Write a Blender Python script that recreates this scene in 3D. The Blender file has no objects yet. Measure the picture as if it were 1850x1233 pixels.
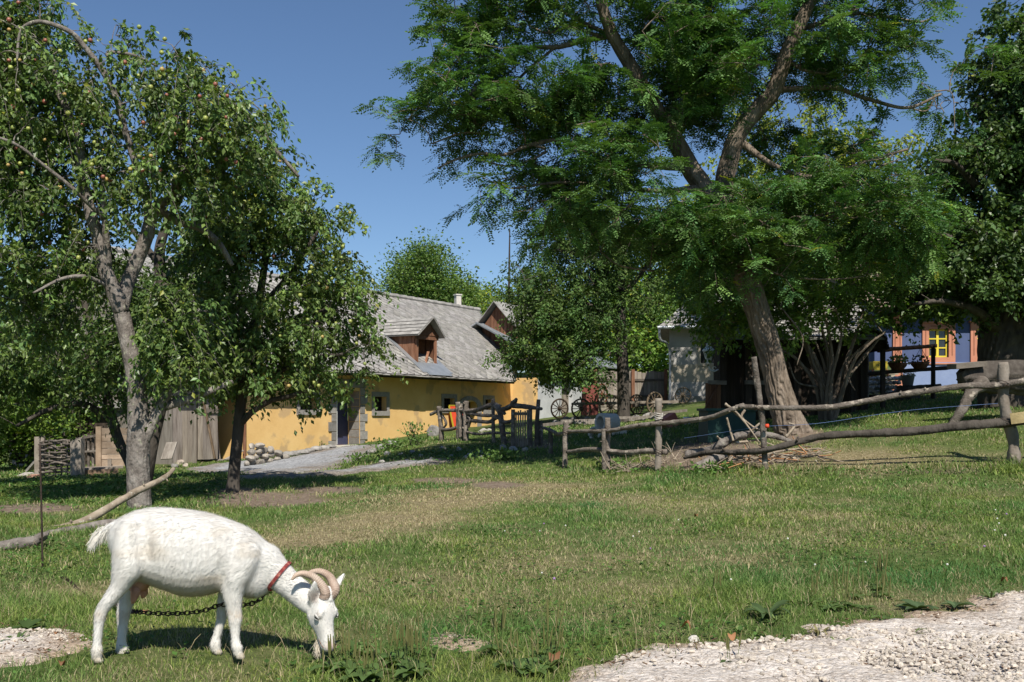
import bpy, math, random
import numpy as np
from mathutils import Vector, Matrix

# ------------------------------------------------------------------ camera, sky, sun, exposure
SC = bpy.context.scene
COL = SC.collection
CZ = 1.2                      # eye height above the turf under the goat
F = 1800.0                    # focal length in pixels of the 1850 px wide photograph
HX, HY = 925.0, 750.0         # centre column and horizon row in that photograph

cam_data = bpy.data.cameras.new("camera")
cam_data.sensor_width = 36.0
cam_data.lens = 36.0 * F / 1850.0
cam_data.shift_y = (HY - 616.5) / 1850.0
cam_data.clip_start = 0.1
cam_data.clip_end = 2000.0
cam = bpy.data.objects.new("camera", cam_data)
cam.location = (0, 0, CZ)
cam.rotation_euler = (math.pi / 2, 0, 0)
COL.objects.link(cam)
SC.camera = cam

SUN_EL = math.radians(49)
sx, sy = 0.22, -0.975
SUN_V = Vector((sx * math.cos(SUN_EL), sy * math.cos(SUN_EL), math.sin(SUN_EL))).normalized()
world = bpy.data.worlds.new("World")
SC.world = world
world.use_nodes = True
wn = world.node_tree
for n_ in list(wn.nodes):
    wn.nodes.remove(n_)
w_out = wn.nodes.new("ShaderNodeOutputWorld")
w_bg = wn.nodes.new("ShaderNodeBackground")
w_sky = wn.nodes.new("ShaderNodeTexSky")
w_sky.sky_type = 'NISHITA'
w_sky.sun_disc = False
w_sky.sun_elevation = SUN_EL
w_sky.sun_rotation = math.atan2(sx, sy)
w_sky.altitude = 400
w_sky.air_density = 1.0
w_sky.dust_density = 0.1
w_sky.ozone_density = 6.0
w_bg.inputs["Strength"].default_value = 0.085
wn.links.new(w_sky.outputs[0], w_bg.inputs[0])
wn.links.new(w_bg.outputs[0], w_out.inputs[0])

sun_data = bpy.data.lights.new("sun", 'SUN')
sun_data.energy = 5.0
sun_data.angle = math.radians(0.5)
sun_data.color = (1.0, 0.95, 0.86)
sun = bpy.data.objects.new("sun", sun_data)
sun.rotation_euler = SUN_V.to_track_quat('Z', 'Y').to_euler()
sun.location = (5, -20, 30)
COL.objects.link(sun)

SC.view_settings.view_transform = 'Standard'
SC.view_settings.look = 'None'
SC.view_settings.exposure = 0.3
SC.view_settings.gamma = 1.0
SC.render.engine = 'CYCLES'
SC.cycles.max_bounces = 6
SC.cycles.diffuse_bounces = 3
SC.cycles.glossy_bounces = 2
SC.cycles.transmission_bounces = 4
SC.cycles.caustics_reflective = False
SC.cycles.caustics_refractive = False

# ------------------------------------------------------------------ helpers
rs = np.random.RandomState
rng = rs(7)
random.seed(7)

def A(*a):
    return np.array(a, dtype=float)

def P(px, py, Y):
    """photo column, photo row and depth -> a point of the place"""
    return A((px - HX) / F * Y, Y, CZ + (HY - py) / F * Y)

def nrm(v):
    v = np.asarray(v, float)
    return v / (np.linalg.norm(v, axis=-1, keepdims=True) + 1e-12)

def _hash(ix, iy, seed):
    h = np.sin(ix * 127.1 + iy * 311.7 + seed * 74.7) * 43758.5453
    return h - np.floor(h)

def vnoise(x, y, seed=0):
    x = np.asarray(x, float); y = np.asarray(y, float)
    ix = np.floor(x); iy = np.floor(y)
    fx = x - ix; fy = y - iy
    fx = fx * fx * (3 - 2 * fx); fy = fy * fy * (3 - 2 * fy)
    a = _hash(ix, iy, seed); b = _hash(ix + 1, iy, seed)
    c = _hash(ix, iy + 1, seed); d = _hash(ix + 1, iy + 1, seed)
    return (a * (1 - fx) + b * fx) * (1 - fy) + (c * (1 - fx) + d * fx) * fy

def fbm(x, y, seed=0, octs=4):
    s = 0; amp = 0.5; tot = 0
    for k in range(octs):
        s = s + amp * vnoise(x * 2 ** k, y * 2 ** k, seed + k * 13)
        tot += amp; amp *= 0.5
    return s / tot

def tag(o, label=None, cat=None, group=None, kind=None):
    if label: o['label'] = label
    if cat: o['category'] = cat
    if group: o['group'] = group
    if kind: o['kind'] = kind
    return o

def thing(name, label, cat, loc, group=None):
    o = bpy.data.objects.new(name, None)
    o.empty_display_size = 0.2
    o.location = tuple(float(v) for v in loc)
    COL.objects.link(o)
    return tag(o, label, cat, group)

def npmesh(name, V, faces, tint=None, mat=None, parent=None, smooth=False, origin=None):
    """V (n,3); faces: list of (m,k) int arrays; one mesh object"""
    V = np.asarray(V, dtype=np.float64)
    if parent is not None:
        org = np.array(world_loc(parent))
    elif origin is not None:
        org = np.asarray(origin, float)
    else:
        org = A(V[:, 0].mean(), V[:, 1].mean(), V[:, 2].min())
    me = bpy.data.meshes.new(name)
    me.vertices.add(len(V))
    me.vertices.foreach_set("co", (V - org).astype(np.float32).ravel())
    if not isinstance(faces, (list, tuple)):
        faces = [faces]
    faces = [np.asarray(f, dtype=np.int32) for f in faces if len(f)]
    tot = np.concatenate([np.full(len(f), f.shape[1], np.int32) for f in faces])
    idx = np.concatenate([f.ravel() for f in faces])
    start = np.concatenate([[0], np.cumsum(tot)[:-1]]).astype(np.int32)
    me.loops.add(len(idx))
    me.loops.foreach_set("vertex_index", idx)
    me.polygons.add(len(tot))
    me.polygons.foreach_set("loop_start", start)
    me.polygons.foreach_set("loop_total", tot)
    me.polygons.foreach_set("use_smooth", np.full(len(tot), bool(smooth)))
    me.update(calc_edges=True)
    at = me.attributes.new("tint", 'FLOAT_COLOR', 'POINT')
    if tint is None:
        tint = np.ones((len(V), 3))
    t4 = np.ones((len(V), 4), np.float32)
    t4[:, :3] = tint
    at.data.foreach_set("color", t4.ravel())
    if mat: me.materials.append(mat)
    o = bpy.data.objects.new(name, me)
    COL.objects.link(o)
    if parent is not None:
        o.parent = parent
    else:
        o.location = tuple(org)
    return o

def world_loc(o):
    l = Vector(o.location)
    while o.parent is not None:
        o = o.parent
        l = l + Vector(o.location)
    return l

def catmull(pts, k=6):
    """pts (n,d) -> smooth resampled polyline"""
    p = np.asarray(pts, float)
    if len(p) < 3:
        t = np.linspace(0, 1, k * (len(p) - 1) + 1)[:, None]
        return p[0] + (p[-1] - p[0]) * t
    q = np.vstack([2 * p[0] - p[1], p, 2 * p[-1] - p[-2]])
    out = []
    for i in range(1, len(q) - 2):
        t = np.linspace(0, 1, k, endpoint=False)[:, None]
        a, b, c, d = q[i - 1], q[i], q[i + 1], q[i + 2]
        out.append(0.5 * (2 * b + (c - a) * t + (2 * a - 5 * b + 4 * c - d) * t ** 2 + (3 * b - a - 3 * c + d) * t ** 3))
    out.append(p[-1][None])
    return np.vstack(out)

def tubes(pts, rad, ns=5, disp=None, caps=True):
    """pts (N,K,3), rad (N,K) -> verts, [quads, caps]"""
    pts = np.asarray(pts, float); rad = np.asarray(rad, float)
    N, K, _ = pts.shape
    t = np.empty_like(pts)
    t[:, 1:-1] = pts[:, 2:] - pts[:, :-2]
    t[:, 0] = pts[:, 1] - pts[:, 0]; t[:, -1] = pts[:, -1] - pts[:, -2]
    t = nrm(t)
    main = nrm(pts[:, -1] - pts[:, 0])
    ref = np.where(np.abs(main[:, 2:3]) > 0.75, A(0.15, 1, 0), A(0.05, 0.1, 1))
    ref = np.repeat(ref[:, None, :], K, 1)
    u = nrm(np.cross(t, ref)); v = np.cross(t, u)
    th = np.linspace(0, 2 * math.pi, ns, endpoint=False)
    R = rad[:, :, None] * np.ones(ns)
    if disp is not None:
        R = R * disp(N, K, th)
    V = pts[:, :, None, :] + R[..., None] * (np.cos(th)[None, None, :, None] * u[:, :, None, :] + np.sin(th)[None, None, :, None] * v[:, :, None, :])
    base = (np.arange(N) * K * ns)[:, None, None]
    k = (np.arange(K - 1) * ns)[None, :, None]
    s = np.arange(ns)[None, None, :]; s2 = (s + 1) % ns
    q = np.stack([base + k + s, base + k + s2, base + k + ns + s2, base + k + ns + s], -1).reshape(-1, 4)
    faces = [q]
    if caps:
        b = np.arange(N)[:, None] * K * ns
        c0 = b + np.arange(ns)[::-1][None]
        c1 = b + (K - 1) * ns + np.arange(ns)[None]
        faces.append(np.vstack([c0, c1]))
    return V.reshape(-1, 3), faces

class MB:
    """collects shapes that become ONE mesh object"""
    def __init__(self):
        self.V = []; self.F = []; self.T = []; self.n = 0
    def add(self, V, faces, tint=(1, 1, 1)):
        V = np.asarray(V, float)
        if not isinstance(faces, list): faces = [faces]
        for f in faces:
            f = np.asarray(f, int)
            if len(f): self.F.append(f + self.n)
        self.V.append(V)
        tt = np.asarray(tint, float)
        if tt.ndim == 0: tt = np.full(3, float(tt))
        self.T.append(np.broadcast_to(tt, (len(V), 3)) if tt.ndim == 1 else tt)
        self.n += len(V)
        return self
    def obox(self, o, a, b, c, tint=(1, 1, 1)):
        o, a, b, c = (np.asarray(v, float) for v in (o, a, b, c))
        V = [o, o + a, o + a + b, o + b, o + c, o + a + c, o + a + b + c, o + b + c]
        f = np.array([[0, 3, 2, 1], [4, 5, 6, 7], [0, 1, 5, 4], [1, 2, 6, 5], [2, 3, 7, 6], [3, 0, 4, 7]])
        if np.dot(np.cross(a, b), c) < 0: f = f[:, ::-1]
        return self.add(V, f, tint)
    def cbox(self, c, sx, sy, sz, rz=0.0, tint=(1, 1, 1)):
        ca, sa = math.cos(rz), math.sin(rz)
        a = A(ca, sa, 0) * sx; b = A(-sa, ca, 0) * sy; d = A(0, 0, sz)
        return self.obox(np.asarray(c, float) - a / 2 - b / 2 - d / 2, a, b, d, tint)
    def beam(self, p, q, w, h, tint=(1, 1, 1), side=None):
        p = np.asarray(p, float); q = np.asarray(q, float)
        t = q - p; tn = nrm(t)
        ref = A(0, 0, 1) if abs(tn[2]) < 0.9 else A(0, 1, 0)
        if side is not None: ref = np.asarray(side, float)
        a = nrm(np.cross(tn, ref)) * w; b = nrm(np.cross(a, tn)) * h
        return self.obox(p - a / 2 - b / 2, a, b, t, tint)
    def tube(self, pts, rad, ns=8, k=5, tint=(1, 1, 1), rough=0.0, seed=0):
        pts = np.asarray(pts, float)
        rad = np.broadcast_to(np.asarray(rad, float), (len(pts),))
        pr = catmull(np.hstack([pts, rad[:, None]]), k)
        d = None
        if rough:
            def d(N, K, th):
                kk = np.arange(K)
                a = vnoise(kk[:, None] * 0.9 + seed * 3.1, np.cos(th)[None] * 1.6 + np.sin(th)[None] * 2.3 + seed, seed)
                return (1 + rough * (a - 0.5) * 2)[None]
        V, f = tubes(pr[None, :, :3], np.maximum(pr[None, :, 3], 1e-4), ns, d)
        return self.add(V, f, tint)
    def blob(self, c, r, seed=0, rough=0.25, nu=12, nv=8, tint=(1, 1, 1), rz=0.0, flat=1.0):
        """rounded irregular lump (stone, pot contents)"""
        r = np.broadcast_to(np.asarray(r, float), (3,))
        th = np.linspace(0, 2 * math.pi, nu, endpoint=False)
        ph = np.linspace(0, math.pi, nv + 1)
        V = [A(0, 0, 1)]
        for p in ph[1:-1]:
            for a in th: V.append(A(math.sin(p) * math.cos(a), math.sin(p) * math.sin(a), math.cos(p)))
        V.append(A(0, 0, -1)); V = np.array(V)
        R = rs(seed * 7 + 1)
        for _ in range(9):                                  # cut facets so that it reads as stone
            n = nrm(R.normal(size=3)); h = 0.62 + 0.3 * R.rand()
            if rough > 0:
                d = V @ n - (1 - rough * 1.6 * (1 - h) * 2.2)
                V = V - np.where(d > 0, d, 0)[:, None] * n
        V = V * (1 + 0.22 * rough * (R.rand(len(V), 1) - 0.5))
        V = V * r
        ca, sa = math.cos(rz), math.sin(rz)
        V = np.stack([V[:, 0] * ca - V[:, 1] * sa, V[:, 0] * sa + V[:, 1] * ca, V[:, 2] * flat], -1) + np.asarray(c, float)
        m = nv - 1
        tri = [[0, 1 + i, 1 + (i + 1) % nu] for i in range(nu)]
        last = 1 + m * nu
        tri += [[last, 1 + (m - 1) * nu + (i + 1) % nu, 1 + (m - 1) * nu + i] for i in range(nu)]
        q = [[1 + j * nu + i, 1 + (j + 1) * nu + i, 1 + (j + 1) * nu + (i + 1) % nu, 1 + j * nu + (i + 1) % nu] for j in range(m - 1) for i in range(nu)]
        return self.add(V, [np.array(tri), np.array(q)], tint)
    def lathe(self, c, prof, n=20, tint=(1, 1, 1), axis=None):
        """prof: list of (radius, height) along axis"""
        th = np.linspace(0, 2 * math.pi, n, endpoint=False)
        ax = nrm(A(0, 0, 1) if axis is None else axis)
        ref = A(1, 0, 0) if abs(ax[0]) < 0.9 else A(0, 1, 0)
        u = nrm(np.cross(ax, ref)); v = np.cross(ax, u)
        V = []
        for r, h in prof:
            V.append(np.asarray(c, float) + ax * h + r * (np.cos(th)[:, None] * u + np.sin(th)[:, None] * v))
        V = np.vstack(V)
        q = [[j * n + i, j * n + (i + 1) % n, (j + 1) * n + (i + 1) % n, (j + 1) * n + i] for j in range(len(prof) - 1) for i in range(n)]
        return self.add(V, [np.array(q)], tint)
    def poly(self, pts, tint=(1, 1, 1)):
        return self.add(np.asarray(pts, float), np.arange(len(pts))[None], tint)
    def prism(self, pts, ext, tint=(1, 1, 1)):
        """closed prism: polygon pts swept by the vector ext"""
        p = np.asarray(pts, float); n = len(p); e = np.asarray(ext, float)
        V = np.vstack([p, p + e])
        side = np.array([[i, (i + 1) % n, n + (i + 1) % n, n + i] for i in range(n)])
        return self.add(V, [side, np.arange(n)[::-1][None], (np.arange(n) + n)[None]], tint)
    def build(self, name, mat, parent=None, smooth=False, origin=None):
        by = {}
        for f in self.F: by.setdefault(f.shape[1], []).append(f)
        return npmesh(name, np.vstack(self.V), [np.vstack(v) for v in by.values()], np.vstack(self.T), mat, parent, smooth, origin)

def copy_tree(o, loc=None, parent=None):
    c = o.copy()
    COL.objects.link(c)
    if parent is not None: c.parent = parent
    if loc is not None: c.location = tuple(float(v) for v in loc)
    for ch in list(o.children): copy_tree(ch, None, c)
    return c

# ------------------------------------------------------------------ materials
def pmat(name, cols, scale=4.0, rough=0.85, bump=0.3, bscale=30.0, stretch=(1, 1, 1), spec=0.25, detail=6.0, transl=0.0, metal=0.0, bdist=0.02, mid=None, tintvar=0.0, spots=None):
    m = bpy.data.materials.new(name); m.use_nodes = True
    nt = m.node_tree
    for n in list(nt.nodes): nt.nodes.remove(n)
    N = nt.nodes.new; L = nt.links.new
    out = N("ShaderNodeOutputMaterial"); bs = N("ShaderNodeBsdfPrincipled")
    tc = N("ShaderNodeTexCoord"); mp = N("ShaderNodeMapping")
    mp.inputs["Scale"].default_value = stretch
    L(tc.outputs["Object"], mp.inputs["Vector"])
    nz = N("ShaderNodeTexNoise"); nz.inputs["Scale"].default_value = scale; nz.inputs["Detail"].default_value = detail
    nz.inputs["Roughness"].default_value = 0.62
    L(mp.outputs[0], nz.inputs["Vector"])
    rp = N("ShaderNodeValToRGB")
    el = rp.color_ramp.elements
    pos = np.linspace(0.3, 0.7, len(cols)) if len(cols) > 1 else [0.5]
    el[0].position = float(pos[0]); el[0].color = (*cols[0], 1)
    el[1].position = float(pos[-1]); el[1].color = (*cols[-1], 1)
    for c, p_ in zip(cols[1:-1], pos[1:-1]):
        e = el.new(float(p_)); e.color = (*c, 1)
    L(nz.outputs["Fac"], rp.inputs[0])
    at = N("ShaderNodeAttribute"); at.attribute_name = "tint"
    mx = N("ShaderNodeMix"); mx.data_type = 'RGBA'; mx.blend_type = 'MULTIPLY'; mx.inputs["Factor"].default_value = 1
    L(rp.outputs[0], mx.inputs[6]); L(at.outputs["Color"], mx.inputs[7])
    col = mx.outputs[2]
    if spots:                                    # (colour, scale, threshold): lichen, stains, chips
        sc, ss, thr = spots
        n3 = N("ShaderNodeTexNoise"); n3.inputs["Scale"].default_value = ss; n3.inputs["Detail"].default_value = 4
        L(mp.outputs[0], n3.inputs["Vector"])
        r3 = N("ShaderNodeValToRGB"); r3.color_ramp.elements[0].position = thr; r3.color_ramp.elements[1].position = thr + 0.07
        L(n3.outputs["Fac"], r3.inputs[0])
        m3 = N("ShaderNodeMix"); m3.data_type = 'RGBA'
        L(r3.outputs[0], m3.inputs["Factor"]); L(col, m3.inputs[6]); m3.inputs[7].default_value = (*sc, 1)
        col = m3.outputs[2]
    L(col, bs.inputs["Base Color"])
    bs.inputs["Roughness"].default_value = rough
    bs.inputs["Specular IOR Level"].default_value = spec
    bs.inputs["Metallic"].default_value = metal
    if bump:
        n2 = N("ShaderNodeTexNoise"); n2.inputs["Scale"].default_value = bscale; n2.inputs["Detail"].default_value = 5
        L(mp.outputs[0], n2.inputs["Vector"])
        bp = N("ShaderNodeBump"); bp.inputs["Strength"].default_value = bump; bp.inputs["Distance"].default_value = bdist
        L(n2.outputs["Fac"], bp.inputs["Height"]); L(bp.outputs[0], bs.inputs["Normal"])
    if transl:
        tr = N("ShaderNodeBsdfTranslucent"); ms = N("ShaderNodeMixShader"); ms.inputs[0].default_value = transl
        gm = N("ShaderNodeMix"); gm.data_type = 'RGBA'; gm.blend_type = 'MULTIPLY'; gm.inputs["Factor"].default_value = 1
        L(col, gm.inputs[6]); gm.inputs[7].default_value = (1.25, 1.35, 0.55, 1)
        L(gm.outputs[2], tr.inputs["Color"])
        L(bs.outputs[0], ms.inputs[1]); L(tr.outputs[0], ms.inputs[2]); L(ms.outputs[0], out.inputs["Surface"])
    else:
        L(bs.outputs[0], out.inputs["Surface"])
    return m

M = {}
M['leaf'] = pmat("leaf_green", [(0.105, 0.165, 0.042), (0.145, 0.215, 0.055)], 1.2, 0.42, 0, transl=0.28, spec=0.45)
M['leaf_matt'] = pmat("leaf_matt", [(0.105, 0.165, 0.042), (0.145, 0.22, 0.055)], 0.8, 0.6, 0, transl=0.28, spec=0.3)
M['grass'] = pmat("grass_blade", [(0.9, 0.9, 0.9), (1.0, 1.0, 1.0)], 1.0, 0.6, 0, transl=0.22, spec=0.2)
M['bark_apple'] = pmat("bark_apple", [(0.085, 0.072, 0.062), (0.19, 0.165, 0.145), (0.30, 0.27, 0.24)], 9, 0.95, 0.9, 34, (1, 1, 0.6), 0.1, bdist=0.03, spots=((0.30, 0.29, 0.22), 22, 0.62))
M['bark_locust'] = pmat("bark_locust", [(0.085, 0.066, 0.05), (0.19, 0.15, 0.115), (0.29, 0.235, 0.185)], 7, 0.95, 0.9, 26, (1, 1, 0.25), 0.1, bdist=0.04)
M['bark_dark'] = pmat("bark_dark", [(0.05, 0.042, 0.035), (0.11, 0.095, 0.08)], 8, 0.95, 0.8, 25, (1, 1, 0.35), 0.1, bdist=0.03)
M['stick'] = pmat("stick", [(0.16, 0.125, 0.09), (0.29, 0.235, 0.175), (0.40, 0.335, 0.255)], 6, 0.9, 0.5, 40, (1, 1, 1), 0.15, spots=((0.42, 0.40, 0.33), 20, 0.63))
M['rail'] = pmat("fence_rail", [(0.08, 0.065, 0.053), (0.155, 0.13, 0.108), (0.26, 0.225, 0.19)], 6, 0.9, 0.9, 45, (1, 1, 1), 0.15, spots=((0.36, 0.31, 0.25), 7, 0.60))
M['wood_grey'] = pmat("wood_grey", [(0.16, 0.135, 0.11), (0.27, 0.235, 0.20), (0.36, 0.32, 0.275)], 5, 0.9, 0.4, 50, (2, 2, 0.25), 0.15)
M['wood_beam'] = pmat("wood_beam", [(0.16, 0.13, 0.10), (0.26, 0.22, 0.18), (0.36, 0.31, 0.26)], 3, 0.9, 0.35, 30, (1, 1, 1), 0.15)
M['wood_red'] = pmat("wood_red", [(0.11, 0.05, 0.03), (0.20, 0.095, 0.055), (0.27, 0.15, 0.095)], 5, 0.85, 0.4, 50, (2, 2, 0.25), 0.2)
M['wood_dark'] = pmat("wood_dark", [(0.022, 0.017, 0.013), (0.048, 0.037, 0.029), (0.085, 0.066, 0.052)], 4, 0.9, 0.4, 50, (2, 2, 0.2), 0.15)
M['ochre'] = pmat("ochre_plaster", [(0.68, 0.43, 0.17), (0.75, 0.49, 0.205), (0.79, 0.54, 0.24)], 1.1, 0.92, 0.25, 14, spec=0.1, bdist=0.02, spots=((0.55, 0.375, 0.19), 1.5, 0.56))
M['plaster_grey'] = pmat("plaster_grey", [(0.40, 0.38, 0.355), (0.53, 0.505, 0.475)], 2.5, 0.92, 0.2, 40, spec=0.1)
M['plaster_cream'] = pmat("plaster_cream", [(0.46, 0.40, 0.31), (0.55, 0.48, 0.38)], 2.5, 0.92, 0.2, 40, spec=0.1)
M['plaster_blue'] = pmat("plaster_blue", [(0.075, 0.10, 0.195), (0.095, 0.125, 0.235)], 1.8, 0.92, 0.2, 30, spec=0.1)
M['plaster_pale'] = pmat("plaster_pale_blue", [(0.20, 0.255, 0.42), (0.265, 0.325, 0.49)], 1.8, 0.92, 0.2, 30, spec=0.1)
M['plaster_white'] = pmat("plaster_white", [(0.44, 0.45, 0.46), (0.60, 0.61, 0.62)], 1.8, 0.92, 0.2, 30, spec=0.1)
M['terracotta'] = pmat("terracotta_trim", [(0.46, 0.19, 0.12), (0.55, 0.25, 0.165)], 4, 0.9, 0.2, 30, spec=0.1)
M['stone'] = pmat("stone", [(0.19, 0.18, 0.165), (0.33, 0.31, 0.285), (0.45, 0.425, 0.39)], 5, 0.92, 0.6, 25, spec=0.15, bdist=0.03)
M['stone_trim'] = pmat("stone_trim", [(0.22, 0.205, 0.19), (0.34, 0.32, 0.295)], 7, 0.92, 0.5, 30, spec=0.15, bdist=0.02)
M['white_stone'] = pmat("white_stone", [(0.46, 0.42, 0.37), (0.70, 0.65, 0.58)], 30, 0.95, 0.5, 90, spec=0.1)
M['slate'] = pmat("roof_slate", [(0.19, 0.18, 0.165), (0.30, 0.285, 0.262), (0.41, 0.39, 0.36)], 3.5, 0.8, 0.4, 25, spec=0.25, spots=((0.44, 0.42, 0.38), 5, 0.66))
M['rooftile'] = pmat("clay_roof", [(0.30, 0.21, 0.17), (0.42, 0.31, 0.255), (0.5, 0.4, 0.34)], 5, 0.9, 0.4, 20, spec=0.15)
M['zinc'] = pmat("zinc", [(0.34, 0.37, 0.39), (0.48, 0.50, 0.52)], 3, 0.45, 0.1, 20, metal=0.6, spec=0.4)
M['iron'] = pmat("rusty_iron", [(0.035, 0.028, 0.024), (0.09, 0.06, 0.045)], 20, 0.7, 0.4, 90, metal=0.5, spec=0.3)
M['glass'] = pmat("dark_glass", [(0.02, 0.022, 0.026), (0.035, 0.036, 0.04)], 2, 0.08, 0, spec=0.6)
M['void'] = pmat("dark_interior", [(0.02, 0.018, 0.016), (0.035, 0.03, 0.026)], 2, 0.9, 0, spec=0.05)
M['door_blue'] = pmat("door_blue", [(0.04, 0.045, 0.095), (0.06, 0.065, 0.125)], 4, 0.6, 0.2, 40, spec=0.3)
M['yellow_paint'] = pmat("yellow_paint", [(0.66, 0.52, 0.04), (0.75, 0.60, 0.06)], 4, 0.5, 0.1, 40, spec=0.4)
M['red_paint'] = pmat("red_paint", [(0.60, 0.06, 0.025), (0.72, 0.09, 0.035)], 4, 0.6, 0.1, 40, spec=0.3)
M['faded_red'] = pmat("faded_red", [(0.42, 0.13, 0.10), (0.55, 0.20, 0.16)], 6, 0.8, 0.2, 40, spec=0.2)
M['green_paint'] = pmat("green_sheet", [(0.012, 0.042, 0.034), (0.022, 0.065, 0.052)], 3, 0.55, 0.2, 20, spec=0.3)
M['white_paint'] = pmat("white_paint", [(0.66, 0.67, 0.66), (0.8, 0.8, 0.8)], 5, 0.5, 0.1, 40, spec=0.4)
M['concrete'] = pmat("concrete", [(0.50, 0.46, 0.41), (0.66, 0.62, 0.56)], 6, 0.92, 0.4, 50, spec=0.1)
M['apple'] = pmat("apple_skin", [(0.9, 0.9, 0.9), (1, 1, 1)], 6, 0.35, 0, spec=0.45)
M['fur'] = pmat("goat_fur", [(0.67, 0.635, 0.585), (0.75, 0.73, 0.69)], 5, 0.8, 0.06, 60, (1, 1, 1), 0.15)
M['horn'] = pmat("horn", [(0.30, 0.20, 0.14), (0.46, 0.34, 0.26), (0.55, 0.44, 0.35)], 14, 0.55, 0.6, 60, spec=0.4, bdist=0.006)
M['skin'] = pmat("bare_skin", [(0.42, 0.20, 0.14), (0.52, 0.28, 0.20)], 20, 0.6, 0.3, 90, spec=0.3)
M['dark'] = pmat("dark_matter", [(0.02, 0.017, 0.015), (0.03, 0.025, 0.02)], 20, 0.5, 0, spec=0.4)
M['hoof'] = pmat("hoof", [(0.38, 0.33, 0.26), (0.55, 0.49, 0.40)], 30, 0.7, 0.2, 60, spec=0.3)
M['collar'] = pmat("collar", [(0.13, 0.025, 0.03), (0.24, 0.05, 0.04), (0.34, 0.18, 0.14)], 70, 0.8, 0.3, 90, spec=0.2)
# ------------------------------------------------------------------ the lie of the land
_ctrl_px = [  # column, row, depth of points where something meets the ground
    (1825, 841, 14.8), (1383, 851, 15.5), (1189, 850, 17), (1096, 857, 18), (1021, 848, 19.5), (994, 816, 22.5), (940, 811, 25), (860, 797, 27.5), (795, 794, 30),
    (1425, 780, 19), (1495, 760, 22), (1560, 752, 23.5), (1810, 735, 22), (1600, 712, 29), (1850, 697, 29), (2100, 690, 29),
    (1215, 730, 42), (1125, 766, 34), (1090, 745, 44), (1090, 790, 24.5), (1205, 772, 25.5), (1300, 795, 21), (1010, 760, 36),
    (440, 830, 31), (630, 805, 35.2), (790, 781, 39.7), (922, 762, 44.6), (500, 846, 25), (430, 851, 26), (600, 852, 20.5), (740, 828, 24), (700, 812, 29),
    (250, 918, 13), (422, 890, 15.4), (65, 865, 24), (145, 862, 23), (300, 835, 30), (0, 860, 26), (850, 868, 16.6), (650, 880, 16), (1000, 880, 15.0),
    (1300, 960, 9.3), (1650, 960, 9.0), (300, 960, 10.3),
]
_ctrl = [P(*c) for c in _ctrl_px]
for X_, Y_, Z_ in [(-14, 0, -1.3), (0, 0, -1.2), (14, 0, -1.15), (-5, 4.9, -1.22), (-2, 4.9, -1.205), (0, 4.9, -1.205), (2.5, 4.9, -1.2), (6, 5, -1.18),
                   (0, 2.5, -1.2), (3, 3, -1.2), (-12, 12, -1.35), (-18, 24, -1.9), (-25, 40, -2.0), (-12, 48, -0.6), (12, 12, -0.55), (18, 20, 0.25), (30, 32, 1.6),
                   (-40, 80, 0.5), (0, 75, 2.5), (20, 60, 2.6), (45, 80, 5), (-40, 10, -1.8), (45, 12, 0.6), (-60, -30, -1.6), (60, -30, -0.8), (0, -30, -1.3), (0, 120, 5), (-70, 120, 2), (70, 120, 7)]:
    _ctrl.append(A(X_, Y_, Z_ + CZ))
_ctrl = np.array(_ctrl)

def _tps(r2):
    return 0.5 * r2 * np.log(r2 + 1e-9)
_n = len(_ctrl)
_d2 = ((_ctrl[:, None, :2] - _ctrl[None, :, :2]) ** 2).sum(-1)
_K = _tps(_d2) + np.eye(_n) * 1.0
_Pm = np.hstack([np.ones((_n, 1)), _ctrl[:, :2]])
_S = np.vstack([np.hstack([_K, _Pm]), np.hstack([_Pm.T, np.zeros((3, 3))])])
_w = np.linalg.solve(_S, np.concatenate([_ctrl[:, 2], np.zeros(3)]))

def ground(x, y, rough=True):
    x = np.atleast_1d(np.asarray(x, float)); y = np.atleast_1d(np.asarray(y, float))
    r = np.sqrt(x ** 2 + (y - 20) ** 2); s = np.where(r > 110, 110 / np.maximum(r, 1), 1.0)
    xx = x * s; yy = (y - 20) * s + 20
    out = np.empty(len(xx))
    for i in range(0, len(xx), 60000):
        a = xx[i:i + 60000]; b = yy[i:i + 60000]
        d2 = (a[:, None] - _ctrl[:, 0]) ** 2 + (b[:, None] - _ctrl[:, 1]) ** 2
        out[i:i + 60000] = _tps(d2) @ _w[:_n] + _w[_n] + a * _w[_n + 1] + b * _w[_n + 2]
    if rough:
        out = out + 0.06 * (vnoise(x * 0.9, y * 0.9, 3) - 0.5) + 0.025 * (vnoise(x * 3.3, y * 3.3, 5) - 0.5)
    return out

def gz(x, y):
    return float(ground(x, y)[0])

def on(px, Y, dz=0.0):
    x = (px - HX) / F * Y
    return A(x, Y, gz(x, Y) + dz)

_Ys = np.geomspace(3.2, 90, 900)
def hit(px, py):
    """the ground point seen at a photo pixel"""
    x = (px - HX) / F * _Ys
    z = ground(x, _Ys, False)
    r = HY - (z - CZ) * F / _Ys
    k = np.where(r <= py)[0]
    i = k[0] if len(k) else len(_Ys) - 1
    return A(x[i], _Ys[i], gz(x[i], _Ys[i]))

def inside(poly, x, y):
    x = np.asarray(x); y = np.asarray(y)
    c = np.zeros(len(x), bool); n = len(poly)
    for i in range(n):
        x1, y1 = poly[i][:2]; x2, y2 = poly[(i + 1) % n][:2]
        t = ((y1 > y) != (y2 > y)) & (x < (x2 - x1) * (y - y1) / (y2 - y1 + 1e-12) + x1)
        c ^= t
    return c

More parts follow.
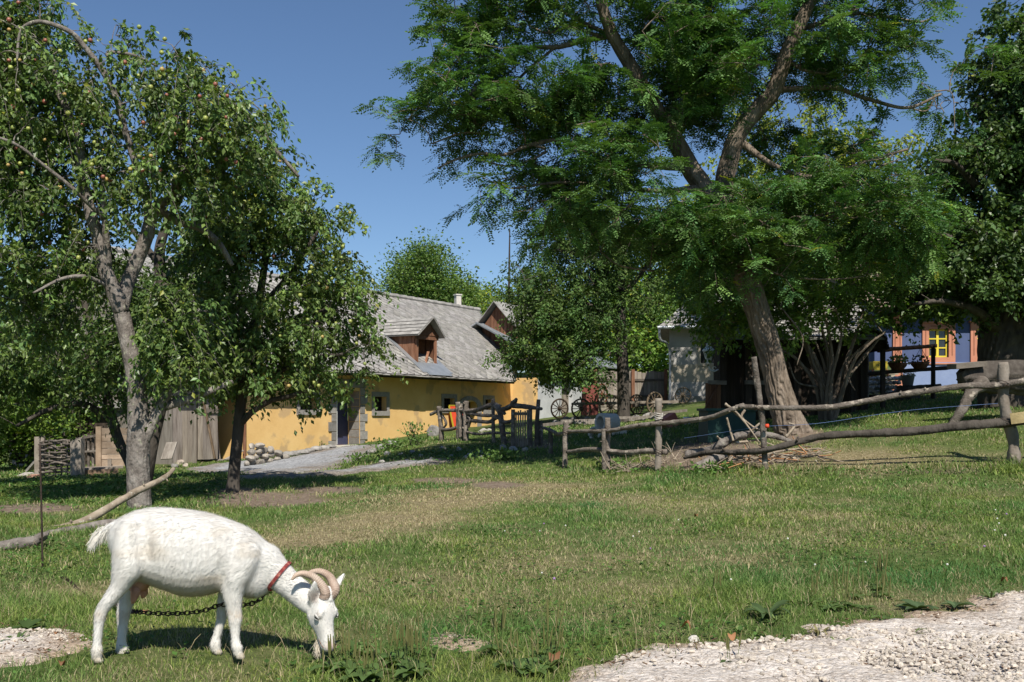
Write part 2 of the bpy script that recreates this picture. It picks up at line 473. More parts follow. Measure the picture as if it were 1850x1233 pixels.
def outline(px_pts, wob=0.06, seed=0, k=10):
    """photo outline of a patch of ground -> wobbly world polygon"""
    w = np.array([hit(*p)[:2] for p in px_pts])
    w = np.vstack([w, w[:1]])
    w = catmull(w, k)[:-1]
    i = np.arange(len(w))
    d = np.hypot(w[:, 0], w[:, 1])
    wobx = (fbm(i * 0.7, i * 0 + 3.3, seed) - 0.5) * 2; woby = (fbm(i * 0.7, i * 0 + 8.1, seed + 9) - 0.5) * 2
    return w + np.stack([wobx, woby], -1) * wob * d[:, None] / 5

TRACK = outline([(1015, 1240), (1090, 1205), (1180, 1180), (1270, 1178), (1400, 1165), (1480, 1140), (1560, 1128), (1640, 1118), (1740, 1108), (1770, 1080), (1900, 1072), (2150, 1060), (2400, 1120), (2300, 1300), (1900, 1420), (1300, 1420), (980, 1330)], 0.07, 1)
SPOT = outline([(-60, 1150), (10, 1136), (80, 1140), (130, 1142), (165, 1158), (150, 1180), (90, 1200), (20, 1212), (-60, 1215), (-150, 1190)], 0.05, 2)
SPOT2 = outline([(765, 1152), (800, 1143), (850, 1150), (880, 1168), (840, 1180), (790, 1172)], 0.04, 3)
YARD = outline([(335, 848), (400, 838), (440, 834), (520, 828), (600, 812), (655, 806), (700, 806), (672, 815), (640, 832), (590, 848), (540, 858), (460, 862), (380, 856)], 0.03, 4)
YARD2 = outline([(420, 862), (520, 860), (600, 850), (700, 838), (790, 832), (810, 838), (720, 848), (620, 858), (540, 864), (450, 868)], 0.03, 5)

def dirt_mask(x, y, z):
    px = HX + F * x / y; py = HY - F * (z - CZ) / y
    def e(cx, cy, rx, ry): return np.exp(-np.maximum(((px - cx) / rx) ** 2 + ((py - cy) / ry) ** 2 - 0.35, 0) * 1.6)
    m = np.maximum.reduce([e(480, 903, 130, 16), e(430, 893, 60, 14), e(590, 886, 80, 8), e(800, 869, 70, 6), e(900, 877, 60, 7), e(1300, 815, 110, 22), e(1230, 838, 80, 14), e(1450, 790, 70, 14), e(1380, 830, 90, 14) * .8,
                           e(60, 920, 90, 14) * 0.8, e(1150, 842, 50, 8) * .6, e(960, 802, 50, 10) * .7, e(1700, 850, 120, 8) * .55])
    n = fbm(x * 1.7, y * 1.7, 21)
    return np.clip((m * 1.5 + (n - 0.5) * 1.3 - 0.45) * 1.8, 0, 1)

def dry_mask(x, y, z):
    px = HX + F * x / y; py = HY - F * (z - CZ) / y
    def e(cx, cy, rx, ry, a=0.0):
        dx = px - cx; dy = py - cy + a * dx
        return np.exp(-((dx / rx) ** 2 + (dy / ry) ** 2))
    m = np.maximum.reduce([e(690, 945, 205, 29, 0.16) * 1.35, e(830, 903, 215, 26, 0.10) * 1.2, e(560, 975, 120, 25, .1), e(950, 880, 160, 14) * .8, e(1550, 830, 260, 24, 0.03), e(330, 1070, 240, 16) * .55, e(1350, 1000, 260, 45) * .42, e(760, 1060, 200, 50) * .45, e(1000, 1020, 160, 30) * .5,
                           e(1250, 905, 300, 18) * .5, e(1500, 930, 160, 12) * .55, e(1130, 1060, 150, 18) * .5, e(420, 1150, 200, 20) * .4, e(1650, 1090, 260, 30) * .5])
    n = fbm(x * 1.3 + 5, y * 1.3, 31)
    return np.clip(m * 1.0 + (n - 0.5) * 1.1 + (fbm(x * 5, y * 5, 33) - .5) * .5, 0, 1)

def ground_material():
    m = bpy.data.materials.new("turf_and_soil"); m.use_nodes = True
    nt = m.node_tree; N = nt.nodes.new; L = nt.links.new
    bs = nt.nodes["Principled BSDF"]
    geo = N("ShaderNodeNewGeometry")
    def noise(s, d=6):
        n = N("ShaderNodeTexNoise"); n.inputs["Scale"].default_value = s; n.inputs["Detail"].default_value = d; n.inputs["Roughness"].default_value = .65
        L(geo.outputs["Position"], n.inputs["Vector"]); return n.outputs["Fac"]
    def ramp(f, *st):
        r = N("ShaderNodeValToRGB"); e = r.color_ramp.elements
        e[0].position, e[0].color = st[0][0], (*st[0][1], 1); e[1].position, e[1].color = st[-1][0], (*st[-1][1], 1)
        for p_, c in st[1:-1]:
            q = e.new(p_); q.color = (*c, 1)
        L(f, r.inputs[0]); return r.outputs[0]
    def mix(f, a, b):
        x = N("ShaderNodeMix"); x.data_type = 'RGBA'; L(f, x.inputs["Factor"]); L(a, x.inputs[6]); L(b, x.inputs[7]); return x.outputs[2]
    turf = ramp(noise(9), (0.3, (0.045, 0.075, 0.018)), (0.5, (0.085, 0.125, 0.032)), (0.72, (0.14, 0.15, 0.06)))
    dry = ramp(noise(14), (0.3, (0.14, 0.115, 0.055)), (0.5, (0.24, 0.195, 0.11)), (0.7, (0.34, 0.28, 0.17)))
    soil = ramp(noise(11), (0.3, (0.12, 0.085, 0.06)), (0.5, (0.21, 0.16, 0.12)), (0.72, (0.30, 0.24, 0.185)))
    at = N("ShaderNodeAttribute"); at.attribute_name = "tint"
    sp = N("ShaderNodeSeparateColor"); L(at.outputs["Color"], sp.inputs[0])
    c = mix(sp.outputs[0], turf, dry); c = mix(sp.outputs[1], c, soil)
    L(c, bs.inputs["Base Color"]); bs.inputs["Roughness"].default_value = 0.95; bs.inputs["Specular IOR Level"].default_value = 0.1
    b = N("ShaderNodeBump"); b.inputs["Strength"].default_value = 0.8; b.inputs["Distance"].default_value = 0.04
    L(noise(35, 8), b.inputs["Height"]); L(b.outputs[0], bs.inputs["Normal"])
    return m
M['ground'] = ground_material()

def gravel_material(name, cols, scale):
    m = bpy.data.materials.new(name); m.use_nodes = True
    nt = m.node_tree; N = nt.nodes.new; L = nt.links.new; bs = nt.nodes["Principled BSDF"]
    geo = N("ShaderNodeNewGeometry")
    vo = N("ShaderNodeTexVoronoi"); vo.inputs["Scale"].default_value = scale; L(geo.outputs["Position"], vo.inputs["Vector"])
    nz = N("ShaderNodeTexNoise"); nz.inputs["Scale"].default_value = 4; nz.inputs["Detail"].default_value = 12; nz.inputs["Roughness"].default_value = 0.72; L(geo.outputs["Position"], nz.inputs["Vector"])
    r = N("ShaderNodeValToRGB"); e = r.color_ramp.elements
    e[0].position, e[0].color = 0.3, (*cols[0], 1); e[1].position, e[1].color = 0.7, (*cols[2], 1)
    q = e.new(0.5); q.color = (*cols[1], 1)
    s = N("ShaderNodeSeparateColor"); L(vo.outputs["Color"], s.inputs[0])
    ad = N("ShaderNodeMath"); ad.operation = 'MULTIPLY_ADD'; ad.inputs[1].default_value = 0.35; L(s.outputs[0], ad.inputs[0])
    sb = N("ShaderNodeMath"); sb.operation = 'SUBTRACT'; sb.inputs[1].default_value = 0.17; L(nz.outputs["Fac"], sb.inputs[0]); L(sb.outputs[0], ad.inputs[2])
    at = N("ShaderNodeAttribute"); at.attribute_name = "tint"; mx = N("ShaderNodeMix"); mx.data_type = 'RGBA'; mx.blend_type = 'MULTIPLY'; mx.inputs["Factor"].default_value = 1
    L(ad.outputs[0], r.inputs[0]); L(r.outputs[0], mx.inputs[6]); L(at.outputs["Color"], mx.inputs[7]); L(mx.outputs[2], bs.inputs["Base Color"])
    bs.inputs["Roughness"].default_value = 0.95; bs.inputs["Specular IOR Level"].default_value = 0.1
    b = N("ShaderNodeBump"); b.inputs["Strength"].default_value = 0.35; b.inputs["Distance"].default_value = 0.012; b.invert = True
    L(vo.outputs["Distance"], b.inputs["Height"])
    b2 = N("ShaderNodeBump"); b2.inputs["Strength"].default_value = 0.8; b2.inputs["Distance"].default_value = 0.04
    n2 = N("ShaderNodeTexNoise"); n2.inputs["Scale"].default_value = 25; n2.inputs["Detail"].default_value = 8; L(geo.outputs["Position"], n2.inputs["Vector"])
    L(n2.outputs["Fac"], b2.inputs["Height"]); L(b.outputs[0], b2.inputs["Normal"]); L(b2.outputs[0], bs.inputs["Normal"])
    return m
M['limestone'] = gravel_material("limestone_gravel", [(0.34, 0.285, 0.235), (0.53, 0.47, 0.41), (0.66, 0.60, 0.54)], 75)
M['gravel'] = gravel_material("grey_gravel", [(0.20, 0.20, 0.20), (0.31, 0.31, 0.315), (0.42, 0.42, 0.42)], 26)

# one sheet to the horizon, finest where the picture looks closest
u = np.linspace(-1, 1, 361)
gx = 4.0 * np.sinh(5.4 * u); gy = 9.0 + 5.0 * np.sinh(5.0 * u)
GX, GY = np.meshgrid(gx, gy)
GZ = ground(GX.ravel(), GY.ravel()).reshape(GX.shape)
yy = np.maximum(GY.ravel(), 1.0)
dm = dirt_mask(GX.ravel(), yy, GZ.ravel()); rm = dry_mask(GX.ravel(), yy, GZ.ravel())
nr, nc = GX.shape
i_ = (np.arange(nr - 1)[:, None] * nc + np.arange(nc - 1)[None]).ravel()
o_ = npmesh("ground", np.stack([GX.ravel(), GY.ravel(), GZ.ravel()], -1), np.stack([i_, i_ + 1, i_ + nc + 1, i_ + nc], -1), np.stack([rm, dm, dm * 0], -1), M['ground'], smooth=True, origin=(0, 0, 0))
tag(o_, kind='structure')

def edge_dist(poly, x, y):
    d = np.full(len(x), 1e9); q = np.roll(poly, -1, 0)
    for (x1, y1), (x2, y2) in zip(poly, q):
        vx, vy = x2 - x1, y2 - y1; t = np.clip(((x - x1) * vx + (y - y1) * vy) / (vx * vx + vy * vy + 1e-12), 0, 1); d = np.minimum(d, np.hypot(x - x1 - t * vx, y - y1 - t * vy))
    return np.where(inside(poly, x, y), d, -d)

def patch(name, poly, mat, step, lift, relief, hi=None):
    """bare ground: a fine sheet with its own relief that thins out into the turf"""
    lo = poly.min(0) - .1; up = poly.max(0) + .1
    if hi is not None: up = np.minimum(up, hi)
    xs_ = np.arange(lo[0], up[0], step); ys_ = np.arange(max(lo[1], 2.6), up[1], step); X, Y = np.meshgrid(xs_, ys_); x, y = X.ravel(), Y.ravel()
    d = edge_dist(poly, x, y) + (fbm(x * 6, y * 6, 23) - .5) * step * 6
    e = np.clip(d / (step * 7), -1, 1); f = np.clip(e, 0, 1)
    z = ground(x, y) + np.where(e > 0, lift * e ** .6, e * .05) + relief * f * (fbm(x * 4, y * 4, 17) - .35) + relief * .45 * f * (fbm(x * 17, y * 17, 18) - .4)
    nr, nc = X.shape; i = (np.arange(nr - 1)[:, None] * nc + np.arange(nc - 1)[None]); q = np.stack([i, i + 1, i + nc + 1, i + nc], -1).reshape(-1, 4)
    q = q[(d[q] > -step * 2).any(1)]
    used = np.unique(q); remap = np.full(len(x), -1); remap[used] = np.arange(len(used)); q = remap[q]
    dirt = np.clip(1.15 - d / (step * 9) + (fbm(x * 3, y * 3, 29) - .5) * 1.8, 0, 1)[used, None]
    t = 1 - dirt * A(.30, .40, .50)
    return tag(npmesh(name, np.stack([x, y, z], -1)[used], q, t, mat, smooth=True), kind='structure')
patch("limestone_track", TRACK, M['limestone'], .025, .03, .05, (9.0, 7.2))
patch("gravel_patch", SPOT, M['limestone'], .022, .026, .04)
patch("gravel_patch", SPOT2, M['limestone'], .022, .018, .03)
patch("gravel_yard", YARD, M['gravel'], .10, .05, .03)
patch("gravel_path", YARD2, M['gravel'], .08, .04, .03)
# ------------------------------------------------------------------ buildings
UP = A(0, 0, 1)
def wall(mb, O, d, n, l0, l1, z0, z1, holes=(), thick=0.4, tint=(1, 1, 1), top=None):
    """outer skin of a wall with real openings and their reveals; n points outwards"""
    O, d, n = (np.asarray(v, float) for v in (O, d, n))
    def pt(l, z, off=0.0): return A(O[0], O[1], 0) + d * l + n * off + UP * z
    ls = sorted(set([l0, l1] + [h[0] for h in holes] + [h[1] for h in holes])); zs = sorted(set([z0, z1] + [h[2] for h in holes] + [h[3] for h in holes]))
    for a, b in zip(ls[:-1], ls[1:]):
        for c, e in zip(zs[:-1], zs[1:]):
            lm, zm = (a + b) / 2, (c + e) / 2
            if any(h[0] < lm < h[1] and h[2] < zm < h[3] for h in holes): continue
            mb.poly([pt(a, c), pt(b, c), pt(b, e), pt(a, e)], tint)
    for a, b, c, e in holes:
        t = -thick
        mb.poly([pt(a, c), pt(a, c, t), pt(a, e, t), pt(a, e)], tint); mb.poly([pt(b, c), pt(b, e), pt(b, e, t), pt(b, c, t)], tint)
        mb.poly([pt(a, e), pt(a, e, t), pt(b, e, t), pt(b, e)], tint); mb.poly([pt(a, c), pt(b, c), pt(b, c, t), pt(a, c, t)], tint)
    return pt

def planks(mb, O, d, n, l0, l1, z0, z1, w=0.16, thick=0.03, R=None, vertical=True, ragged=0.05, tv=0.3):
    R = R or rs(1); O, d, n = (np.asarray(v, float) for v in (O, d, n))
    a = l0 if vertical else z0; end = l1 if vertical else z1
    while a < end - 0.02:
        ww = min(w * (0.75 + 0.5 * R.rand()), end - a); t = 1 + tv * (R.rand() - 0.5); t = A(t, t * (1 - .04 * R.rand()), t * (1 - .08 * R.rand()))
        off = 0.012 * R.rand()
        if vertical:
            mb.obox(A(O[0], O[1], 0) + d * (a + 0.004) + n * off + UP * (z0 - ragged * R.rand()), d * (ww - 0.008), n * thick, UP * (z1 - z0 + ragged * R.rand()), t)
        else:
            mb.obox(A(O[0], O[1], 0) + d * (l0 - ragged * R.rand()) + n * off + UP * (a + 0.004), d * (l1 - l0 + ragged * R.rand()), n * thick, UP * (ww - 0.008), t)
        a += ww

def diamond_roof(mb, E, d, up, nn, l_of_v, V_len, a=0.2, R=None, base=0.0):
    """overlapping diamond slates on the plane from eave point E; l_of_v(v) -> (l0, l1)"""
    R = R or rs(3); j = 0; v = 0.0
    while v < V_len + a:
        l0, l1 = l_of_v(min(v, V_len)); l = l0 - 2 * a + (j % 2) * a
        while l < l1 + a:
            if l - a * 0.6 > l0 - a and l + a * 0.6 < l1 + a:
                jt = (R.rand(2) - .5) * 0.016
                c = E + d * (l + jt[0]) + up * (v + jt[1])
                t = 0.84 + 0.30 * R.rand(); t = A(t, t * (0.99 + .02 * R.rand()), t * (0.97 + .06 * R.rand())); lo = 0.03 + 0.012 * R.rand()
                k0 = max(l0 - (l - a * 1.06), 0); k1 = max((l + a * 1.06) - l1, 0); vt = min(v + a * 1.06, V_len + .02) - v; vb = max(v - a * 1.06, -0.03) - v
                mb.poly([c + up * vb + nn * (lo), c + d * (a * 1.06 - k1) + nn * 0.018, c + up * vt + nn * 0.006, c - d * (a * 1.06 - k0) + nn * 0.018], t)
                if v > 0: mb.poly([c + up * (vb + .03) - d * .016 + nn * (lo + .006), c + up * (vb + .03) + d * .016 + nn * (lo + .006), c + up * (vb + .075) + d * .016 + nn * (lo + .004), c + up * (vb + .075) - d * .016 + nn * (lo + .004)], .12)
            l += 2 * a
        v += a; j += 1

# ---- the ochre farmhouse
HO = A(-8.34, 31.0, 0); hd = nrm(A(0.52, 0.854, 0)); hn = A(hd[1], -hd[0], 0)
def hl(px):
    k = (px - HX) / F
    return (k * HO[1] - HO[0]) / (hd[0] - hd[1] * k)
def hz(px, py):
    return CZ + (HY - py) / F * (HO[1] + hd[1] * hl(px))
def HPt(l, off, z): return HO + hd * l + hn * off + UP * z
house = thing("farmhouse", "long ochre yellow farmhouse with grey slate roof and one dormer", "house", HPt(8, 0, gz(*HPt(8, 0, 0)[:2])))
EZ = CZ + 1.5; EOFF = 0.72; RZ = CZ + 5.2; ROFF = -4.0
slope = (RZ - EZ) / (EOFF - ROFF)
wall_top = EZ + EOFF * slope - 0.12
win = []
for a, b, t, bt in [(541, 572, 718, 741), (676, 698, 717, 743), (801, 821, 720, 739), (876, 889, 722, 741)]:
    win.append((hl(a), hl(b), hz((a + b) / 2, bt), hz((a + b) / 2, t)))
door_h = (hl(607), hl(650), gz(*HPt(hl(628), 0, 0)[:2]) + 0.02, hz(628, 706))
arch_h = (hl(834), hl(862), gz(*HPt(hl(848), 0, 0)[:2]) - 0.1, hz(848, 726))
mb = MB()
wall(mb, HO, hd, hn, 0.0, 16.0, -1.2, wall_top, win + [door_h, arch_h], 0.55)
mb.poly([HPt(0, 0, -1.2), HPt(0, 0, wall_top), HPt(0, -8, wall_top), HPt(0, -8, -1.2)])
wl = mb.build("wall", M['ochre'], house)
mb = MB(); wall(mb, HPt(16.0, 0, 0), hn, -hd, 0.0, 1.35, -0.2, wall_top - 0.3, (), 0.3); mb.build("side_wall", M['ochre'], house)
# windows: stone surround, frame with glazing bars, glass
for (a, b, c, e) in win:
    mb = MB(); w = 0.15; o = 0.035
    mb.obox(HPt(a - w, 0.003, c - 0.17), hd * (b - a + 2 * w), hn * (o + .02), UP * 0.17)
    mb.obox(HPt(a - w, 0.003, e), hd * (b - a + 2 * w), hn * o, UP * 0.17)
    mb.obox(HPt(a - w, 0.003, c), hd * w, hn * o, UP * (e - c)); mb.obox(HPt(b, 0.003, c), hd * w, hn * o, UP * (e - c))
    so = mb.build("window", M['stone_trim'], house)
    mb = MB(); mb.poly([HPt(a, -0.28, c), HPt(b, -0.28, c), HPt(b, -0.28, e), HPt(a, -0.28, e)]); mb.build("pane", M['glass'], so)
    mb = MB()
    for l in np.linspace(a, b, 4)[:]: mb.obox(HPt(l - 0.025, -0.26, c), hd * 0.05, hn * 0.04, UP * (e - c))
    for z in np.linspace(c, e, 4): mb.obox(HPt(a, -0.255, z - 0.02), hd * (b - a), hn * 0.03, UP * 0.04)
    mb.build("frame", M['wood_dark'], so)
# front door: quoins, step, leaf
mb = MB(); a, b, c, e = door_h; R = rs(12); z = c - 0.1; k = 0
while z < e + 0.1:
    h = 0.28 + 0.06 * R.rand(); wl_ = 0.24 if k % 2 else 0.40
    t = 0.75 + 0.4 * R.rand()
    mb.obox(HPt(a - wl_, 0.003, z + .01), hd * (wl_ - .002), hn * 0.04, UP * (h - .02), t); wr = 0.24 if k % 2 == 0 else 0.38; t = 0.75 + 0.4 * R.rand()
    mb.obox(HPt(b + .002, 0.003, z + .01), hd * wr, hn * 0.045, UP * (h - .02), t); z += h; k += 1
mb.obox(HPt(a - 0.3, 0.003, e + .11), hd * (b - a + 0.6), hn * 0.045, UP * 0.28)
for k in range(8):                                    # stone lining of the right reveal
    t = 0.75 + 0.4 * R.rand(); hh = (e - c) / 7
    mb.obox(HPt(b - 0.012, -0.5, c + k * hh + .01), hd * 0.01, hn * 0.48, UP * (hh - .02), t)
mb.build("door_surround", M['stone_trim'], house)
mb = MB(); mb.obox(HPt(a, -0.62, c), hd * (b - a), hn * 0.05, UP * (e - c)); dl = mb.build("door", M['door_blue'], house)
mb = MB()
mb.obox(HPt(a + 0.02, -0.05, c + 0.05), hd * 0.05, hn * 0.05, UP * (e - c - 0.1)); mb.obox(HPt(a + 0.08, -0.5, c + 0.35), hd * 0.5, hn * 0.03, UP * 0.04); mb.obox(HPt(a + 0.08, -0.5, c + 0.75), hd * 0.5, hn * 0.03, UP * 0.04)
mb.obox(HPt(a + 0.08, -0.5, c + 0.35), hd * 0.04, hn * 0.03, UP * 0.44); mb.obox(HPt(a + 0.54, -0.5, c + 0.35), hd * 0.04, hn * 0.03, UP * 0.44)
mb.build("frame", M['white_paint'], dl)
mb = MB(); mb.obox(HPt(a - 0.15, 0.0, c - 0.25), hd * (b - a + 0.3), hn * 0.45, UP * 0.27); mb.build("doorstep", M['concrete'], house)
# stone arch
mb = MB(); a, b, c, e = arch_h
N_ = 9
for i in range(N_):
    t0 = math.pi * i / N_; t1 = math.pi * (i + 1) / N_ - 0.02; m_ = (a + b) / 2; r0 = (b - a) / 2; r1 = r0 + 0.3
    def q(r, t): return HPt(m_ - r * math.cos(t), 0.004, e - 0.25 + r * math.sin(t) * 0.55)
    mb.prism([q(r0, t0), q(r1, t0), q(r1, t1), q(r0, t1)], hn * 0.05, 0.75 + .4 * R.rand())
mb.obox(HPt(a - 0.28, 0.004, c), hd * 0.278, hn * 0.05, UP * (e - 0.25 - c)); mb.obox(HPt(b + .002, 0.004, c), hd * 0.278, hn * 0.05, UP * (e - 0.25 - c))
mb.build("arched_doorway", M['stone_trim'], house)
mb = MB(); planks(mb, HPt(0, -0.4, 0), hd, hn, a, b, c, e, 0.18, 0.03, rs(5)); mb.build("door", M['wood_dark'], house)
# roof
upv = nrm(hn * (ROFF - EOFF) + UP * (RZ - EZ)); nnv = nrm(np.cross(hd, upv)); nnv = nnv if nnv[2] > 0 else -nnv
VL = np.linalg.norm(hn * (ROFF - EOFF) + UP * (RZ - EZ))
mb = MB(); L0 = -3.3
E0 = HPt(0, EOFF, EZ); endl = lambda v: 15.2 + (19.4 - 15.2) * v / VL
mb.prism([E0 + hd * L0, E0 + hd * endl(0), E0 + hd * endl(VL) + upv * VL, E0 + hd * L0 + upv * VL], -nnv * 0.10, 0.8)
bupv = nrm(hn * (-(EOFF - ROFF)) - UP * (RZ - EZ))
T0 = HPt(0, ROFF - 0.02, RZ - 0.03)
mb.prism([T0 + hd * L0, T0 + hd * 19.4, T0 + hd * 19.4 + bupv * VL, T0 + hd * L0 + bupv * VL], -A(-nnv[0], -nnv[1], nnv[2]) * 0.08, 0.8)
diamond_roof(mb, E0, hd, upv, nnv, lambda v: (L0, endl(v)), VL, 0.21, rs(3))
rf = mb.build("roof", M['slate'], house)
mb = MB()
for k in range(38):
    l = L0 + (19.4 - L0) * k / 38; mb.tube([HPt(l, ROFF, RZ + .02), HPt(l + 0.63, ROFF, RZ + .035)], [0.11, 0.12], 8, 1, 0.85 + .25 * R.rand())
mb.build("ridge_caps", M['slate'], rf)
mb = MB(); R = rs(8); l = L0
while l < 15.0:                                        # uneven slate edge hanging over the eave board
    w = 0.4; mb.obox(E0 + hd * l - upv * (0.05 + 0.05 * R.rand()) - nnv * 0.02, hd * (w * .98), upv * 0.2, nnv * 0.015, .7 + .3 * R.rand()); l += w
mb.build("eave_slates", M['slate'], rf)
mb = MB(); mb.obox(HPt(L0, EOFF - 0.12, EZ - 0.14), hd * (15.2 - L0), hn * 0.03, UP * 0.12); mb.build("eave_board", M['wood_dark'], house)
mb = MB(); pc = P(827, 549, 49); mb.cbox(pc, 0.26, 0.26, 0.8, 0.5); mb.cbox(pc + UP * 0.43, 0.33, 0.33, 0.06, 0.5); mb.build("chimney", M['concrete'], rf)
# dormer
dl0, dl1 = hl(750), hl(787); dm_ = (dl0 + dl1) / 2
def rz(off): return EZ + (EOFF - off) * slope
zb, zt, za = CZ + 1.75, CZ + 3.12, CZ + 3.78
back = lambda z: EOFF - (z - EZ) / slope
mb = MB()
fo = 0.0
cheeks = []
for l, s in ((dl0, -1), (dl1, 1)):                      # cheeks of vertical boards that die into the roof
    offs = np.linspace(fo, back(zt), 10); mb = MB(); cheeks.append(mb)
    for o1, o2 in zip(offs[:-1], offs[1:]):
        z1, z2 = rz(o1) - .05, rz(o2) - .05
        mb.prism([HPt(l, o1 - .004, z1), HPt(l, o2 + .004, z2), HPt(l, o2 + .004, zt), HPt(l, o1 - .004, zt)], hd * s * (0.03 + .01 * R.rand()), .8 + .4 * R.rand())
dormer = None
mb = MB(); mb.obox(HPt(dl0, fo, zb), hd * 0.13, hn * 0.06, UP * (zt - zb), 1.2); mb.obox(HPt(dl1 - 0.13, fo, zb), hd * 0.13, hn * 0.06, UP * (zt - zb), 1.5)  # right post tinted lighter: its sunlit look is put into the colour
mb.obox(HPt(dl0 - .1, fo - .01, zt - 0.16), hd * (dl1 - dl0 + .2), hn * 0.08, UP * 0.16); mb.obox(HPt(dl0, fo, zb - .08), hd * (dl1 - dl0), hn * 0.10, UP * 0.1)
dormer = mb.build("dormer", M['wood_red'], house)
for c_ in cheeks: c_.build("cheek", M['wood_red'], dormer)
mb = MB(); mb.beam(HPt(dl0 + 0.45, fo + .1, zb + .05), HPt(dl0 + 0.15 + .85, fo - .1, zb + .75), .10, .04, 1.4); mb.build("shutter_board", M['wood_red'], dormer)
mb = MB(); mb.poly([HPt(dl0 + .1, fo - .5, zb - .2), HPt(dl1 - .1, fo - .5, zb - .2), HPt(dl1 - .1, fo - .5, zt), HPt(dl0 + .1, fo - .5, zt)]); planks(mb, HPt(0, fo - .48, 0), hd, hn, dl0 + .1, dl1 - .1, zb, zt, .14, .02, rs(2)); mb.build("hatch", M['wood_red'], dormer)
mb = MB(); gf = fo + 0.32
mb.prism([HPt(dl0 - .12, fo + .05, zt + .0), HPt(dl1 + .12, fo + .05, zt + .0), HPt(dm_, fo + .05, za - .08)], hn * 0.04); mb.build("gable", M['wood_red'], dormer)
mb = MB(); w = (dl1 - dl0) / 2 + 0.2; zr = zt - 0.07
for s in (-1, 1):
    e0 = HPt(dm_ + s * w, gf, zr); e1 = HPt(dm_ + s * w, back(zr) - .15, zr); r0 = HPt(dm_, gf + .08, za); r1 = HPt(dm_, back(za) - .15, za)
    nn2 = nrm(np.cross(r0 - e0, e1 - e0)); nn2 = nn2 if nn2[2] > 0 else -nn2
    mb.prism([e0, r0, r1, e1], nn2 * 0.05, 1.0 if s < 0 else .9)
    for j in range(5):
        for i in range(9):
            f0, f1 = i / 9, (i + 1) / 9; g0, g1 = j / 5, (j + 1.2) / 5
            def bl(f, g): return (e0 * (1 - f) + e1 * f) * (1 - g) + (r0 * (1 - f) + r1 * f) * g
            mb.poly([bl(f0, g0) + nn2 * .085, bl(f1, g0) + nn2 * .085, bl(f1, min(g1, 1)) + nn2 * .055, bl(f0, min(g1, 1)) + nn2 * .055], .85 + .3 * R.rand())
mb.build("dormer_roof", M['slate'], dormer)
mb = MB(); 
for s, l in ((-1, dl0 - .02), (1, dl1 + .02)):
    offs = [EOFF - .1, back(zt)]
    p0, p1 = HPt(l, offs[0], rz(offs[0]) + .05), HPt(l, offs[1], rz(offs[1]) + .05); mb.prism([p0, p1, p1 + hd * s * .22, p0 + hd * s * .30], nnv * .012)
mb.prism([HPt(dl0 - .1, EOFF + .04, rz(EOFF) + .03), HPt(dl1 + .1, EOFF + .04, rz(EOFF) + .03), HPt(dl1, fo + .12, rz(fo + .12) + .06), HPt(dl0, fo + .12, rz(fo + .12) + .06)], nnv * .012)
mb.build("flashing", M['zinc'], dormer)
# timber bay at the left end
mb = MB(); R = rs(21)
gl = gz(*HPt(-1.5, 0, 0)[:2])
planks(mb, HPt(0, -.05, 0), hd, hn, -2.7, -1.85, gl - .2, wall_top, .17, .035, R); planks(mb, HPt(0, -.05, 0), hd, hn, -1.85, -0.1, gl + 2.0, wall_top, .15, .035, R, True, .12)
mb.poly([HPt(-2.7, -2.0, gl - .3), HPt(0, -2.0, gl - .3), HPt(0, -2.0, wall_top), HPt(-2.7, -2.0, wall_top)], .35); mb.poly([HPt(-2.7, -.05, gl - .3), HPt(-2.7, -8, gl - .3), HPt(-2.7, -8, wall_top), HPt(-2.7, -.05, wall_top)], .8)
mb.prism([HPt(-3.2, -.05, EZ), HPt(-3.2, -8, EZ), HPt(-3.2, -4, RZ - .2)], hd * .05, .9)
mb.build("timber_wall", M['wood_grey'], house)
mb = MB(); planks(mb, HPt(0, 0.03, 0), hd, hn, -1.86, -1.12, gl + .08, gl + 2.0, .19, .035, rs(31), True, .01); td = mb.build("plank_door", M['wood_grey'], house)
mb = MB(); mb.obox(HPt(-1.84, .085, gl + 1.45), hd * .7, hn * .03, UP * .14, .6); mb.beam(HPt(-1.72, .10, gl + 1.95), HPt(-1.25, .10, gl + .1), .03, .12, A(.9, .75, .6)); mb.build("brace", M['wood_beam'], td)
mb = MB()
for k in range(6):
    l = -1.02 + k * .11; mb.beam(HPt(l, -.5 - .1 * (k % 2), gl), HPt(l + .12 * (R.rand() - .3), -.8, gl + 1.6 + .4 * R.rand()), .10, .025, (.9, 1.3, 1.6, .8, 1.2, 1.7)[k])
mb.beam(HPt(-1.0, .25, gl + .05), HPt(-.2, .15, gl + .3), .1, .03, 1.2)
tag(mb.build("leaning_boards", M['wood_grey']), "loose grey boards leaning in the dark doorway beside the plank door", "boards")
mb = MB(); mb.obox(HPt(-1.1, -.3, gl - .1), hd * 1.0, hn * .5, UP * .14); mb.build("threshold", M['wood_grey'], house)
mb = MB(); mb.tube([HPt(-.07, .12, EZ - .1), HPt(-.07, .10, 1.4), HPt(-.07, .1, gl)], .055, 10); mb.build("drainpipe", M['wood_red'], house)

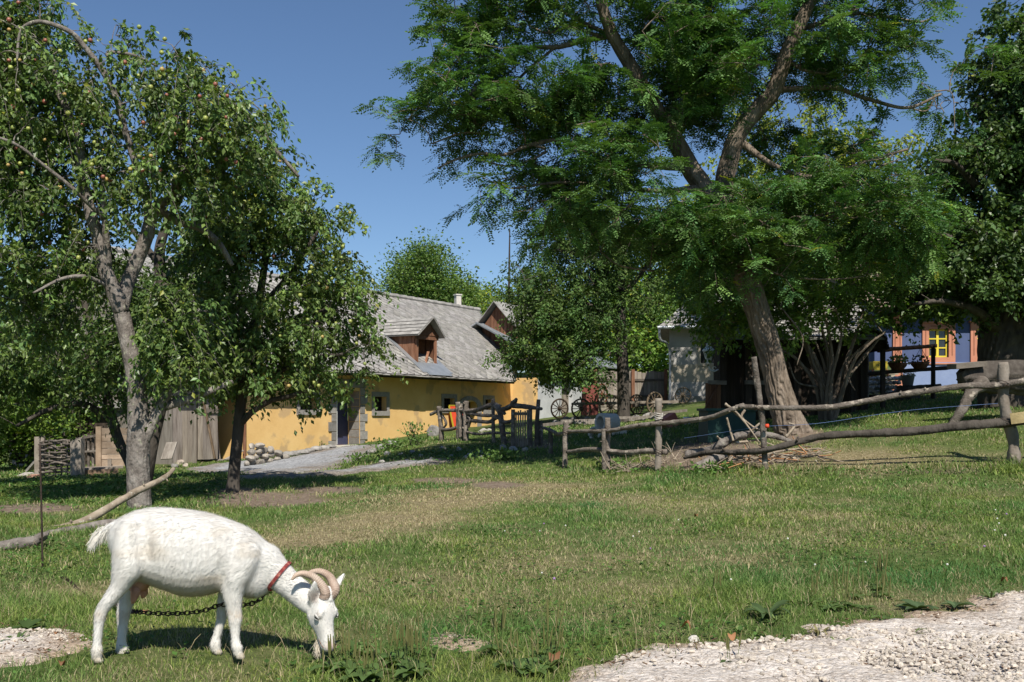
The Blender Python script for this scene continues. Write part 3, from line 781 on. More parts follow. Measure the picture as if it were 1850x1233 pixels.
# ---- log shed to the left of it
sh = thing("log_shed", "low dark shed of horizontal boards left of the yellow farmhouse", "shed", on(240, 30.5))
mb = MB(); R = rs(41); SO = P(140, 750, 30.6); SO[2] = 0; sl = P(328, 750, 29.6); sl[2] = 0; sd = nrm(sl - SO); sn = A(sd[1], -sd[0], 0); SLn = np.linalg.norm(sl - SO)
g0 = gz(*on(240, 30.5)[:2])
planks(mb, SO, sd, sn, 0, SLn, g0 - .15, g0 + 1.0, .22, .05, R, False); planks(mb, SO, sd, sn, 0, SLn * .55, g0 + 1.0, g0 + 1.75, .22, .05, R, False); planks(mb, SO, sd, sn, SLn * .62, SLn, g0 + 1.25, g0 + 1.75, .2, .05, R, False)
for f in (0, .3, .57, .8, 1): mb.beam(SO + sd * SLn * f - sn * .1 + UP * (g0 - .2), SO + sd * SLn * f - sn * .1 + UP * (g0 + 1.75), .14, .14, .8)
mb.build("board_wall", M['wood_dark'], sh)
mb = MB(); ro = SO + UP * (g0 + 1.65) + sn * .4 - sd * .3
mb.prism([ro, ro + sd * (SLn + .2), ro + sd * (SLn + .2) - sn * 3 + UP * 1.6, ro - sn * 3 + UP * 1.6], UP * .06)
for k in range(24): mb.obox(ro + sd * (k * (SLn + .2) / 24) + UP * .065, sd * ((SLn + .2) / 24 * .95), -sn * 3 + UP * 1.6, UP * .02, .75 + .4 * R.rand())
mb.build("roof", M['slate'], sh)
mb = MB(); mb.poly([SO - sn * 1.2 + UP * (g0 - .3), SO + sd * SLn - sn * 1.2 + UP * (g0 - .3), SO + sd * SLn - sn * 1.2 + UP * (g0 + 2.2), SO - sn * 1.2 + UP * (g0 + 2.2)]); mb.build("back_wall", M['wood_dark'], sh)

# ---- pale barn behind the right end of the farmhouse
wb = thing("barn", "pale limewashed barn with metal roof behind the walnut tree", "barn", HPt(20, 1.3, gz(*HPt(20, 1.3, 0)[:2])))
mb = MB(); g1 = gz(*HPt(20, 1.3, 0)[:2])
bw = CZ + 2.2
wall(mb, HPt(0, 1.35, 0), hd, hn, 16.0, 24.0, g1 - .6, bw, [(18.2, 19.3, g1 - .2, g1 + 2.0), (21.0, 21.9, g1 + .9, g1 + 1.8)], .3)
mb.poly([HPt(24, 1.35, g1 - .6), HPt(24, -5, g1 - .6), HPt(24, -5, bw), HPt(24, 1.35, bw)]); mb.build("wall", M['plaster_white'], wb)
mb = MB(); planks(mb, HPt(0, 1.1, 0), hd, hn, 18.2, 19.3, g1 - .1, g1 + 2.0, .18, .03, rs(6)); mb.build("door", M['wood_grey'], wb)
mb = MB(); mb.poly([HPt(21, 1.15, g1 + .9), HPt(21.9, 1.15, g1 + .9), HPt(21.9, 1.15, g1 + 1.8), HPt(21, 1.15, g1 + 1.8)]); mb.build("window", M['glass'], wb)
mb = MB(); e0 = HPt(15.6, 1.95, CZ + 2.35); e1 = HPt(24.4, 1.95, CZ + 2.35); t1 = HPt(24.4, -2.3, CZ + 4.3); t0 = HPt(16.6, -2.3, CZ + 4.3)
mb.prism([e0, e1, t1, t0], UP * -.06)
for k in range(19):
    f = k / 18; mb.beam(e0 * (1 - f) + e1 * f + UP * .02, t0 * (1 - f) + t1 * f + UP * .02, .05, .04)
mb.build("roof", M['zinc'], wb)
mb = MB(); b0 = HPt(24.4, -2.3, CZ + 4.3); b1 = HPt(16.6, -2.3, CZ + 4.3); mb.prism([b0, b1, b1 - hn * 3 - UP * 1.5, b0 - hn * 3 - UP * 1.5], UP * -.06); mb.build("rear_roof", M['zinc'], wb)
# timber gable standing on that roof
gm = P(899, 600, 46.4); gd = hn; gn = -hd; gw = 0.85; gzb, gze, gza = CZ + (HY - 650) / F * 46.4, CZ + (HY - 586) / F * 46.4, CZ + (HY - 547) / F * 46.4
mb = MB(); R = rs(61)
for k in range(10):
    l0 = -gw + k * 2 * gw / 10; l1 = l0 + 2 * gw / 10 - .012
    def zz(l): return gza - .12 - abs(l) / gw * (gza - gze)
    o = A(gm[0], gm[1], 0)
    pts = [o + gd * l0 + UP * gzb, o + gd * l1 + UP * gzb, o + gd * l1 + UP * zz(l1), o + gd * l0 + UP * zz(l0)]
    mb.prism(pts, -gn * (.04 + .01 * R.rand()), A(1, 1, 1) * (.7 + .6 * R.rand()))
for s in (-1, 1):
    o = A(gm[0], gm[1], 0) + gd * s * gw
    mb.prism([o + UP * gzb, o + UP * (gze - .1), o + hd * 3 + UP * (gze - .1), o + hd * 3 + UP * gzb], -gd * s * .04, .8)
mb.build("timber_gable", M['wood_red'], wb)
mb = MB()
for s in (-1, 1):
    o = A(gm[0], gm[1], 0) + gn * .35; e = o + gd * s * (gw + .22) + UP * (gze - .16); r = o + UP * gza
    mb.prism([e, r, r + hd * 3.6, e + hd * 3.6], UP * .06, .9 + .1 * s)
mb.build("gable_roof", M['slate'], wb)

# ---- grey house by the lane
gh = thing("grey_house", "grey rendered house corner with tan band and cream framed window", "house", on(1250, 42))
Yg_ = 42.0
def gp(px, py, Y=Yg_): return P(px, py, Y)
FX = A(1, 0, 0); FN = A(0, -1, 0)
def xs(px, Y): return (px - HX) / F * Y
def zs_(py, Y): return CZ + (HY - py) / F * Y
GX_ = nrm(A(.985, -.172, 0)); GN = A(GX_[1], -GX_[0], 0); GO = A(xs(1209, Yg_), Yg_, 0)
def gl_(px): k = (px - HX) / F; return (k * Yg_ - GO[0]) / (GX_[0] - k * GX_[1])
def gq(l, off, z): return GO + GX_ * l + GN * off + UP * z
mb = MB(); x1 = 4.2; wh = (gl_(1266), gl_(1300), zs_(657, Yg_), zs_(622, Yg_)); zlo, zhi = zs_(745, Yg_), zs_(588, Yg_)
wall(mb, GO, GX_, GN, 0, x1, zlo, zhi, [wh], .3)
mb.poly([gq(0, 0, zlo), gq(0, 0, zhi), gq(0, -7, zhi), gq(0, -7, zlo)])
mb.build("wall", M['plaster_grey'], gh)
mb = MB(); mb.obox(gq(-.01, .001, zs_(690, Yg_)), GX_ * x1, GN * .011, UP * (zs_(659, Yg_) - zs_(690, Yg_))); mb.build("tan_band", M['plaster_cream'], gh)
mb = MB(); mb.obox(gq(-.05, .001, zlo), GX_ * x1, GN * .08, UP * (zs_(716, Yg_) - zlo)); mb.build("plinth", M['stone_trim'], gh)
mb = MB(); a, b, c, e = wh
for bx in ((a - .12, c - .12, b - a + .24, .12), (a - .12, e, b - a + .24, .1), (a - .12, c, .12, e - c), (b, c, .12, e - c), ((a + b) / 2 - .03, c, .06, e - c)):
    mb.obox(gq(bx[0], .004, bx[1]), GX_ * bx[2], GN * .055, UP * bx[3])
gw_ = mb.build("window", M['plaster_cream'], gh)
mb = MB(); mb.poly([gq(a, -.12, c), gq(b, -.12, c), gq(b, -.12, e), gq(a, -.12, e)]); mb.build("pane", M['glass'], gw_)
mb = MB(); ez = zs_(594, Yg_); ev = [gq(-.45, .5, ez), gq(x1 + .3, .5, ez), gq(x1 + .3, -7.5, ez), gq(-.45, -7.5, ez)]
r0 = gq(2.0, -3.5, ez + 2.6); r1 = gq(x1 + .3, -3.5, ez + 2.6)
R = rs(71)
for quad in ([ev[0], ev[1], r1, r0], [ev[3], ev[0], r0, r0 + A(.01, 0, 0)], [ev[2], ev[3], r0, r1]):
    mb.poly(quad, .8)
    for j in range(14):
        for i in range(18):
            def bl(f, g): return (quad[0] * (1 - f) + quad[1] * f) * (1 - g) + (quad[3] * (1 - f) + quad[2] * f) * g
            g0_, g1_ = j / 14, min((j + 1.25) / 14, 1); f0, f1 = i / 18, (i + .96) / 18
            mb.poly([bl(f0, g0_) + UP * .06, bl(f1, g0_) + UP * .06, bl(f1, g1_) + UP * .02, bl(f0, g1_) + UP * .02], .8 + .4 * R.rand())
mb.build("roof", M['slate'], gh)
mb = MB(); mb.tube([ev[0] + A(-.03, -.05, 0), ev[1] + A(0, -.05, 0)], .07, 8); mb.tube([ev[0] + A(.05, -.05, -.03), ev[0] + A(.1, 0, -.5), gq(.02, .09, ez - .9), gq(.02, .09, zs_(735, Yg_))], .05, 8); mb.build("gutter", M['zinc'], gh)
mb = MB(); mb.poly([ev[0] + UP * -.02, ev[3] + UP * -.02, ev[2] + UP * -.02, ev[1] + UP * -.02]); mb.build("soffit", M['wood_grey'], gh)

# ---- dark timber barn behind the locust
Yb_ = 25.0
db = thing("timber_barn", "dark weathered timber barn behind the leaning trunk and shrub", "barn", on(1430, Yb_))
mb = MB(); R = rs(81); x0, x1 = xs(1311, Yb_), xs(1566, Yb_); z0 = zs_(800, Yb_); z1 = zs_(596, Yb_)
planks(mb, A(0, Yb_, 0), FX, FN, x0, x1, z0, z1, .2, .04, R, True, .03, .6)
mb.poly([A(x0, Yb_ + .1, z0), A(x1, Yb_ + .1, z0), A(x1, Yb_ + .1, z1), A(x0, Yb_ + .1, z1)], .4)
for s, x in ((-1, x0), (1, x1)): mb.prism([A(x, Yb_, z0), A(x, Yb_, z1), A(x, Yb_ + .8, z1 + .6), A(x, Yb_ + 1.5, z1), A(x, Yb_ + 1.5, z0)], A(-.05 * s, 0, 0), .8)
mb.build("plank_wall", M['wood_dark'], db)
for px_ in (1306, 1352, 1440, 1560):
    mb = MB(); mb.beam(A(xs(px_, Yb_ - .1), Yb_ - .1, z0), A(xs(px_, Yb_ - .1), Yb_ - .1, z1), .17, .14, .9 + .3 * R.rand()); mb.build("post", M['wood_dark'], db)
for a_, b_ in ((1279, 1312), (1346, 1380)):
    mb = MB(); mb.beam(P(a_, 691, Yb_ - .25), P(b_, 692, Yb_ - .25), .12, .1, .9); mb.build("crossbar", M['wood_beam'], db)
mb = MB(); planks(mb, A(0, Yb_ - .2, 0), FX, FN, xs(1271, Yb_), xs(1299, Yb_), zs_(746, Yb_), zs_(690, Yb_), .15, .04, rs(3)); mb.beam(P(1273, 740, Yb_ - .3), P(1297, 696, Yb_ - .3), .08, .03, .7); mb.build("half_door", M['wood_red'], db)
mb = MB()
for s in (0, 1):
    y0_, y1_ = (Yb_ - .6, Yb_ + .8) if s == 0 else (Yb_ + 2.2, Yb_ + .8); za_, zb_ = z1 - .3, z1 + .75
    e0 = A(x0 - .2, y0_, za_); e1 = A(x1 + .3, y0_, za_); t1 = A(x1 + .3, y1_, zb_); t0 = A(x0 - .2, y1_, zb_)
    mb.prism([e0, e1, t1, t0], UP * .05, .6)
    for j in range(9):
        for i in range(22):
            def bl(f, g): return (e0 * (1 - f) + e1 * f) * (1 - g) + (t0 * (1 - f) + t1 * f) * g
            mb.poly([bl(i / 22, j / 9) + UP * .10, bl((i + .95) / 22, j / 9) + UP * .10, bl((i + .95) / 22, min((j + 1.2) / 9, 1)) + UP * .06, bl(i / 22, min((j + 1.2) / 9, 1)) + UP * .06], .6 + .5 * R.rand())
mb.build("roof", M['slate'], db)
mb = MB(); mb.beam(A(x0 - .19, Yb_ - .62, z1 - .3), A(x0 - .19, Yb_ + .8, z1 + .72), .03, .2, 2); mb.build("bargeboard", M['wood_red'], db)

# ---- blue cottage on the right
Yc = 29.5
bh = thing("blue_cottage", "blue cottage with terracotta trim and yellow windows, pale blue base", "house", on(1720, Yc))
mb = MB(); x0, x1 = xs(1580, Yc), xs(2080, Yc); zt_, zm, zb0 = zs_(556, Yc), zs_(655, Yc), zs_(725, Yc)
wins = [(xs(1677, Yc), xs(1713, Yc), zs_(646, Yc), zs_(595, Yc)), (xs(1764, Yc), xs(1800, Yc), zs_(646, Yc), zs_(594, Yc)), (xs(1900, Yc), xs(1936, Yc), zs_(646, Yc), zs_(594, Yc))]
wall(mb, A(0, Yc, 0), FX, FN, x0, x1, zm, zt_, wins, .22)
mb.poly([A(x0, Yc, zb0), A(x0, Yc, zt_), A(x0, Yc + 7, zt_), A(x0, Yc + 7, zb0)])
mb.build("wall", M['plaster_blue'], bh)
mb = MB(); mb.obox(A(x0 + .5, Yc - .06, zb0), FX * (x1 - x0 - .5), A(0, .1, 0), UP * (zm - zb0)); mb.build("plinth", M['plaster_pale'], bh)
mb = MB(); pa, pb = xs(1612, Yc), xs(1628, Yc)
mb.obox(A(pa, Yc - .07, zm), FX * (pb - pa), A(0, .068, 0), UP * (zs_(566, Yc) - zm)); mb.obox(A(pa - .03, Yc - .10, zb0), FX * (pb - pa + .04), A(0, .098, 0), UP * (zm - zb0 - .002), 1.05)
pl = mb.build("pilaster", M['terracotta'], bh)
mb = MB(); mb.tube([A((pa + pb) / 2 + r_ * .07, Yc - .075, zs_(y_, Yc)) for r_, y_ in ((0, 575), (-1, 580), (-1, 600), (-1, 640), (0, 648), (1, 640), (1, 600), (1, 580), (0, 575))], .012, 5, 3, .55); mb.build("moulding", M['terracotta'], pl)
for (a, b, c, e) in wins:
    mb = MB(); w = .19; d_ = .055
    for bx in ((a - w, c - .17, b - a + 2 * w, .17), (a - w, e, b - a + 2 * w, .17), (a - w, c, w, e - c), (b, c, w, e - c)): mb.obox(A(bx[0], Yc - d_, bx[1]), FX * bx[2], A(0, d_ - .003, 0), UP * bx[3])
    mb.obox(A(a - w - .04, Yc - .09, e + .17), FX * (b - a + 2 * w + .08), A(0, .087, 0), UP * .05); mb.obox(A(a - w - .03, Yc - .1, c - .21), FX * (b - a + 2 * w + .06), A(0, .097, 0), UP * .04)
    for sx_ in (a - w / 2, b + w / 2): mb.beam(A(sx_, Yc - d_ - .006, c + .06), A(sx_, Yc - d_ - .006, e - .05), .025, .01, .6)
    mb.beam(A(a + .05, Yc - d_ - .006, e + .085), A(b - .05, Yc - d_ - .006, e + .085), .01, .03, .6)
    so = mb.build("window", M['terracotta'], bh)
    mb = MB(); fw = .05
    for bx in ((a, c, fw, e - c), (b - fw, c, fw, e - c), ((a + b) / 2 - .035, c, .07, e - c)): mb.obox(A(bx[0], Yc + .05, bx[1]), FX * bx[2], A(0, .05, 0), UP * bx[3])
    for zq in (c, c + (e - c) * .32 , c + (e - c) * .64, e - fw): mb.obox(A(a, Yc + .055, zq), FX * (b - a), A(0, .04, 0), UP * (fw if zq in (c, e - fw) else .035))
    mb.build("frame", M['yellow_paint'], so)
    mb = MB(); mb.poly([A(a, Yc + .09, c), A(b, Yc + .09, c), A(b, Yc + .09, e), A(a, Yc + .09, e)]); mb.build("pane", M['glass'], so)
mb = MB(); e0, e1 = A(x0 - .5, Yc - .6, zt_ - .05), A(x1, Yc - .6, zt_ - .05); t0, t1 = A(x0 - .2, Yc + 3.4, zt_ + 2.0), A(x1, Yc + 3.4, zt_ + 2.0)
R = rs(91)
mb.prism([e0, e1, t1, t0], UP * .05, .7)
for j in range(16):
    for i in range(44):
        def bl(f, g): return (e0 * (1 - f) + e1 * f) * (1 - g) + (t0 * (1 - f) + t1 * f) * g
        mb.poly([bl(i / 44, j / 16) + UP * .11, bl((i + .95) / 44, j / 16) + UP * .11, bl((i + .95) / 44, min((j + 1.2) / 16, 1)) + UP * .06, bl(i / 44, min((j + 1.2) / 16, 1)) + UP * .06], .75 + .45 * R.rand())
mb.prism([t0 + A(0, .01, -.01), t1 + A(0, .01, -.01), A(x1, Yc + 7.5, zt_ - .1), A(x0 - .5, Yc + 7.5, zt_ - .1)], UP * .05, .7)
mb.build("roof", M['rooftile'], bh)
mb = MB(); mb.prism([A(x0, Yc, zt_), A(x0, Yc + 7, zt_), A(x0, Yc + 3.4, zt_ + 1.95)], A(.05, 0, 0), .8); mb.build("gable", M['wood_grey'], bh)

# ---- tall board fence closing the yard
bf = thing("board_fence", "tall grey board fence with rails across the back of the yard", "fence", on(1140, 45))
mb = MB(); R = rs(101); fa, fb = xs(1072, 45), xs(1206, 45)
planks(mb, A(0, 45, 0), FX, FN, fa, fb, zs_(742, 45), zs_(672, 45), .17, .03, R, True, .06); mb.build("boards", M['wood_grey'], bf)
mb = MB()
for y_ in (687, 716): mb.beam(A(fa, 44.93, zs_(y_, 45)), A(fb, 44.93, zs_(y_, 45)), .05, .1, .45)
mb.build("rail", M['wood_beam'], bf)
for px_ in (1075, 1143, 1202):
    mb = MB(); mb.beam(A(xs(px_, 45), 44.85, zs_(748, 45)), A(xs(px_, 45), 44.85, zs_(668, 45)), .14, .1); mb.build("post", M['wood_red'], bf)
# ------------------------------------------------------------------ the goat
def gY(px): return 4.87 + (px - 175) / 425.0 * 0.17
def loft(mb, secs, n=20, power=2.0):
    """secs: (centre, u, v) half axes -> closed tube with rounded ends"""
    th = np.linspace(0, 2 * math.pi, n, endpoint=False)
    c, s = np.cos(th), np.sin(th)
    cc = np.sign(c) * np.abs(c) ** (2 / power); ss = np.sign(s) * np.abs(s) ** (2 / power)
    V = np.vstack([np.asarray(o) + cc[:, None] * np.asarray(u_)[None] + ss[:, None] * np.asarray(v_)[None] for o, u_, v_ in secs])
    k = len(secs)
    q = np.array([[j * n + i, j * n + (i + 1) % n, (j + 1) * n + (i + 1) % n, (j + 1) * n + i] for j in range(k - 1) for i in range(n)])
    mb.add(V, [q, np.arange(n)[::-1][None], (np.arange(n) + (k - 1) * n)[None]])

def resec(rows, k=5):
    return catmull(np.array(rows, float), k)

MPP = 4.95 / F                      # metres per photo pixel at the goat
goat = thing("goat", "white goat with curved horns grazing, red patterned collar on its neck", "goat", on(320, 4.93))
body = MB()
# trunk: column, top row, bottom row, half width (m)
rows = [(203, 951, 985, .045), (212, 940, 1010, .075), (225, 930, 1030, .105), (245, 921, 1045, .135), (270, 916, 1053, .158), (300, 916, 1063, .178), (335, 919, 1074, .188), (370, 925, 1074, .184), (400, 933, 1068, .168), (430, 943, 1073, .145), (455, 957, 1079, .122), (475, 972, 1076, .10), (490, 985, 1066, .082), (500, 997, 1056, .06)]
secs = []
for px, t, b, hw in resec(rows, 4):
    cy = (t + b) / 2 + 2; Y = gY(px)
    secs.append((P(px, cy, Y), A(.055 * 0, hw, 0), A(0, 0, (b - t) / 2 * Y / F)))
loft(body, secs, 28, 2.15)
# brisket
loft(body, [(P(440, 1045, gY(440)), A(0, .08, 0), A(0, 0, .09)), (P(455, 1058, gY(455)), A(0, .07, 0), A(0, 0, .065)), (P(472, 1062, gY(470)), A(0, .05, 0), A(0, 0, .05)), (P(484, 1060, gY(480)), A(0, .02, 0), A(0, 0, .02))], 16)
# neck along its axis
nk = [(425, 1010, 26, .06, 0), (440, 1013, 40, .085, 0), (468, 1021, 45, .092, -.005), (488, 1032, 36, .078, -.01), (504, 1041, 28.5, .062, -.02), (520, 1054, 25, .053, -.035), (537, 1068, 24, .047, -.05), (553, 1081, 24, .043, -.065), (567, 1092, 22, .04, -.08)]
secs = []
for px, py, h, hw, dy in resec(nk, 3):
    Y = gY(px) + dy
    secs.append((P(px, py, Y), A(0, hw, 0), A(.62, 0, .78) * h * Y / F))
loft(body, secs, 24)
# head: box-like sections from poll to muzzle; the face is turned half towards the camera
fv = nrm(A(.74, -.66, .12)); 
hs = [(1066, 585, .022, .026), (1074, 584, .042, .042), (1086, 583, .056, .050), (1100, 582, .064, .054), (1113, 581, .064, .055), (1125, 582, .058, .049), (1137, 585, .050, .041), (1148, 588, .044, .036), (1158, 590, .040, .034), (1167, 592, .036, .033), (1174, 593, .028, .027), (1178, 593, .014, .014)]
def headc(py, cx): return P(cx, py, gY(585) - .092 - (py - 1070) / 110 * .05)
hax = nrm(headc(1170, 592) - headc(1080, 583)); fv = nrm(fv - hax * np.dot(fv, hax)); sv = np.cross(hax, fv); sv = sv if sv[1] > 0 else -sv
secs = [(headc(a[0], a[1]), sv * a[3], fv * a[2]) for a in resec(hs, 3)]
loft(body, secs, 24, 2.6)
def hp(py, f, s):                      # a point on/near the head in head axes
    cx = np.interp(py, [h[0] for h in hs], [h[1] for h in hs]); return headc(py, cx) + fv * f + sv * s
# brow ridges, cheeks, jaw, lips
for s in (-1, 1):
    loft(body, [(hp(1098, .045, s * .030), sv * .012, fv * .012), (hp(1106, .048, s * .040), sv * .019, fv * .018), (hp(1114, .044, s * .042), sv * .017, fv * .016), (hp(1121, .036, s * .036), sv * .008, fv * .008)], 12)
    loft(body, [(hp(1092, -.02, s * .03), sv * .02, fv * .03), (hp(1110, -.03, s * .034), sv * .024, fv * .034), (hp(1128, -.028, s * .028), sv * .018, fv * .026), (hp(1138, -.02, s * .02), sv * .01, fv * .015)], 12)
loft(body, [(hp(1150, -.022, 0), sv * .026, fv * .02), (hp(1162, -.024, 0), sv * .028, fv * .018), (hp(1171, -.018, 0), sv * .02, fv * .014)], 14)
loft(body, [(hp(1060, .02, 0), sv * .02, fv * .02), (hp(1072, .035, 0), sv * .036, fv * .026), (hp(1088, .045, 0), sv * .030, fv * .02)], 14)
# legs: row, left edge, right edge, lateral offset, half thickness
def leg(rows):
    secs = []
    for py, a, b, dy, hd_ in resec(rows, 4):
        Y = gY((a + b) / 2) + dy
        secs.append((P((a + b) / 2, py, Y), A((b - a) / 2 * Y / F, 0, 0), A(0, hd_, 0)))
    loft(body, secs, 18)
leg([(940, 222, 262, -.08, .05), (965, 208, 266, -.095, .06), (1000, 204, 262, -.105, .062), (1035, 203, 256, -.11, .058), (1055, 201, 241, -.11, .047), (1075, 189, 223, -.112, .038), (1093, 178, 207, -.112, .030), (1106, 172, 196, -.112, .026), (1118, 170, 191, -.112, .024), (1132, 170, 187, -.112, .020), (1148, 169.5, 184.5, -.112, .0185), (1164, 168, 183, -.112, .019), (1175, 165, 186, -.112, .023), (1184, 166, 184, -.112, .021), (1192, 168, 184, -.112, .018)])
leg([(950, 226, 266, .08, .05), (1000, 214, 266, .10, .06), (1040, 219, 260, .105, .052), (1065, 219, 250, .11, .042), (1088, 214, 242, .112, .031), (1104, 211, 237, .112, .026), (1116, 211, 234, .112, .024), (1130, 212, 231, .112, .020), (1146, 212.5, 229, .112, .0185), (1160, 211, 228, .112, .019), (1170, 209, 231, .112, .023), (1178, 211, 231, .112, .021), (1186, 214, 232, .112, .018)])
leg([(985, 408, 470, -.07, .05), (1015, 399, 466, -.09, .06), (1042, 397, 455, -.098, .055), (1062, 399, 444, -.098, .045), (1082, 404, 438, -.098, .036), (1100, 408.5, 436, -.098, .029), (1113, 411, 437.5, -.098, .027), (1122, 412.5, 437, -.098, .026), (1134, 415, 434.5, -.098, .021), (1148, 417, 433, -.098, .0185), (1160, 418, 434, -.098, .019), (1169, 418, 438, -.098, .023), (1178, 421, 438, -.098, .02), (1186, 423, 440, -.098, .018)])
leg([(1000, 402, 462, .07, .05), (1035, 396, 447, .09, .052), (1062, 395, 432, .095, .042), (1085, 393.5, 417, .098, .031), (1103, 392, 411, .098, .027), (1116, 391, 410, .098, .026), (1128, 389, 406, .098, .022), (1142, 386, 401.5, .098, .0185), (1154, 382.5, 398, .098, .019), (1162, 379.5, 398.5, .098, .023), (1170, 380, 398, .098, .02), (1178, 383, 399, .098, .018)])
# ears
def ear(b, t, w, up_):
    b = np.asarray(b); t = np.asarray(t); ax = nrm(t - b); wv = nrm(np.cross(ax, up_)); nv = np.cross(wv, ax)
    L = np.linalg.norm(t - b); secs = []
    for f, k in ((0, .45), (.15, .7), (.4, 1.0), (.65, .85), (.85, .5), (1.0, .15)):
        secs.append((b + (t - b) * f, wv * w * k, nv * (.0085 if f < .9 else .006)))
    loft(body, secs, 12)
ear_b = hp(1092, -.022, -.046); ear_t = P(569, 1050, ear_b[1] - .06)
ear(ear_b, ear_t, .030, nrm(A(.45, -.9, .1)))
ear_b2 = hp(1079, -.01, .04); ear_t2 = P(622, 1036, ear_b2[1] + .03)
ear(ear_b2, ear_t2, .024, nrm(A(-.5, -.8, .3)))
# tail stump
loft(body, [(P(214, 945, gY(214)), A(0, .022, 0), A(.005, 0, .025)), (P(203, 950, gY(203)), A(0, .020, 0), A(.006, 0, .022)), (P(190, 957, gY(190)), A(0, .018, 0), A(.008, 0, .02)), (P(180, 963, gY(180)), A(0, .014, 0), A(.01, 0, .014)), (P(174, 972, gY(174)), A(0, .008, 0), A(.008, 0, .006))], 12)
tmp = body.build("body", M['fur'], goat)
md = tmp.modifiers.new("merge", 'REMESH'); md.mode = 'VOXEL'; md.voxel_size = 0.0055; md.use_smooth_shade = True
sm = tmp.modifiers.new("smooth", 'SMOOTH'); sm.factor = 0.5; sm.iterations = 7
bpy.context.view_layer.update()
dg = bpy.context.evaluated_depsgraph_get()
me = bpy.data.meshes.new_from_object(tmp.evaluated_get(dg))
tmp.modifiers.clear(); tmp.data = me
gorg = np.array(goat.location)
nv = len(me.vertices); V = np.empty(nv * 3, np.float32); me.vertices.foreach_get("co", V); V = V.reshape(-1, 3) + gorg
NR = np.empty(nv * 3, np.float32); me.vertices.foreach_get("normal", NR); NR = NR.reshape(-1, 3)
ppx = HX + F * V[:, 0] / V[:, 1]; ppy = HY - F * (V[:, 2] - CZ) / V[:, 1]
# shallow muscle relief: flank hollow, ribs, shoulder
rel = np.zeros(nv); DK = 1.6
def dent(cx, cy, rx, ry, d, side=-1):
    g = np.exp(-((ppx - cx) / rx) ** 2 - ((ppy - cy) / ry) ** 2) * (NR[:, 1] * side > -.2)
    return DK * d * g
rel += dent(262, 985, 14, 38, -.016) + dent(272, 950, 30, 14, -.010) + dent(232, 985, 9, 40, -.008) + dent(425, 985, 12, 45, -.007) + dent(446, 1000, 20, 32, .010) + dent(398, 1035, 10, 26, -.010) + dent(470, 1035, 12, 20, -.006) + dent(240, 1015, 22, 26, .010)
rel += .0012 * np.sin(ppx * .42) * ((ppx > 290) & (ppx < 400)) * (np.abs(NR[:, 1]) > .6)
rel += (fbm(V[:, 0] * 26, V[:, 2] * 26 + V[:, 1] * 20, 5) - .5) * .002
V = V + NR * rel[:, None]
ed = np.empty(len(me.edges) * 2, np.int32); me.edges.foreach_get("vertices", ed); ed = ed.reshape(-1, 2)   # melt the neck into the shoulder
wgt = np.exp(-(((ppx - 470) / 26) ** 2)) * (ppy < 1082) + np.exp(-((ppx - 425) / 22) ** 2) * (ppy < 1040) * .6; wgt = np.clip(wgt, 0, .9)[:, None]; deg = np.bincount(ed.ravel(), minlength=nv)[:, None]
for _ in range(60):
    acc = np.zeros((nv, 3)); np.add.at(acc, ed[:, 0], V[ed[:, 1]]); np.add.at(acc, ed[:, 1], V[ed[:, 0]]); V = V + (acc / np.maximum(deg, 1) - V) * wgt * .6
me.vertices.foreach_set("co", (V - gorg).astype(np.float32).ravel()); me.update()
tint = np.ones((nv, 4), np.float32)
st = np.clip((fbm(ppx * .018, ppy * .045, 44) - .55) * 3.2, 0, 1) * (ppy < 1065) * (ppx < 470)
tint[:, :3] *= (1 - st[:, None] * A(.13, .18, .25))
bel = np.clip((-NR[:, 2] - .25) * 1.8, 0, 1) * (ppy > 1035) * (ppx > 240) * (ppx < 460); tint[:, :3] *= (1 - bel[:, None] * A(.22, .30, .38))  # belly underside: shadow and pinkish, stained tone put into the coat colour
feet = np.clip((ppy - 1158) / 30, 0, 1) * (ppx < 460) * (.4 + .6 * vnoise(ppx * .3, ppy * .3, 2)); tint[:, :3] *= (1 - feet[:, None] * A(.16, .22, .32))
kn = np.exp(-((ppy - 1112) / 10) ** 2) * (ppx < 450) * vnoise(ppx * .3, ppy * .2, 4); tint[:, :3] *= (1 - kn[:, None] * A(.22, .30, .38))
muz = np.clip(1 - np.linalg.norm(V - hp(1170, .03, 0), axis=1) / .045, 0, 1); tint[:, :3] *= (1 - muz[:, None] * A(.08, .30, .33))
ein = np.clip(1 - np.linalg.norm((V - (ear_b * .55 + ear_t * .45)) / A(.032, .035, .05), axis=1), 0, 1) ** .5 * (NR[:, 1] < -.15); tint[:, :3] *= (1 - ein[:, None] * A(.42, .52, .55))
eye_s = np.clip(1 - np.linalg.norm(V - hp(1113, .040, -.058), axis=1) / .03, 0, 1); tint[:, :3] *= (1 - eye_s[:, None] * A(.14, .2, .24))
if "tint" in me.attributes: me.attributes.remove(me.attributes["tint"])
at = me.attributes.new("tint", 'FLOAT_COLOR', 'POINT'); at.data.foreach_set("color", tint.ravel())
if not me.materials: me.materials.append(M['fur'])
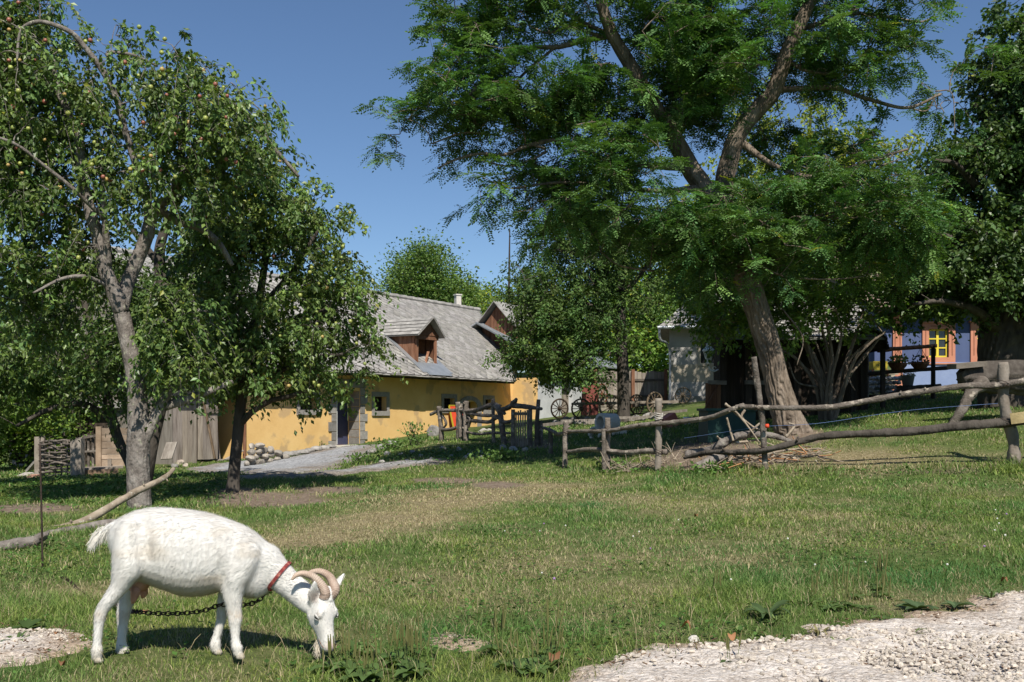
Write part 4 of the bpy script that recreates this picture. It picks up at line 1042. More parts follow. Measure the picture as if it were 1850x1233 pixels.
# short coat lying along the body
np_ = 90000
fc = len(me.polygons); ctr = np.empty(fc * 3, np.float32); me.polygons.foreach_get("center", ctr); ctr = ctr.reshape(-1, 3) + gorg
fn = np.empty(fc * 3, np.float32); me.polygons.foreach_get("normal", fn); fn = fn.reshape(-1, 3)
R = rs(77); pk = R.randint(0, fc, np_); c = ctr[pk] + R.normal(size=(np_, 3)) * .003; n = fn[pk]
cpx = HX + F * c[:, 0] / c[:, 1]; cpy = HY - F * (c[:, 2] - CZ) / c[:, 1]
flow = np.stack([np.where(cpx > 500, .25, -.8), np.zeros(np_), np.full(np_, -.55)], -1)
flow[(cpx > 540)] = A(.15, 0, -1); flow[cpy > 1070] = A(-.1, 0, -1); flow[(cpx > 470) & (cpx < 540)] = A(-.6, 0, .1)
flow[cpx < 205] = A(-.6, 0, -.6)
flow = nrm(flow + R.normal(size=(np_, 3)) * .16); flow = nrm(flow - n * (flow * n).sum(1, keepdims=True)); 
ln = (.014 + .014 * R.rand(np_)) * np.where(cpx > 540, .5, 1) * np.where(cpy > 1090, .6, 1) * np.where((cpx < 200) & (cpy < 1000), 1.8, 1) * np.where((cpy < 935) | ((cpx > 440) & (cpx < 500) & (cpy < 1000)), 1.3, 1)
sd_ = np.cross(n, flow); wdt = .0009
b0 = c + n * .0003; tip = c + flow * ln[:, None] + n * (ln * (.01 + .05 * R.rand(np_)))[:, None]
FV = np.stack([b0 - sd_ * wdt, b0 + sd_ * wdt, tip], 1).reshape(-1, 3)
# vertex tints picked from the nearest body vertex of the face
lv = np.empty(len(me.loops), np.int32); me.loops.foreach_get("vertex_index", lv); ls_ = np.empty(fc, np.int32); me.polygons.foreach_get("loop_start", ls_)
ft = tint[lv[ls_[pk]], :3] * (0.965 + .06 * R.rand(np_, 1))
npmesh("coat", FV, np.arange(np_ * 3).reshape(-1, 3), np.repeat(ft, 3, 0), M['fur'], goat)
def tuft(name, pts, spread, n, ln, down, tint_=(1, 1, 1), seed=1):
    R = rs(seed); p = catmull(np.array(pts), 6); k = R.randint(0, len(p), n); b = p[k] + R.normal(size=(n, 3)) * spread
    d = nrm(np.asarray(down) + R.normal(size=(n, 3)) * .22); L_ = ln * (.6 + .6 * R.rand(n, 1)); K = np.linspace(0, 1, 4)
    pp = b[:, None] + d[:, None] * (L_[:, None] * K[None, :, None]) - UP * (L_[:, None] * .35 * K[None, :, None] ** 2)
    Vt, f = tubes(pp, np.maximum(np.linspace(.0022, .0003, 4)[None], .0003) * np.ones((n, 1)), 3, caps=False)
    return npmesh(name, Vt, f, np.asarray(tint_) * np.ones((len(Vt), 3)), M['fur'], goat)
tuft("tail_hair", [P(196, 955, gY(196)), P(182, 962, gY(182)), P(174, 973, gY(174))], .008, 900, .045, A(-.55, 0, -.8), (1, .98, .94), 3)
tuft("beard", [hp(1152, -.045, 0), hp(1160, -.05, 0)], .008, 200, .055, A(-.28, -.05, -.95), (.85, .78, .68), 4)
# horns
def horn(pts, r0, seed):
    p = catmull(np.array(pts), 16); k = len(p); t = np.linspace(0, 1, k); r = r0 * (1 - t) ** .62 + .004
    r = r * (1 + .07 * np.sin(np.arange(k) * 2.1))
    Vh, f = tubes(p[None], r[None], 16); npmesh("horn", Vh, f, np.repeat(np.stack([.8 + .35 * t, .8 + .35 * t, .82 + .3 * t], -1) * (.90 + .16 * np.sin(np.arange(k) * 2.1))[:, None], 16, 0), M['horn'], goat, True)
h1 = [hp(1082, .035, -.018), P(588, 1072, 4.90), P(581, 1058, 4.905), P(566, 1043, 4.90), P(549, 1037, 4.88), P(536, 1039, 4.86), P(527, 1048, 4.85)]
h2 = [hp(1080, .035, .018), P(605, 1067, 4.935), P(602, 1054, 4.955), P(594, 1041, 4.97), P(579, 1033, 4.98), P(563, 1034, 4.99), P(551, 1041, 5.0)]
horn(h1, .0235, 1); horn(h2, .0235, 2)
# eyes, nostrils, mouth
for s in (-1, 1):
    mb = MB(); e = hp(1114, .036, s * .0575); mb.tube([e + hax * -.010 - fv * .012, e + sv * s * .004, e + hax * .012 + fv * .012], [.003, .0058, .003], 10, 4); mb.build("eye", M['dark'], goat, True)
    mb = MB(); mb.tube([e + hax * -.016 - fv * .014 + fv * .004, e + sv * s * .006 - hax * .0075 + fv * .006, e + hax * .010 + fv * .016], [.002, .0055, .002], 10, 4, .72)
    mb.tube([e + hax * -.010 - fv * .016, e + sv * s * .003 + hax * .0075 - fv * .006, e + hax * .016 + fv * .010], [.002, .0045, .002], 10, 4, .66); mb.build("eyelid", M['fur'], goat, True)
    mb = MB(); mb.blob(hp(1168, .030, s * .018), (.004, .004, .007), 2, 0, 10, 6); mb.build("nostril", M['skin'], goat, True)
mb = MB(); mb.tube([hp(1154, -.012, -.033), hp(1162, -.004, -.034), hp(1169, .006, -.031)], .0022, 6, tint=.5); mb.build("mouth", M['skin'], goat)
# hooves: two claws each
for (cx, py, dy, z_) in ((176, 1197, -.112, 0), (224, 1190, .112, 0), (432, 1190, -.098, 0), (392, 1182, .098, 0)):
    mb = MB(); Y = gY(cx) + dy; base = P(cx, py, Y); base[2] = max(base[2], gz(base[0], base[1]) + .002)
    for s in (-1, 1):
        o = base + A(.003, s * .0095, 0)
        loft(mb, [(o + A(.004, 0, 0), A(.021, 0, 0), A(0, .009, 0)), (o + A(.002, 0, .014), A(.018, 0, 0), A(0, .009, 0)), (o + A(-.002, 0, .030), A(.013, 0, 0), A(0, .008, 0))], 12)
    mb.build("hoof", M['hoof'], goat, True)
# udder with two teats
mb = MB(); uy = gY(250)
loft(mb, [(P(256, 1040, uy), A(.06, 0, 0), A(0, .06, 0)), (P(252, 1056, uy), A(.055, 0, 0), A(0, .06, 0)), (P(250, 1066, uy), A(.04, 0, 0), A(0, .05, 0))], 16)
loft(mb, [(P(247, 1058, uy - .035), A(.026, 0, 0), A(0, .026, 0)), (P(245, 1072, uy - .038), A(.024, 0, 0), A(0, .022, 0)), (P(242, 1084, uy - .038), A(.016, 0, 0), A(0, .014, 0)), (P(240, 1091, uy - .038), A(.007, 0, 0), A(0, .007, 0))], 14)
loft(mb, [(P(259, 1060, uy + .03), A(.022, 0, 0), A(0, .022, 0)), (P(260, 1074, uy + .032), A(.019, 0, 0), A(0, .018, 0)), (P(258, 1081, uy + .032), A(.008, 0, 0), A(0, .008, 0))], 14)
mb.build("udder", M['skin'], goat, True)
# collar: a band round the neck, and its chain
collar = thing("collar", "red and orange woven collar worn round the white goat's neck", "collar", P(503, 1060, gY(503)))
cpts = []; th = np.linspace(0, 2 * math.pi, 40)
cY = gY(504) - .02; cc_ = P(504, 1041, cY); cu = A(0, .068, 0); cv = A(.62, 0, .78) * 30.5 * cY / F; cax = nrm(A(.78, 0, -.62)) * .0085
mb = MB(); ring = np.array([cc_ + cu * math.cos(t) + cv * math.sin(t) for t in th[:-1]]); n_ = len(ring); out = nrm(ring - cc_)
Vc = np.vstack([ring - cax + out * .002, ring - cax + out * .006, ring + cax + out * .006, ring + cax + out * .002])
mb.add(Vc, np.array([[j * n_ + i, j * n_ + (i + 1) % n_, ((j + 1) % 4) * n_ + (i + 1) % n_, ((j + 1) % 4) * n_ + i] for j in range(4) for i in range(n_)]), np.tile(np.where((np.arange(n_) % 3 == 0)[:, None], A(1.3, 1.5, 1.4), A(.8, .6, .7)), (4, 1)))
mb.build("band", M['collar'], collar)
mb = MB(); mb.blob(P(489, 1064, cY - .03), (.011, .008, .013), 3, .1, tint=(1.2, .5, .5)); mb.build("toggle", M['collar'], collar)
cp = [P(486, 1066, cY + .02), P(462, 1088, 4.99), P(432, 1094, 5.0), P(400, 1093, 5.0), P(370, 1103, 5.0), P(335, 1108, 5.0), P(290, 1109, 5.0), P(250, 1106, 5.01), P(226, 1102, 5.35), hit(200, 1092) + UP * .03, hit(176, 1082), hit(150, 1068), hit(128, 1054), hit(108, 1047)]
cp = catmull(np.array(cp), 30); 
cp[:, 2] = np.maximum(cp[:, 2], ground(cp[:, 0], cp[:, 1]) + .004);
sl_ = np.concatenate([[0], np.cumsum(np.linalg.norm(np.diff(cp, axis=0), axis=1))]); nl = int(sl_[-1] / .024)
mb = MB()
for k in range(nl):
    s0 = (k + .5) * .024; c = np.array([np.interp(s0, sl_, cp[:, i]) for i in range(3)]); c2 = np.array([np.interp(s0 + .01, sl_, cp[:, i]) for i in range(3)])
    t = nrm(c2 - c) if np.linalg.norm(c2 - c) > 1e-6 else A(1, 0, 0); sd0 = nrm(np.cross(t, UP)); nv_ = sd0 if k % 2 else nrm(np.cross(sd0, t)); nv_ = nrm(nv_ + .35 * (sd0 if k % 2 == 0 else np.cross(sd0, t)))
    a_ = np.linspace(0, 2 * math.pi, 9); ring = np.array([c + t * .0165 * math.cos(q) + nv_ * .0105 * math.sin(q) for q in a_])
    Vr, f = tubes(ring[None], np.full((1, 9), .0036), 5, caps=False); mb.add(Vr, f)
ch = mb.build("chain", M['iron']); tag(ch, "dark rusty chain running under the goat to the iron stake", "chain")

# ------------------------------------------------------------------ stake, cut branches
mb = MB(); b = on(77, 7.7); mb.tube([b - UP * .05, P(75, 920, 7.7), P(72, 803, 7.7)], [.008, .0075, .007], 8, 4, rough=.15, seed=3)
tag(mb.build("iron_stake", M['iron'], None, True), "thin rusty iron stake standing upright in the grass left of the goat", "stake")
def branch(name, pts, rad, label, cat, mat='stick', ns=12, stubs=(), group=None, seed=1):
    mb = MB(); mb.tube(pts, rad, ns, 6, rough=.16, seed=seed)
    p = catmull(np.array(pts), 6)
    for f, d, l, r in stubs:
        q = p[int(f * (len(p) - 1))]; mb.tube([q, q + nrm(d) * l * .5, q + nrm(d) * l], [r, r * .85, r * .8], 8, 2)
    return tag(mb.build(name, M[mat], None, True), label, cat, group)
g = lambda px, Y, dz=0.06: on(px, Y, dz)
branch("cut_branch", [P(-60, 972, 10.6), P(30, 965, 10.8), P(105, 958, 11.0), P(165, 936, 11.3), P(240, 892, 11.9), P(285, 870, 12.3), P(303, 859, 12.5), P(314, 847, 12.6)], [.055, .052, .055, .047, .042, .036, .03, .026], "long bare branch propped up across the apple trunk behind the goat", "branch", stubs=((.35, A(.3, -.2, .9), .09, .016), (.63, A(.3, -.4, .6), .07, .014), (.82, A(.5, -.3, -.6), .07, .012)), seed=4)
branch("log", [g(-120, 9.6, .07), P(-20, 990, 9.7), P(60, 978, 9.9), P(110, 965, 10.1), P(200, 947, 10.4), P(260, 940, 10.6)], [.07, .068, .065, .062, .05, .035], "thick grey log lying in the grass under the propped branch", "log", 'bark_apple', seed=7)
branch("short_log", [P(-40, 1000, 9.0), P(20, 985, 9.1), P(60, 978, 9.15), P(82, 966, 9.2)], [.06, .055, .05, .04], "short forked log with a pale cut end beside the iron stake", "log", 'bark_apple', stubs=((.75, A(.9, -.2, .5), .14, .026),), seed=9)
# ------------------------------------------------------------------ trees
CD, ND = 3.0, 1.8            # sprays per crown volume, leaves per spray
def bark_disp(depth, lobes, seed, stretch=0.06):
    """deep wandering furrows that split and join up the trunk"""
    def d(N, K, th):
        k = np.arange(K)[:, None] * stretch; c, sn = np.cos(th)[None], np.sin(th)[None]
        w = (vnoise(k * .55 + c * 1.3, sn * 1.3 + 3, seed) - .5) * 1.5 + (vnoise(k * 1.5 + c * 3, sn * 3 + 9, seed + 1) - .5) * .9
        a = 0
        for m, wt in ((lobes, .65), (int(lobes * 1.7), .35)):
            x = (th[None] / (2 * math.pi)) * m + w * (1 if m == lobes else 1.4)
            a = a + wt * np.minimum(np.abs((x % 1) - .5) * 3.2, 1.0)
        pl = vnoise(k * 2.2 + np.floor((th[None] / (2 * math.pi)) * lobes + w) * 3.7, sn * 0 + 2, seed + 4)
        return (1 + depth * (a - .72) + depth * .35 * (pl - .5) + .06 * (vnoise(k * .4, c * 1.2 + sn * 1.7, seed + 7) - .5))[None]
    return d

class Tree:
    """limbs (column, row, depth, radius in pixels) -> trunk mesh; leaf sprays on twigs -> crown mesh"""
    def __init__(self, name, label, base, bark, leafmat, group=None, seed=1):
        self.o = thing(name, label, "tree", base, group)
        self.bark = bark; self.lm = leafmat; self.R = rs(seed); self.TV = []; self.S = []; self.SR = []; self.mb = MB(); self.LV = []; self.LT = []; self.cl = np.zeros((0, 3)); self.quads = []; self.seed = seed
    def limb(self, pts, ns=14, rough=.10, furrow=0.0, lobes=9, k=8):
        w = np.array([P(a, b, Y) for a, b, Y, r in pts]); r = np.array([r * Y / F for a, b, Y, r in pts])
        if furrow:
            pr = catmull(np.hstack([w, r[:, None]]), k); V, f = tubes(pr[None, :, :3], pr[None, :, 3], ns, bark_disp(furrow, lobes, self.seed)); self.mb.add(V, f)
        else:
            self.mb.tube(w, r, ns, k, rough=rough, seed=self.seed + len(self.S))
        pr = catmull(np.hstack([w, r[:, None]]), 10); self.S.append(pr[:, :3]); self.SR.append(pr[:, 3]); return self
    def clusters(self, blobs, dens, depth, Y, shell=.45):
        """blobs: (column, row, rx, ry[, depth offset, depth radius])"""
        out = []
        for bl in blobs:
            px, py, rx, ry = bl[:4]; dy = bl[4] if len(bl) > 4 else 0; rd = bl[5] if len(bl) > 5 else depth
            n = max(5, int(CD * dens * rx * ry / 1000.0))
            v = nrm(self.R.normal(size=(n, 3))); rr = self.R.rand(n, 1) ** shell; v = v * rr
            c = P(px, py, Y + dy); m = (Y + dy) / F
            out.append(c + v * A(rx * m, rd, ry * m))
        self.cl = np.vstack([self.cl] + out); return out
    def thin(self, gap, scale=1.0):
        """open holes in the crown where a slow noise is low"""
        C = self.cl; v = .5 * (fbm(C[:, 0] / scale + 7, C[:, 2] / scale, self.seed, 2) + fbm(C[:, 0] / scale * .8 + C[:, 1] * .5, C[:, 2] / scale * 1.2 + 31, self.seed + 3, 2)); self.cl = C[v > np.quantile(v, gap)]
    def sprays(self, L, droop, n, size, wid, col, off=.035, outward=.6, cvar=.3, lvar=.3, wood=.005, hang=.25, compound=0, yellow=0.0):
        """a leafy shoot at every cluster point: a thin curved twig with its leaves set along it"""
        C = self.cl; R = self.R; N = len(C); ctr = C.mean(0)
        S = np.vstack(self.S)[::4]; near = np.array([S[np.argmin(((S - c) ** 2).sum(-1))] for c in C])
        d = nrm(nrm(C - near) * outward + R.normal(size=(N, 3)) * A(.8, .8, .5)); Ls = L * (.55 + .8 * R.rand(N, 1)); T = np.linspace(0, 1, 6)
        cv = C[:, None] + d[:, None] * Ls[:, None] * T[None, :, None] - UP * (Ls[:, None] * droop * T[None, :, None] ** 2)
        V, f = tubes(cv, (wood * (1 - .8 * T))[None] * np.ones((N, 1)), 3, caps=False); self.mb.add(V, f)
        k = np.repeat(np.arange(N), n); t = (.08 + .92 * R.rand(N * n))[:, None]; m = N * n; dk = d[k]; Lk = Ls[k]
        pos = C[k] + dk * Lk * t - UP * (Lk * droop * t ** 2); tan = nrm(dk - UP * (2 * droop * t)); sd_ = nrm(np.cross(tan, UP) + 1e-3); sg = np.where(R.rand(m, 1) < .5, -1, 1)
        ct = np.repeat(1 + cvar * (R.rand(N, 1) - .5) * 2, n, 0) * (1 + lvar * (R.rand(m, 1) - .5) * 2); hue = np.repeat(R.rand(N, 1) - .5, n, 0) * .6 + (R.rand(m, 1) - .5) * .4
        tint = np.hstack([ct * (1 + .4 * hue) * col[0], ct * col[1], ct * (1 - .3 * hue) * col[2]])
        if yellow:
            y = R.rand(m) < yellow; tint[y] = A(2.2, 1.5, .7) * (.7 + .5 * R.rand(y.sum(), 1))
        if compound:
            dd = nrm(sd_ * sg * .9 + tan * .7 + R.normal(size=(m, 3)) * .35); nn = nrm(UP + R.normal(size=(m, 3)) * .35); side = nrm(np.cross(dd, nn)); nn = np.cross(side, dd); Lc = size * (.7 + .5 * R.rand(m, 1)); Vs = []
            for j in range(compound + 1):
                g = .2 + .8 * j / compound; b = pos + dd * Lc * g - UP * Lc * .3 * g * g
                for s in ((-1, 1) if j < compound else (0,)):
                    v = nrm(side * s * .9 + dd * (.35 if s else 1) - UP * .12 + R.normal(size=(m, 3)) * .12) * Lc * .24; w = nrm(np.cross(v, nn + R.normal(size=(m, 3)) * .25)) * Lc * wid
                    Vs.append(np.stack([b, b + v * .55 + w, b + v, b + v * .55 - w], 1))
            self.LV.append(np.stack(Vs, 1).reshape(-1, 3)); self.LT.append(np.repeat(tint, 4 * len(Vs), 0)); return
        pos = pos + R.normal(size=(m, 3)) * off
        dd = nrm(sd_ * sg * .8 + tan * .6 + R.normal(size=(m, 3)) * .5 - UP * hang); nn = nrm(R.normal(size=(m, 3)) * .7 + UP); side = nrm(np.cross(dd, nn)); nn = np.cross(side, dd)
        Lc = size * (.6 + .7 * R.rand(m, 1)); W = Lc * wid * .5
        a1 = pos + dd * Lc * .42 + side * W + nn * W * .35; a2 = pos + dd * Lc * .42 - side * W + nn * W * .35
        self.LV.append(np.stack([pos, a1, pos + dd * Lc, a2], 1).reshape(-1, 3)); self.LT.append(np.repeat(tint, 4, 0))
    def twigs(self, maxlen=2.2, r0=.012, droop=.15, from_=0):
        S = np.vstack(self.S); SR = np.concatenate(self.SR); C = self.cl[from_:]
        d0 = np.sqrt(((C[:, None] - S[None, ::3]) ** 2).sum(-1)).min(1); order = np.argsort(d0)
        pool = [S]; pts = []; rad = []
        allp = np.vstack([S, C[order]]); npool = len(S)
        jit = self.R.normal(size=(len(C), 3))
        for i, k in enumerate(order):
            c = C[k]; dd = ((allp[:npool + i] - c) ** 2).sum(-1); j = int(np.argmin(dd)); L = math.sqrt(dd[j])
            if L > maxlen or L < .05: continue
            a = allp[j]; mid = (a + c) / 2 + jit[k] * L * .10 + UP * L * droop
            t = np.linspace(0, 1, 5)[:, None]; cv = (1 - t) ** 2 * a + 2 * t * (1 - t) * mid + t * t * c
            rr = r0 * (1.0 if j < len(S) else .6); rr = min(rr, SR[j] if j < len(S) else rr)
            pts.append(cv); rad.append(np.linspace(rr, r0 * .35, 5))
        if pts:
            V, f = tubes(np.array(pts), np.array(rad), 4, caps=False); self.mb.add(V, f)
    def leaves(self, n_per, size, spread, col, flat=(1, 1, 1), hang=.35, up=.7, wid=.6, cvar=.3, lvar=.25, sel=slice(None), yellow=0.0):
        C = self.cl[sel]; n_per = int(n_per * ND); n = len(C) * n_per; R = self.R
        cen = np.repeat(C, n_per, 0); pos = cen + R.normal(size=(n, 3)) * spread * A(*flat)
        d = nrm(R.normal(size=(n, 3)) * A(1, 1, .55) - UP * hang); nn = nrm(R.normal(size=(n, 3)) + UP * up * 1.4); side = nrm(np.cross(d, nn)); nn = np.cross(side, d)
        L = size * (.6 + .7 * R.rand(n, 1)); W = L * wid * .5
        m1 = pos + d * L * .42 + side * W + nn * W * .35; m2 = pos + d * L * .42 - side * W + nn * W * .35
        V = np.stack([pos, m1, pos + d * L, m2], 1)
        ct = np.repeat(1 + cvar * (R.rand(len(C), 1) - .5) * 2, n_per, 0) * (1 + lvar * (R.rand(n, 1) - .5) * 2)
        hue = np.repeat((R.rand(len(C), 1) - .5), n_per, 0) * .5 + (R.rand(n, 1) - .5) * .5
        t = np.hstack([ct * (1 + .35 * hue) * col[0], ct * col[1], ct * (1 - .25 * hue) * col[2]])
        if yellow:
            y = R.rand(n) < yellow; t[y] = A(2.6, 1.7, .8) * (.7 + .5 * R.rand(y.sum(), 1))
        self.LV.append(V.reshape(-1, 3)); self.LT.append(np.repeat(t, 4, 0)); self.quads.append('d')
    def pinnate(self, n_per, length, spread, col, pairs=6, sel=slice(None), cvar=.28):
        C = self.cl[sel]; n_per = int(n_per * ND); n = len(C) * n_per; R = self.R
        cen = np.repeat(C, n_per, 0); pos = cen + R.normal(size=(n, 3)) * spread * A(1, 1, .6)
        d = nrm(R.normal(size=(n, 3)) * A(1, 1, .35) + UP * .05); nn = nrm(R.normal(size=(n, 3)) * .5 + UP); side = nrm(np.cross(d, nn)); nn = np.cross(side, d)
        L = length * (.7 + .5 * R.rand(n, 1)); Vs = []
        ct = np.repeat(1 + cvar * (R.rand(len(C), 1) - .5) * 2, n_per, 0) * (1 + .3 * (R.rand(n, 1) - .5)); hue = np.repeat((R.rand(len(C), 1) - .5), n_per, 0) * .6
        t = np.hstack([ct * (1 + .3 * hue) * col[0], ct * col[1], ct * (1 - .25 * hue) * col[2]])
        yl = R.rand(n) < .012; t[yl] = A(3.0, 2.6, .8)
        for k in range(pairs + 1):
            f = .18 + .82 * k / pairs; b = pos + d * L * f - UP * L * .28 * f * f
            for s in ((-1, 1) if k < pairs else (0,)):
                v = nrm(side * s * .85 + d * (.45 if s else 1) - UP * .15 + R.normal(size=(n, 3)) * .15) * L * .21; w = nrm(np.cross(v, nn + R.normal(size=(n, 3)) * .3)) * L * .05
                Vs.append(np.stack([b, b + v * .5 + w, b + v, b + v * .5 - w], 1))
        V = np.stack(Vs, 1).reshape(-1, 3)
        self.LV.append(V); self.LT.append(np.repeat(t, 4 * len(Vs), 0)); self.quads.append('d')
    def done(self, trunkname="trunk", crownname="crown"):
        if self.mb.V: self.mb.build(trunkname, self.bark, self.o, True)
        V = np.vstack(self.LV); q = np.arange(len(V)).reshape(-1, 4)
        # folded leaves: split along the midrib
        if len(V) < 900000: f = [np.vstack([q[:, [0, 1, 2]], q[:, [0, 2, 3]]])]
        else: f = [q]
        npmesh(crownname, V, f, np.vstack(self.LT), self.lm, self.o)
        return self.o

def Bz(px, py, Y): return A((px - HX) / F * Y, Y, gz((px - HX) / F * Y, Y))

# ---- big apple tree behind the goat
t = Tree("apple_tree", "tall apple tree with forked trunk and red apples, nearest the goat", Bz(252, 918, 13), M['bark_apple'], M['leaf'], seed=11)
t.limb([(254, 935, 13, 25), (252, 915, 13, 21.5), (250, 860, 13, 19.5), (250, 800, 13, 19.5), (250, 760, 13, 18.5), (245, 690, 13, 16), (232, 620, 13, 14.5), (218, 560, 13, 14), (211, 535, 13, 13)], 44, furrow=.10, lobes=15, k=26)
t.limb([(220, 565, 13, 15), (203, 520, 12.95, 14), (187, 480, 12.9, 13), (178, 428, 12.9, 12.5), (166, 395, 12.8, 11), (153, 341, 12.8, 9.5), (146, 290, 12.7, 8.5), (140, 246, 12.7, 7.5), (117, 190, 12.6, 6.5), (102, 155, 12.6, 5), (95, 100, 12.6, 4)], 18, furrow=.05, lobes=9)
t.limb([(218, 560, 13.05, 14), (231, 510, 13.1, 13), (248, 470, 13.1, 12.5), (264, 430, 13.1, 12), (272, 400, 13.15, 11), (285, 370, 13.2, 9), (305, 360, 13.2, 8), (322, 322, 13.2, 7), (326, 280, 13.2, 6), (330, 230, 13.2, 5), (335, 160, 13.2, 3)], 18, furrow=.05, lobes=9)
t.limb([(270, 405, 13.1, 9), (264, 350, 13.0, 7.5), (246, 300, 12.9, 6.5), (227, 239, 12.8, 6), (210, 178, 12.7, 5.5), (186, 129, 12.6, 5.5), (151, 83, 12.5, 5), (125, 57, 12.4, 4.5), (76, 40, 12.3, 4), (45, 48, 12.2, 3.3), (34, 70, 12.2, 2.5), (31, 110, 12.2, 2)], 14, furrow=.05, lobes=8)
t.limb([(195, 480, 12.9, 8), (191, 420, 12.8, 6), (186, 350, 12.7, 4), (187, 325, 12.7, 3)], 10)
t.limb([(189, 395, 12.75, 4.5), (130, 340, 12.4, 4), (80, 300, 12.2, 3.2), (30, 262, 12.0, 2.8), (-30, 240, 11.9, 2)], 10)
t.limb([(283, 372, 13.2, 7), (320, 400, 13.4, 7), (360, 412, 13.6, 7), (395, 440, 13.7, 6), (420, 480, 13.8, 4)], 10)
t.limb([(330, 318, 13.2, 5), (360, 318, 13.3, 4.5), (395, 320, 13.4, 3.5), (430, 340, 13.5, 2.5)], 10)
t.limb([(258, 800, 13.0, 11), (285, 745, 13.05, 10), (303, 710, 13.1, 8.5), (330, 690, 13.2, 7), (352, 640, 13.3, 4), (350, 590, 13.3, 2.5)], 14, furrow=.04, lobes=8)
t.limb([(297, 735, 13.1, 9), (335, 722, 13.3, 8), (375, 708, 13.6, 6), (420, 690, 13.8, 4)], 10)
t.limb([(205, 525, 13, 5), (180, 510, 12.8, 4), (150, 500, 12.6, 4), (110, 505, 12.4, 3), (60, 530, 12.2, 2)], 8)
t.limb([(200, 108, 12.7, 4), (196, 95, 12.7, 3.5), (240, 100, 12.8, 3), (285, 120, 13, 2)], 8)
t.limb([(320, 330, 13.2, 6), (370, 230, 13.4, 5), (410, 190, 13.6, 4.5), (436, 205, 13.8, 4.5), (465, 235, 13.9, 4.5), (495, 268, 14.0, 4), (540, 320, 14.2, 3)], 10)
bl = [(60, 30, 80, 40), (20, 90, 60, 80), (90, 120, 80, 60), (60, 210, 80, 70), (15, 300, 60, 80), (115, 260, 60, 60), (90, 370, 80, 60), (185, 200, 35, 50), (205, 60, 18, 16), (230, 115, 30, 22), (215, 90, 24, 12), (-60, 200, 80, 180), (-40, 20, 60, 80),
      (330, 120, 40, 42), (375, 155, 45, 36), (300, 190, 60, 50), (390, 215, 65, 50), (300, 270, 55, 55), (360, 260, 55, 50), (430, 270, 50, 50), (200, 320, 35, 45), (270, 135, 30, 18), (445, 190, 60, 14), (480, 195, 40, 12), (180, 280, 40, 40), (330, 330, 50, 40), (400, 330, 60, 50), (20, 430, 50, 60), (150, 440, 40, 40), (60, 470, 60, 40), (230, 340, 20, 40), (10, 20, 50, 40), (40, 150, 60, 60), (10, 220, 50, 60), (70, 300, 60, 60), (150, 170, 30, 40), (30, 380, 60, 50), (120, 480, 60, 30)]
t.clusters(bl, 4.6, 1.0, 12.9)
t.thin(.13, .7); n1 = len(t.cl)
t.clusters([(300, 620, 60, 50), (335, 570, 50, 60), (340, 650, 40, 40), (270, 640, 30, 30), (300, 540, 40, 40), (90, 560, 50, 40), (40, 520, 60, 40)], 5.5, .5, 13.1)
t.twigs(1.6, .011, .12)
t.sprays(.42, 1.0, 38, .078, .58, (1.0, 1.0, 1.0), .035, hang=.5, cvar=.45, yellow=.008)
appleA = t.cl[:n1].copy()
tree_apple = t.done()

# ---- smaller apple tree
t = Tree("apple_tree", "smaller apple tree with slim dark trunk and drooping crown before the farmhouse", Bz(422, 890, 15.4), M['bark_dark'], M['leaf'], seed=12)
t.limb([(420, 900, 15.4, 17), (421, 880, 15.4, 12), (425, 830, 15.4, 10.5), (432, 760, 15.4, 10), (438, 700, 15.4, 9.5), (448, 640, 15.4, 8.5), (465, 560, 15.4, 7.5), (478, 480, 15.4, 6), (490, 400, 15.4, 4.5), (500, 330, 15.4, 3)], 16, furrow=.06, lobes=8, k=10)
t.limb([(432, 770, 15.4, 6.5), (455, 745, 15.3, 5.5), (490, 724, 15.2, 5), (530, 714, 15.1, 4), (580, 690, 15.0, 3)], 10)
t.limb([(436, 720, 15.4, 6), (420, 660, 15.5, 5), (400, 600, 15.6, 4.5), (385, 520, 15.7, 3.5)], 10)
t.limb([(445, 660, 15.4, 6), (500, 610, 15.3, 5), (560, 570, 15.2, 4.5), (610, 560, 15.1, 3)], 10)
t.limb([(466, 560, 15.4, 5), (520, 500, 15.3, 4.5), (560, 440, 15.3, 3.5), (580, 410, 15.3, 2.5)], 10)
t.limb([(440, 700, 15.4, 5), (490, 680, 15.3, 4), (550, 650, 15.2, 3.5), (620, 640, 15.1, 2.5)], 10)
bl = [(480, 300, 70, 60), (530, 360, 65, 65), (420, 360, 70, 80), (565, 420, 50, 60), (480, 430, 90, 80), (405, 460, 60, 80), (585, 500, 50, 60), (520, 530, 90, 80), (430, 560, 70, 80), (615, 590, 50, 55), (555, 620, 80, 60), (480, 640, 80, 50), (420, 640, 60, 50), (640, 655, 40, 34), (600, 340, 14, 30), (630, 385, 22, 8), (615, 470, 22, 30), (640, 530, 26, 40), (600, 690, 60, 22), (520, 690, 60, 24), (380, 640, 40, 50), (660, 600, 22, 36), (450, 690, 40, 20)]
t.clusters(bl, 5.0, 1.25, 15.3)
t.thin(.13, .8)
t.twigs(1.7, .011, .12)
t.sprays(.42, .8, 40, .082, .58, (1.03, 1.02, 1.0), .04, hang=.55, cvar=.45, yellow=.008)
appleB = t.cl.copy()
tree_apple2 = t.done()

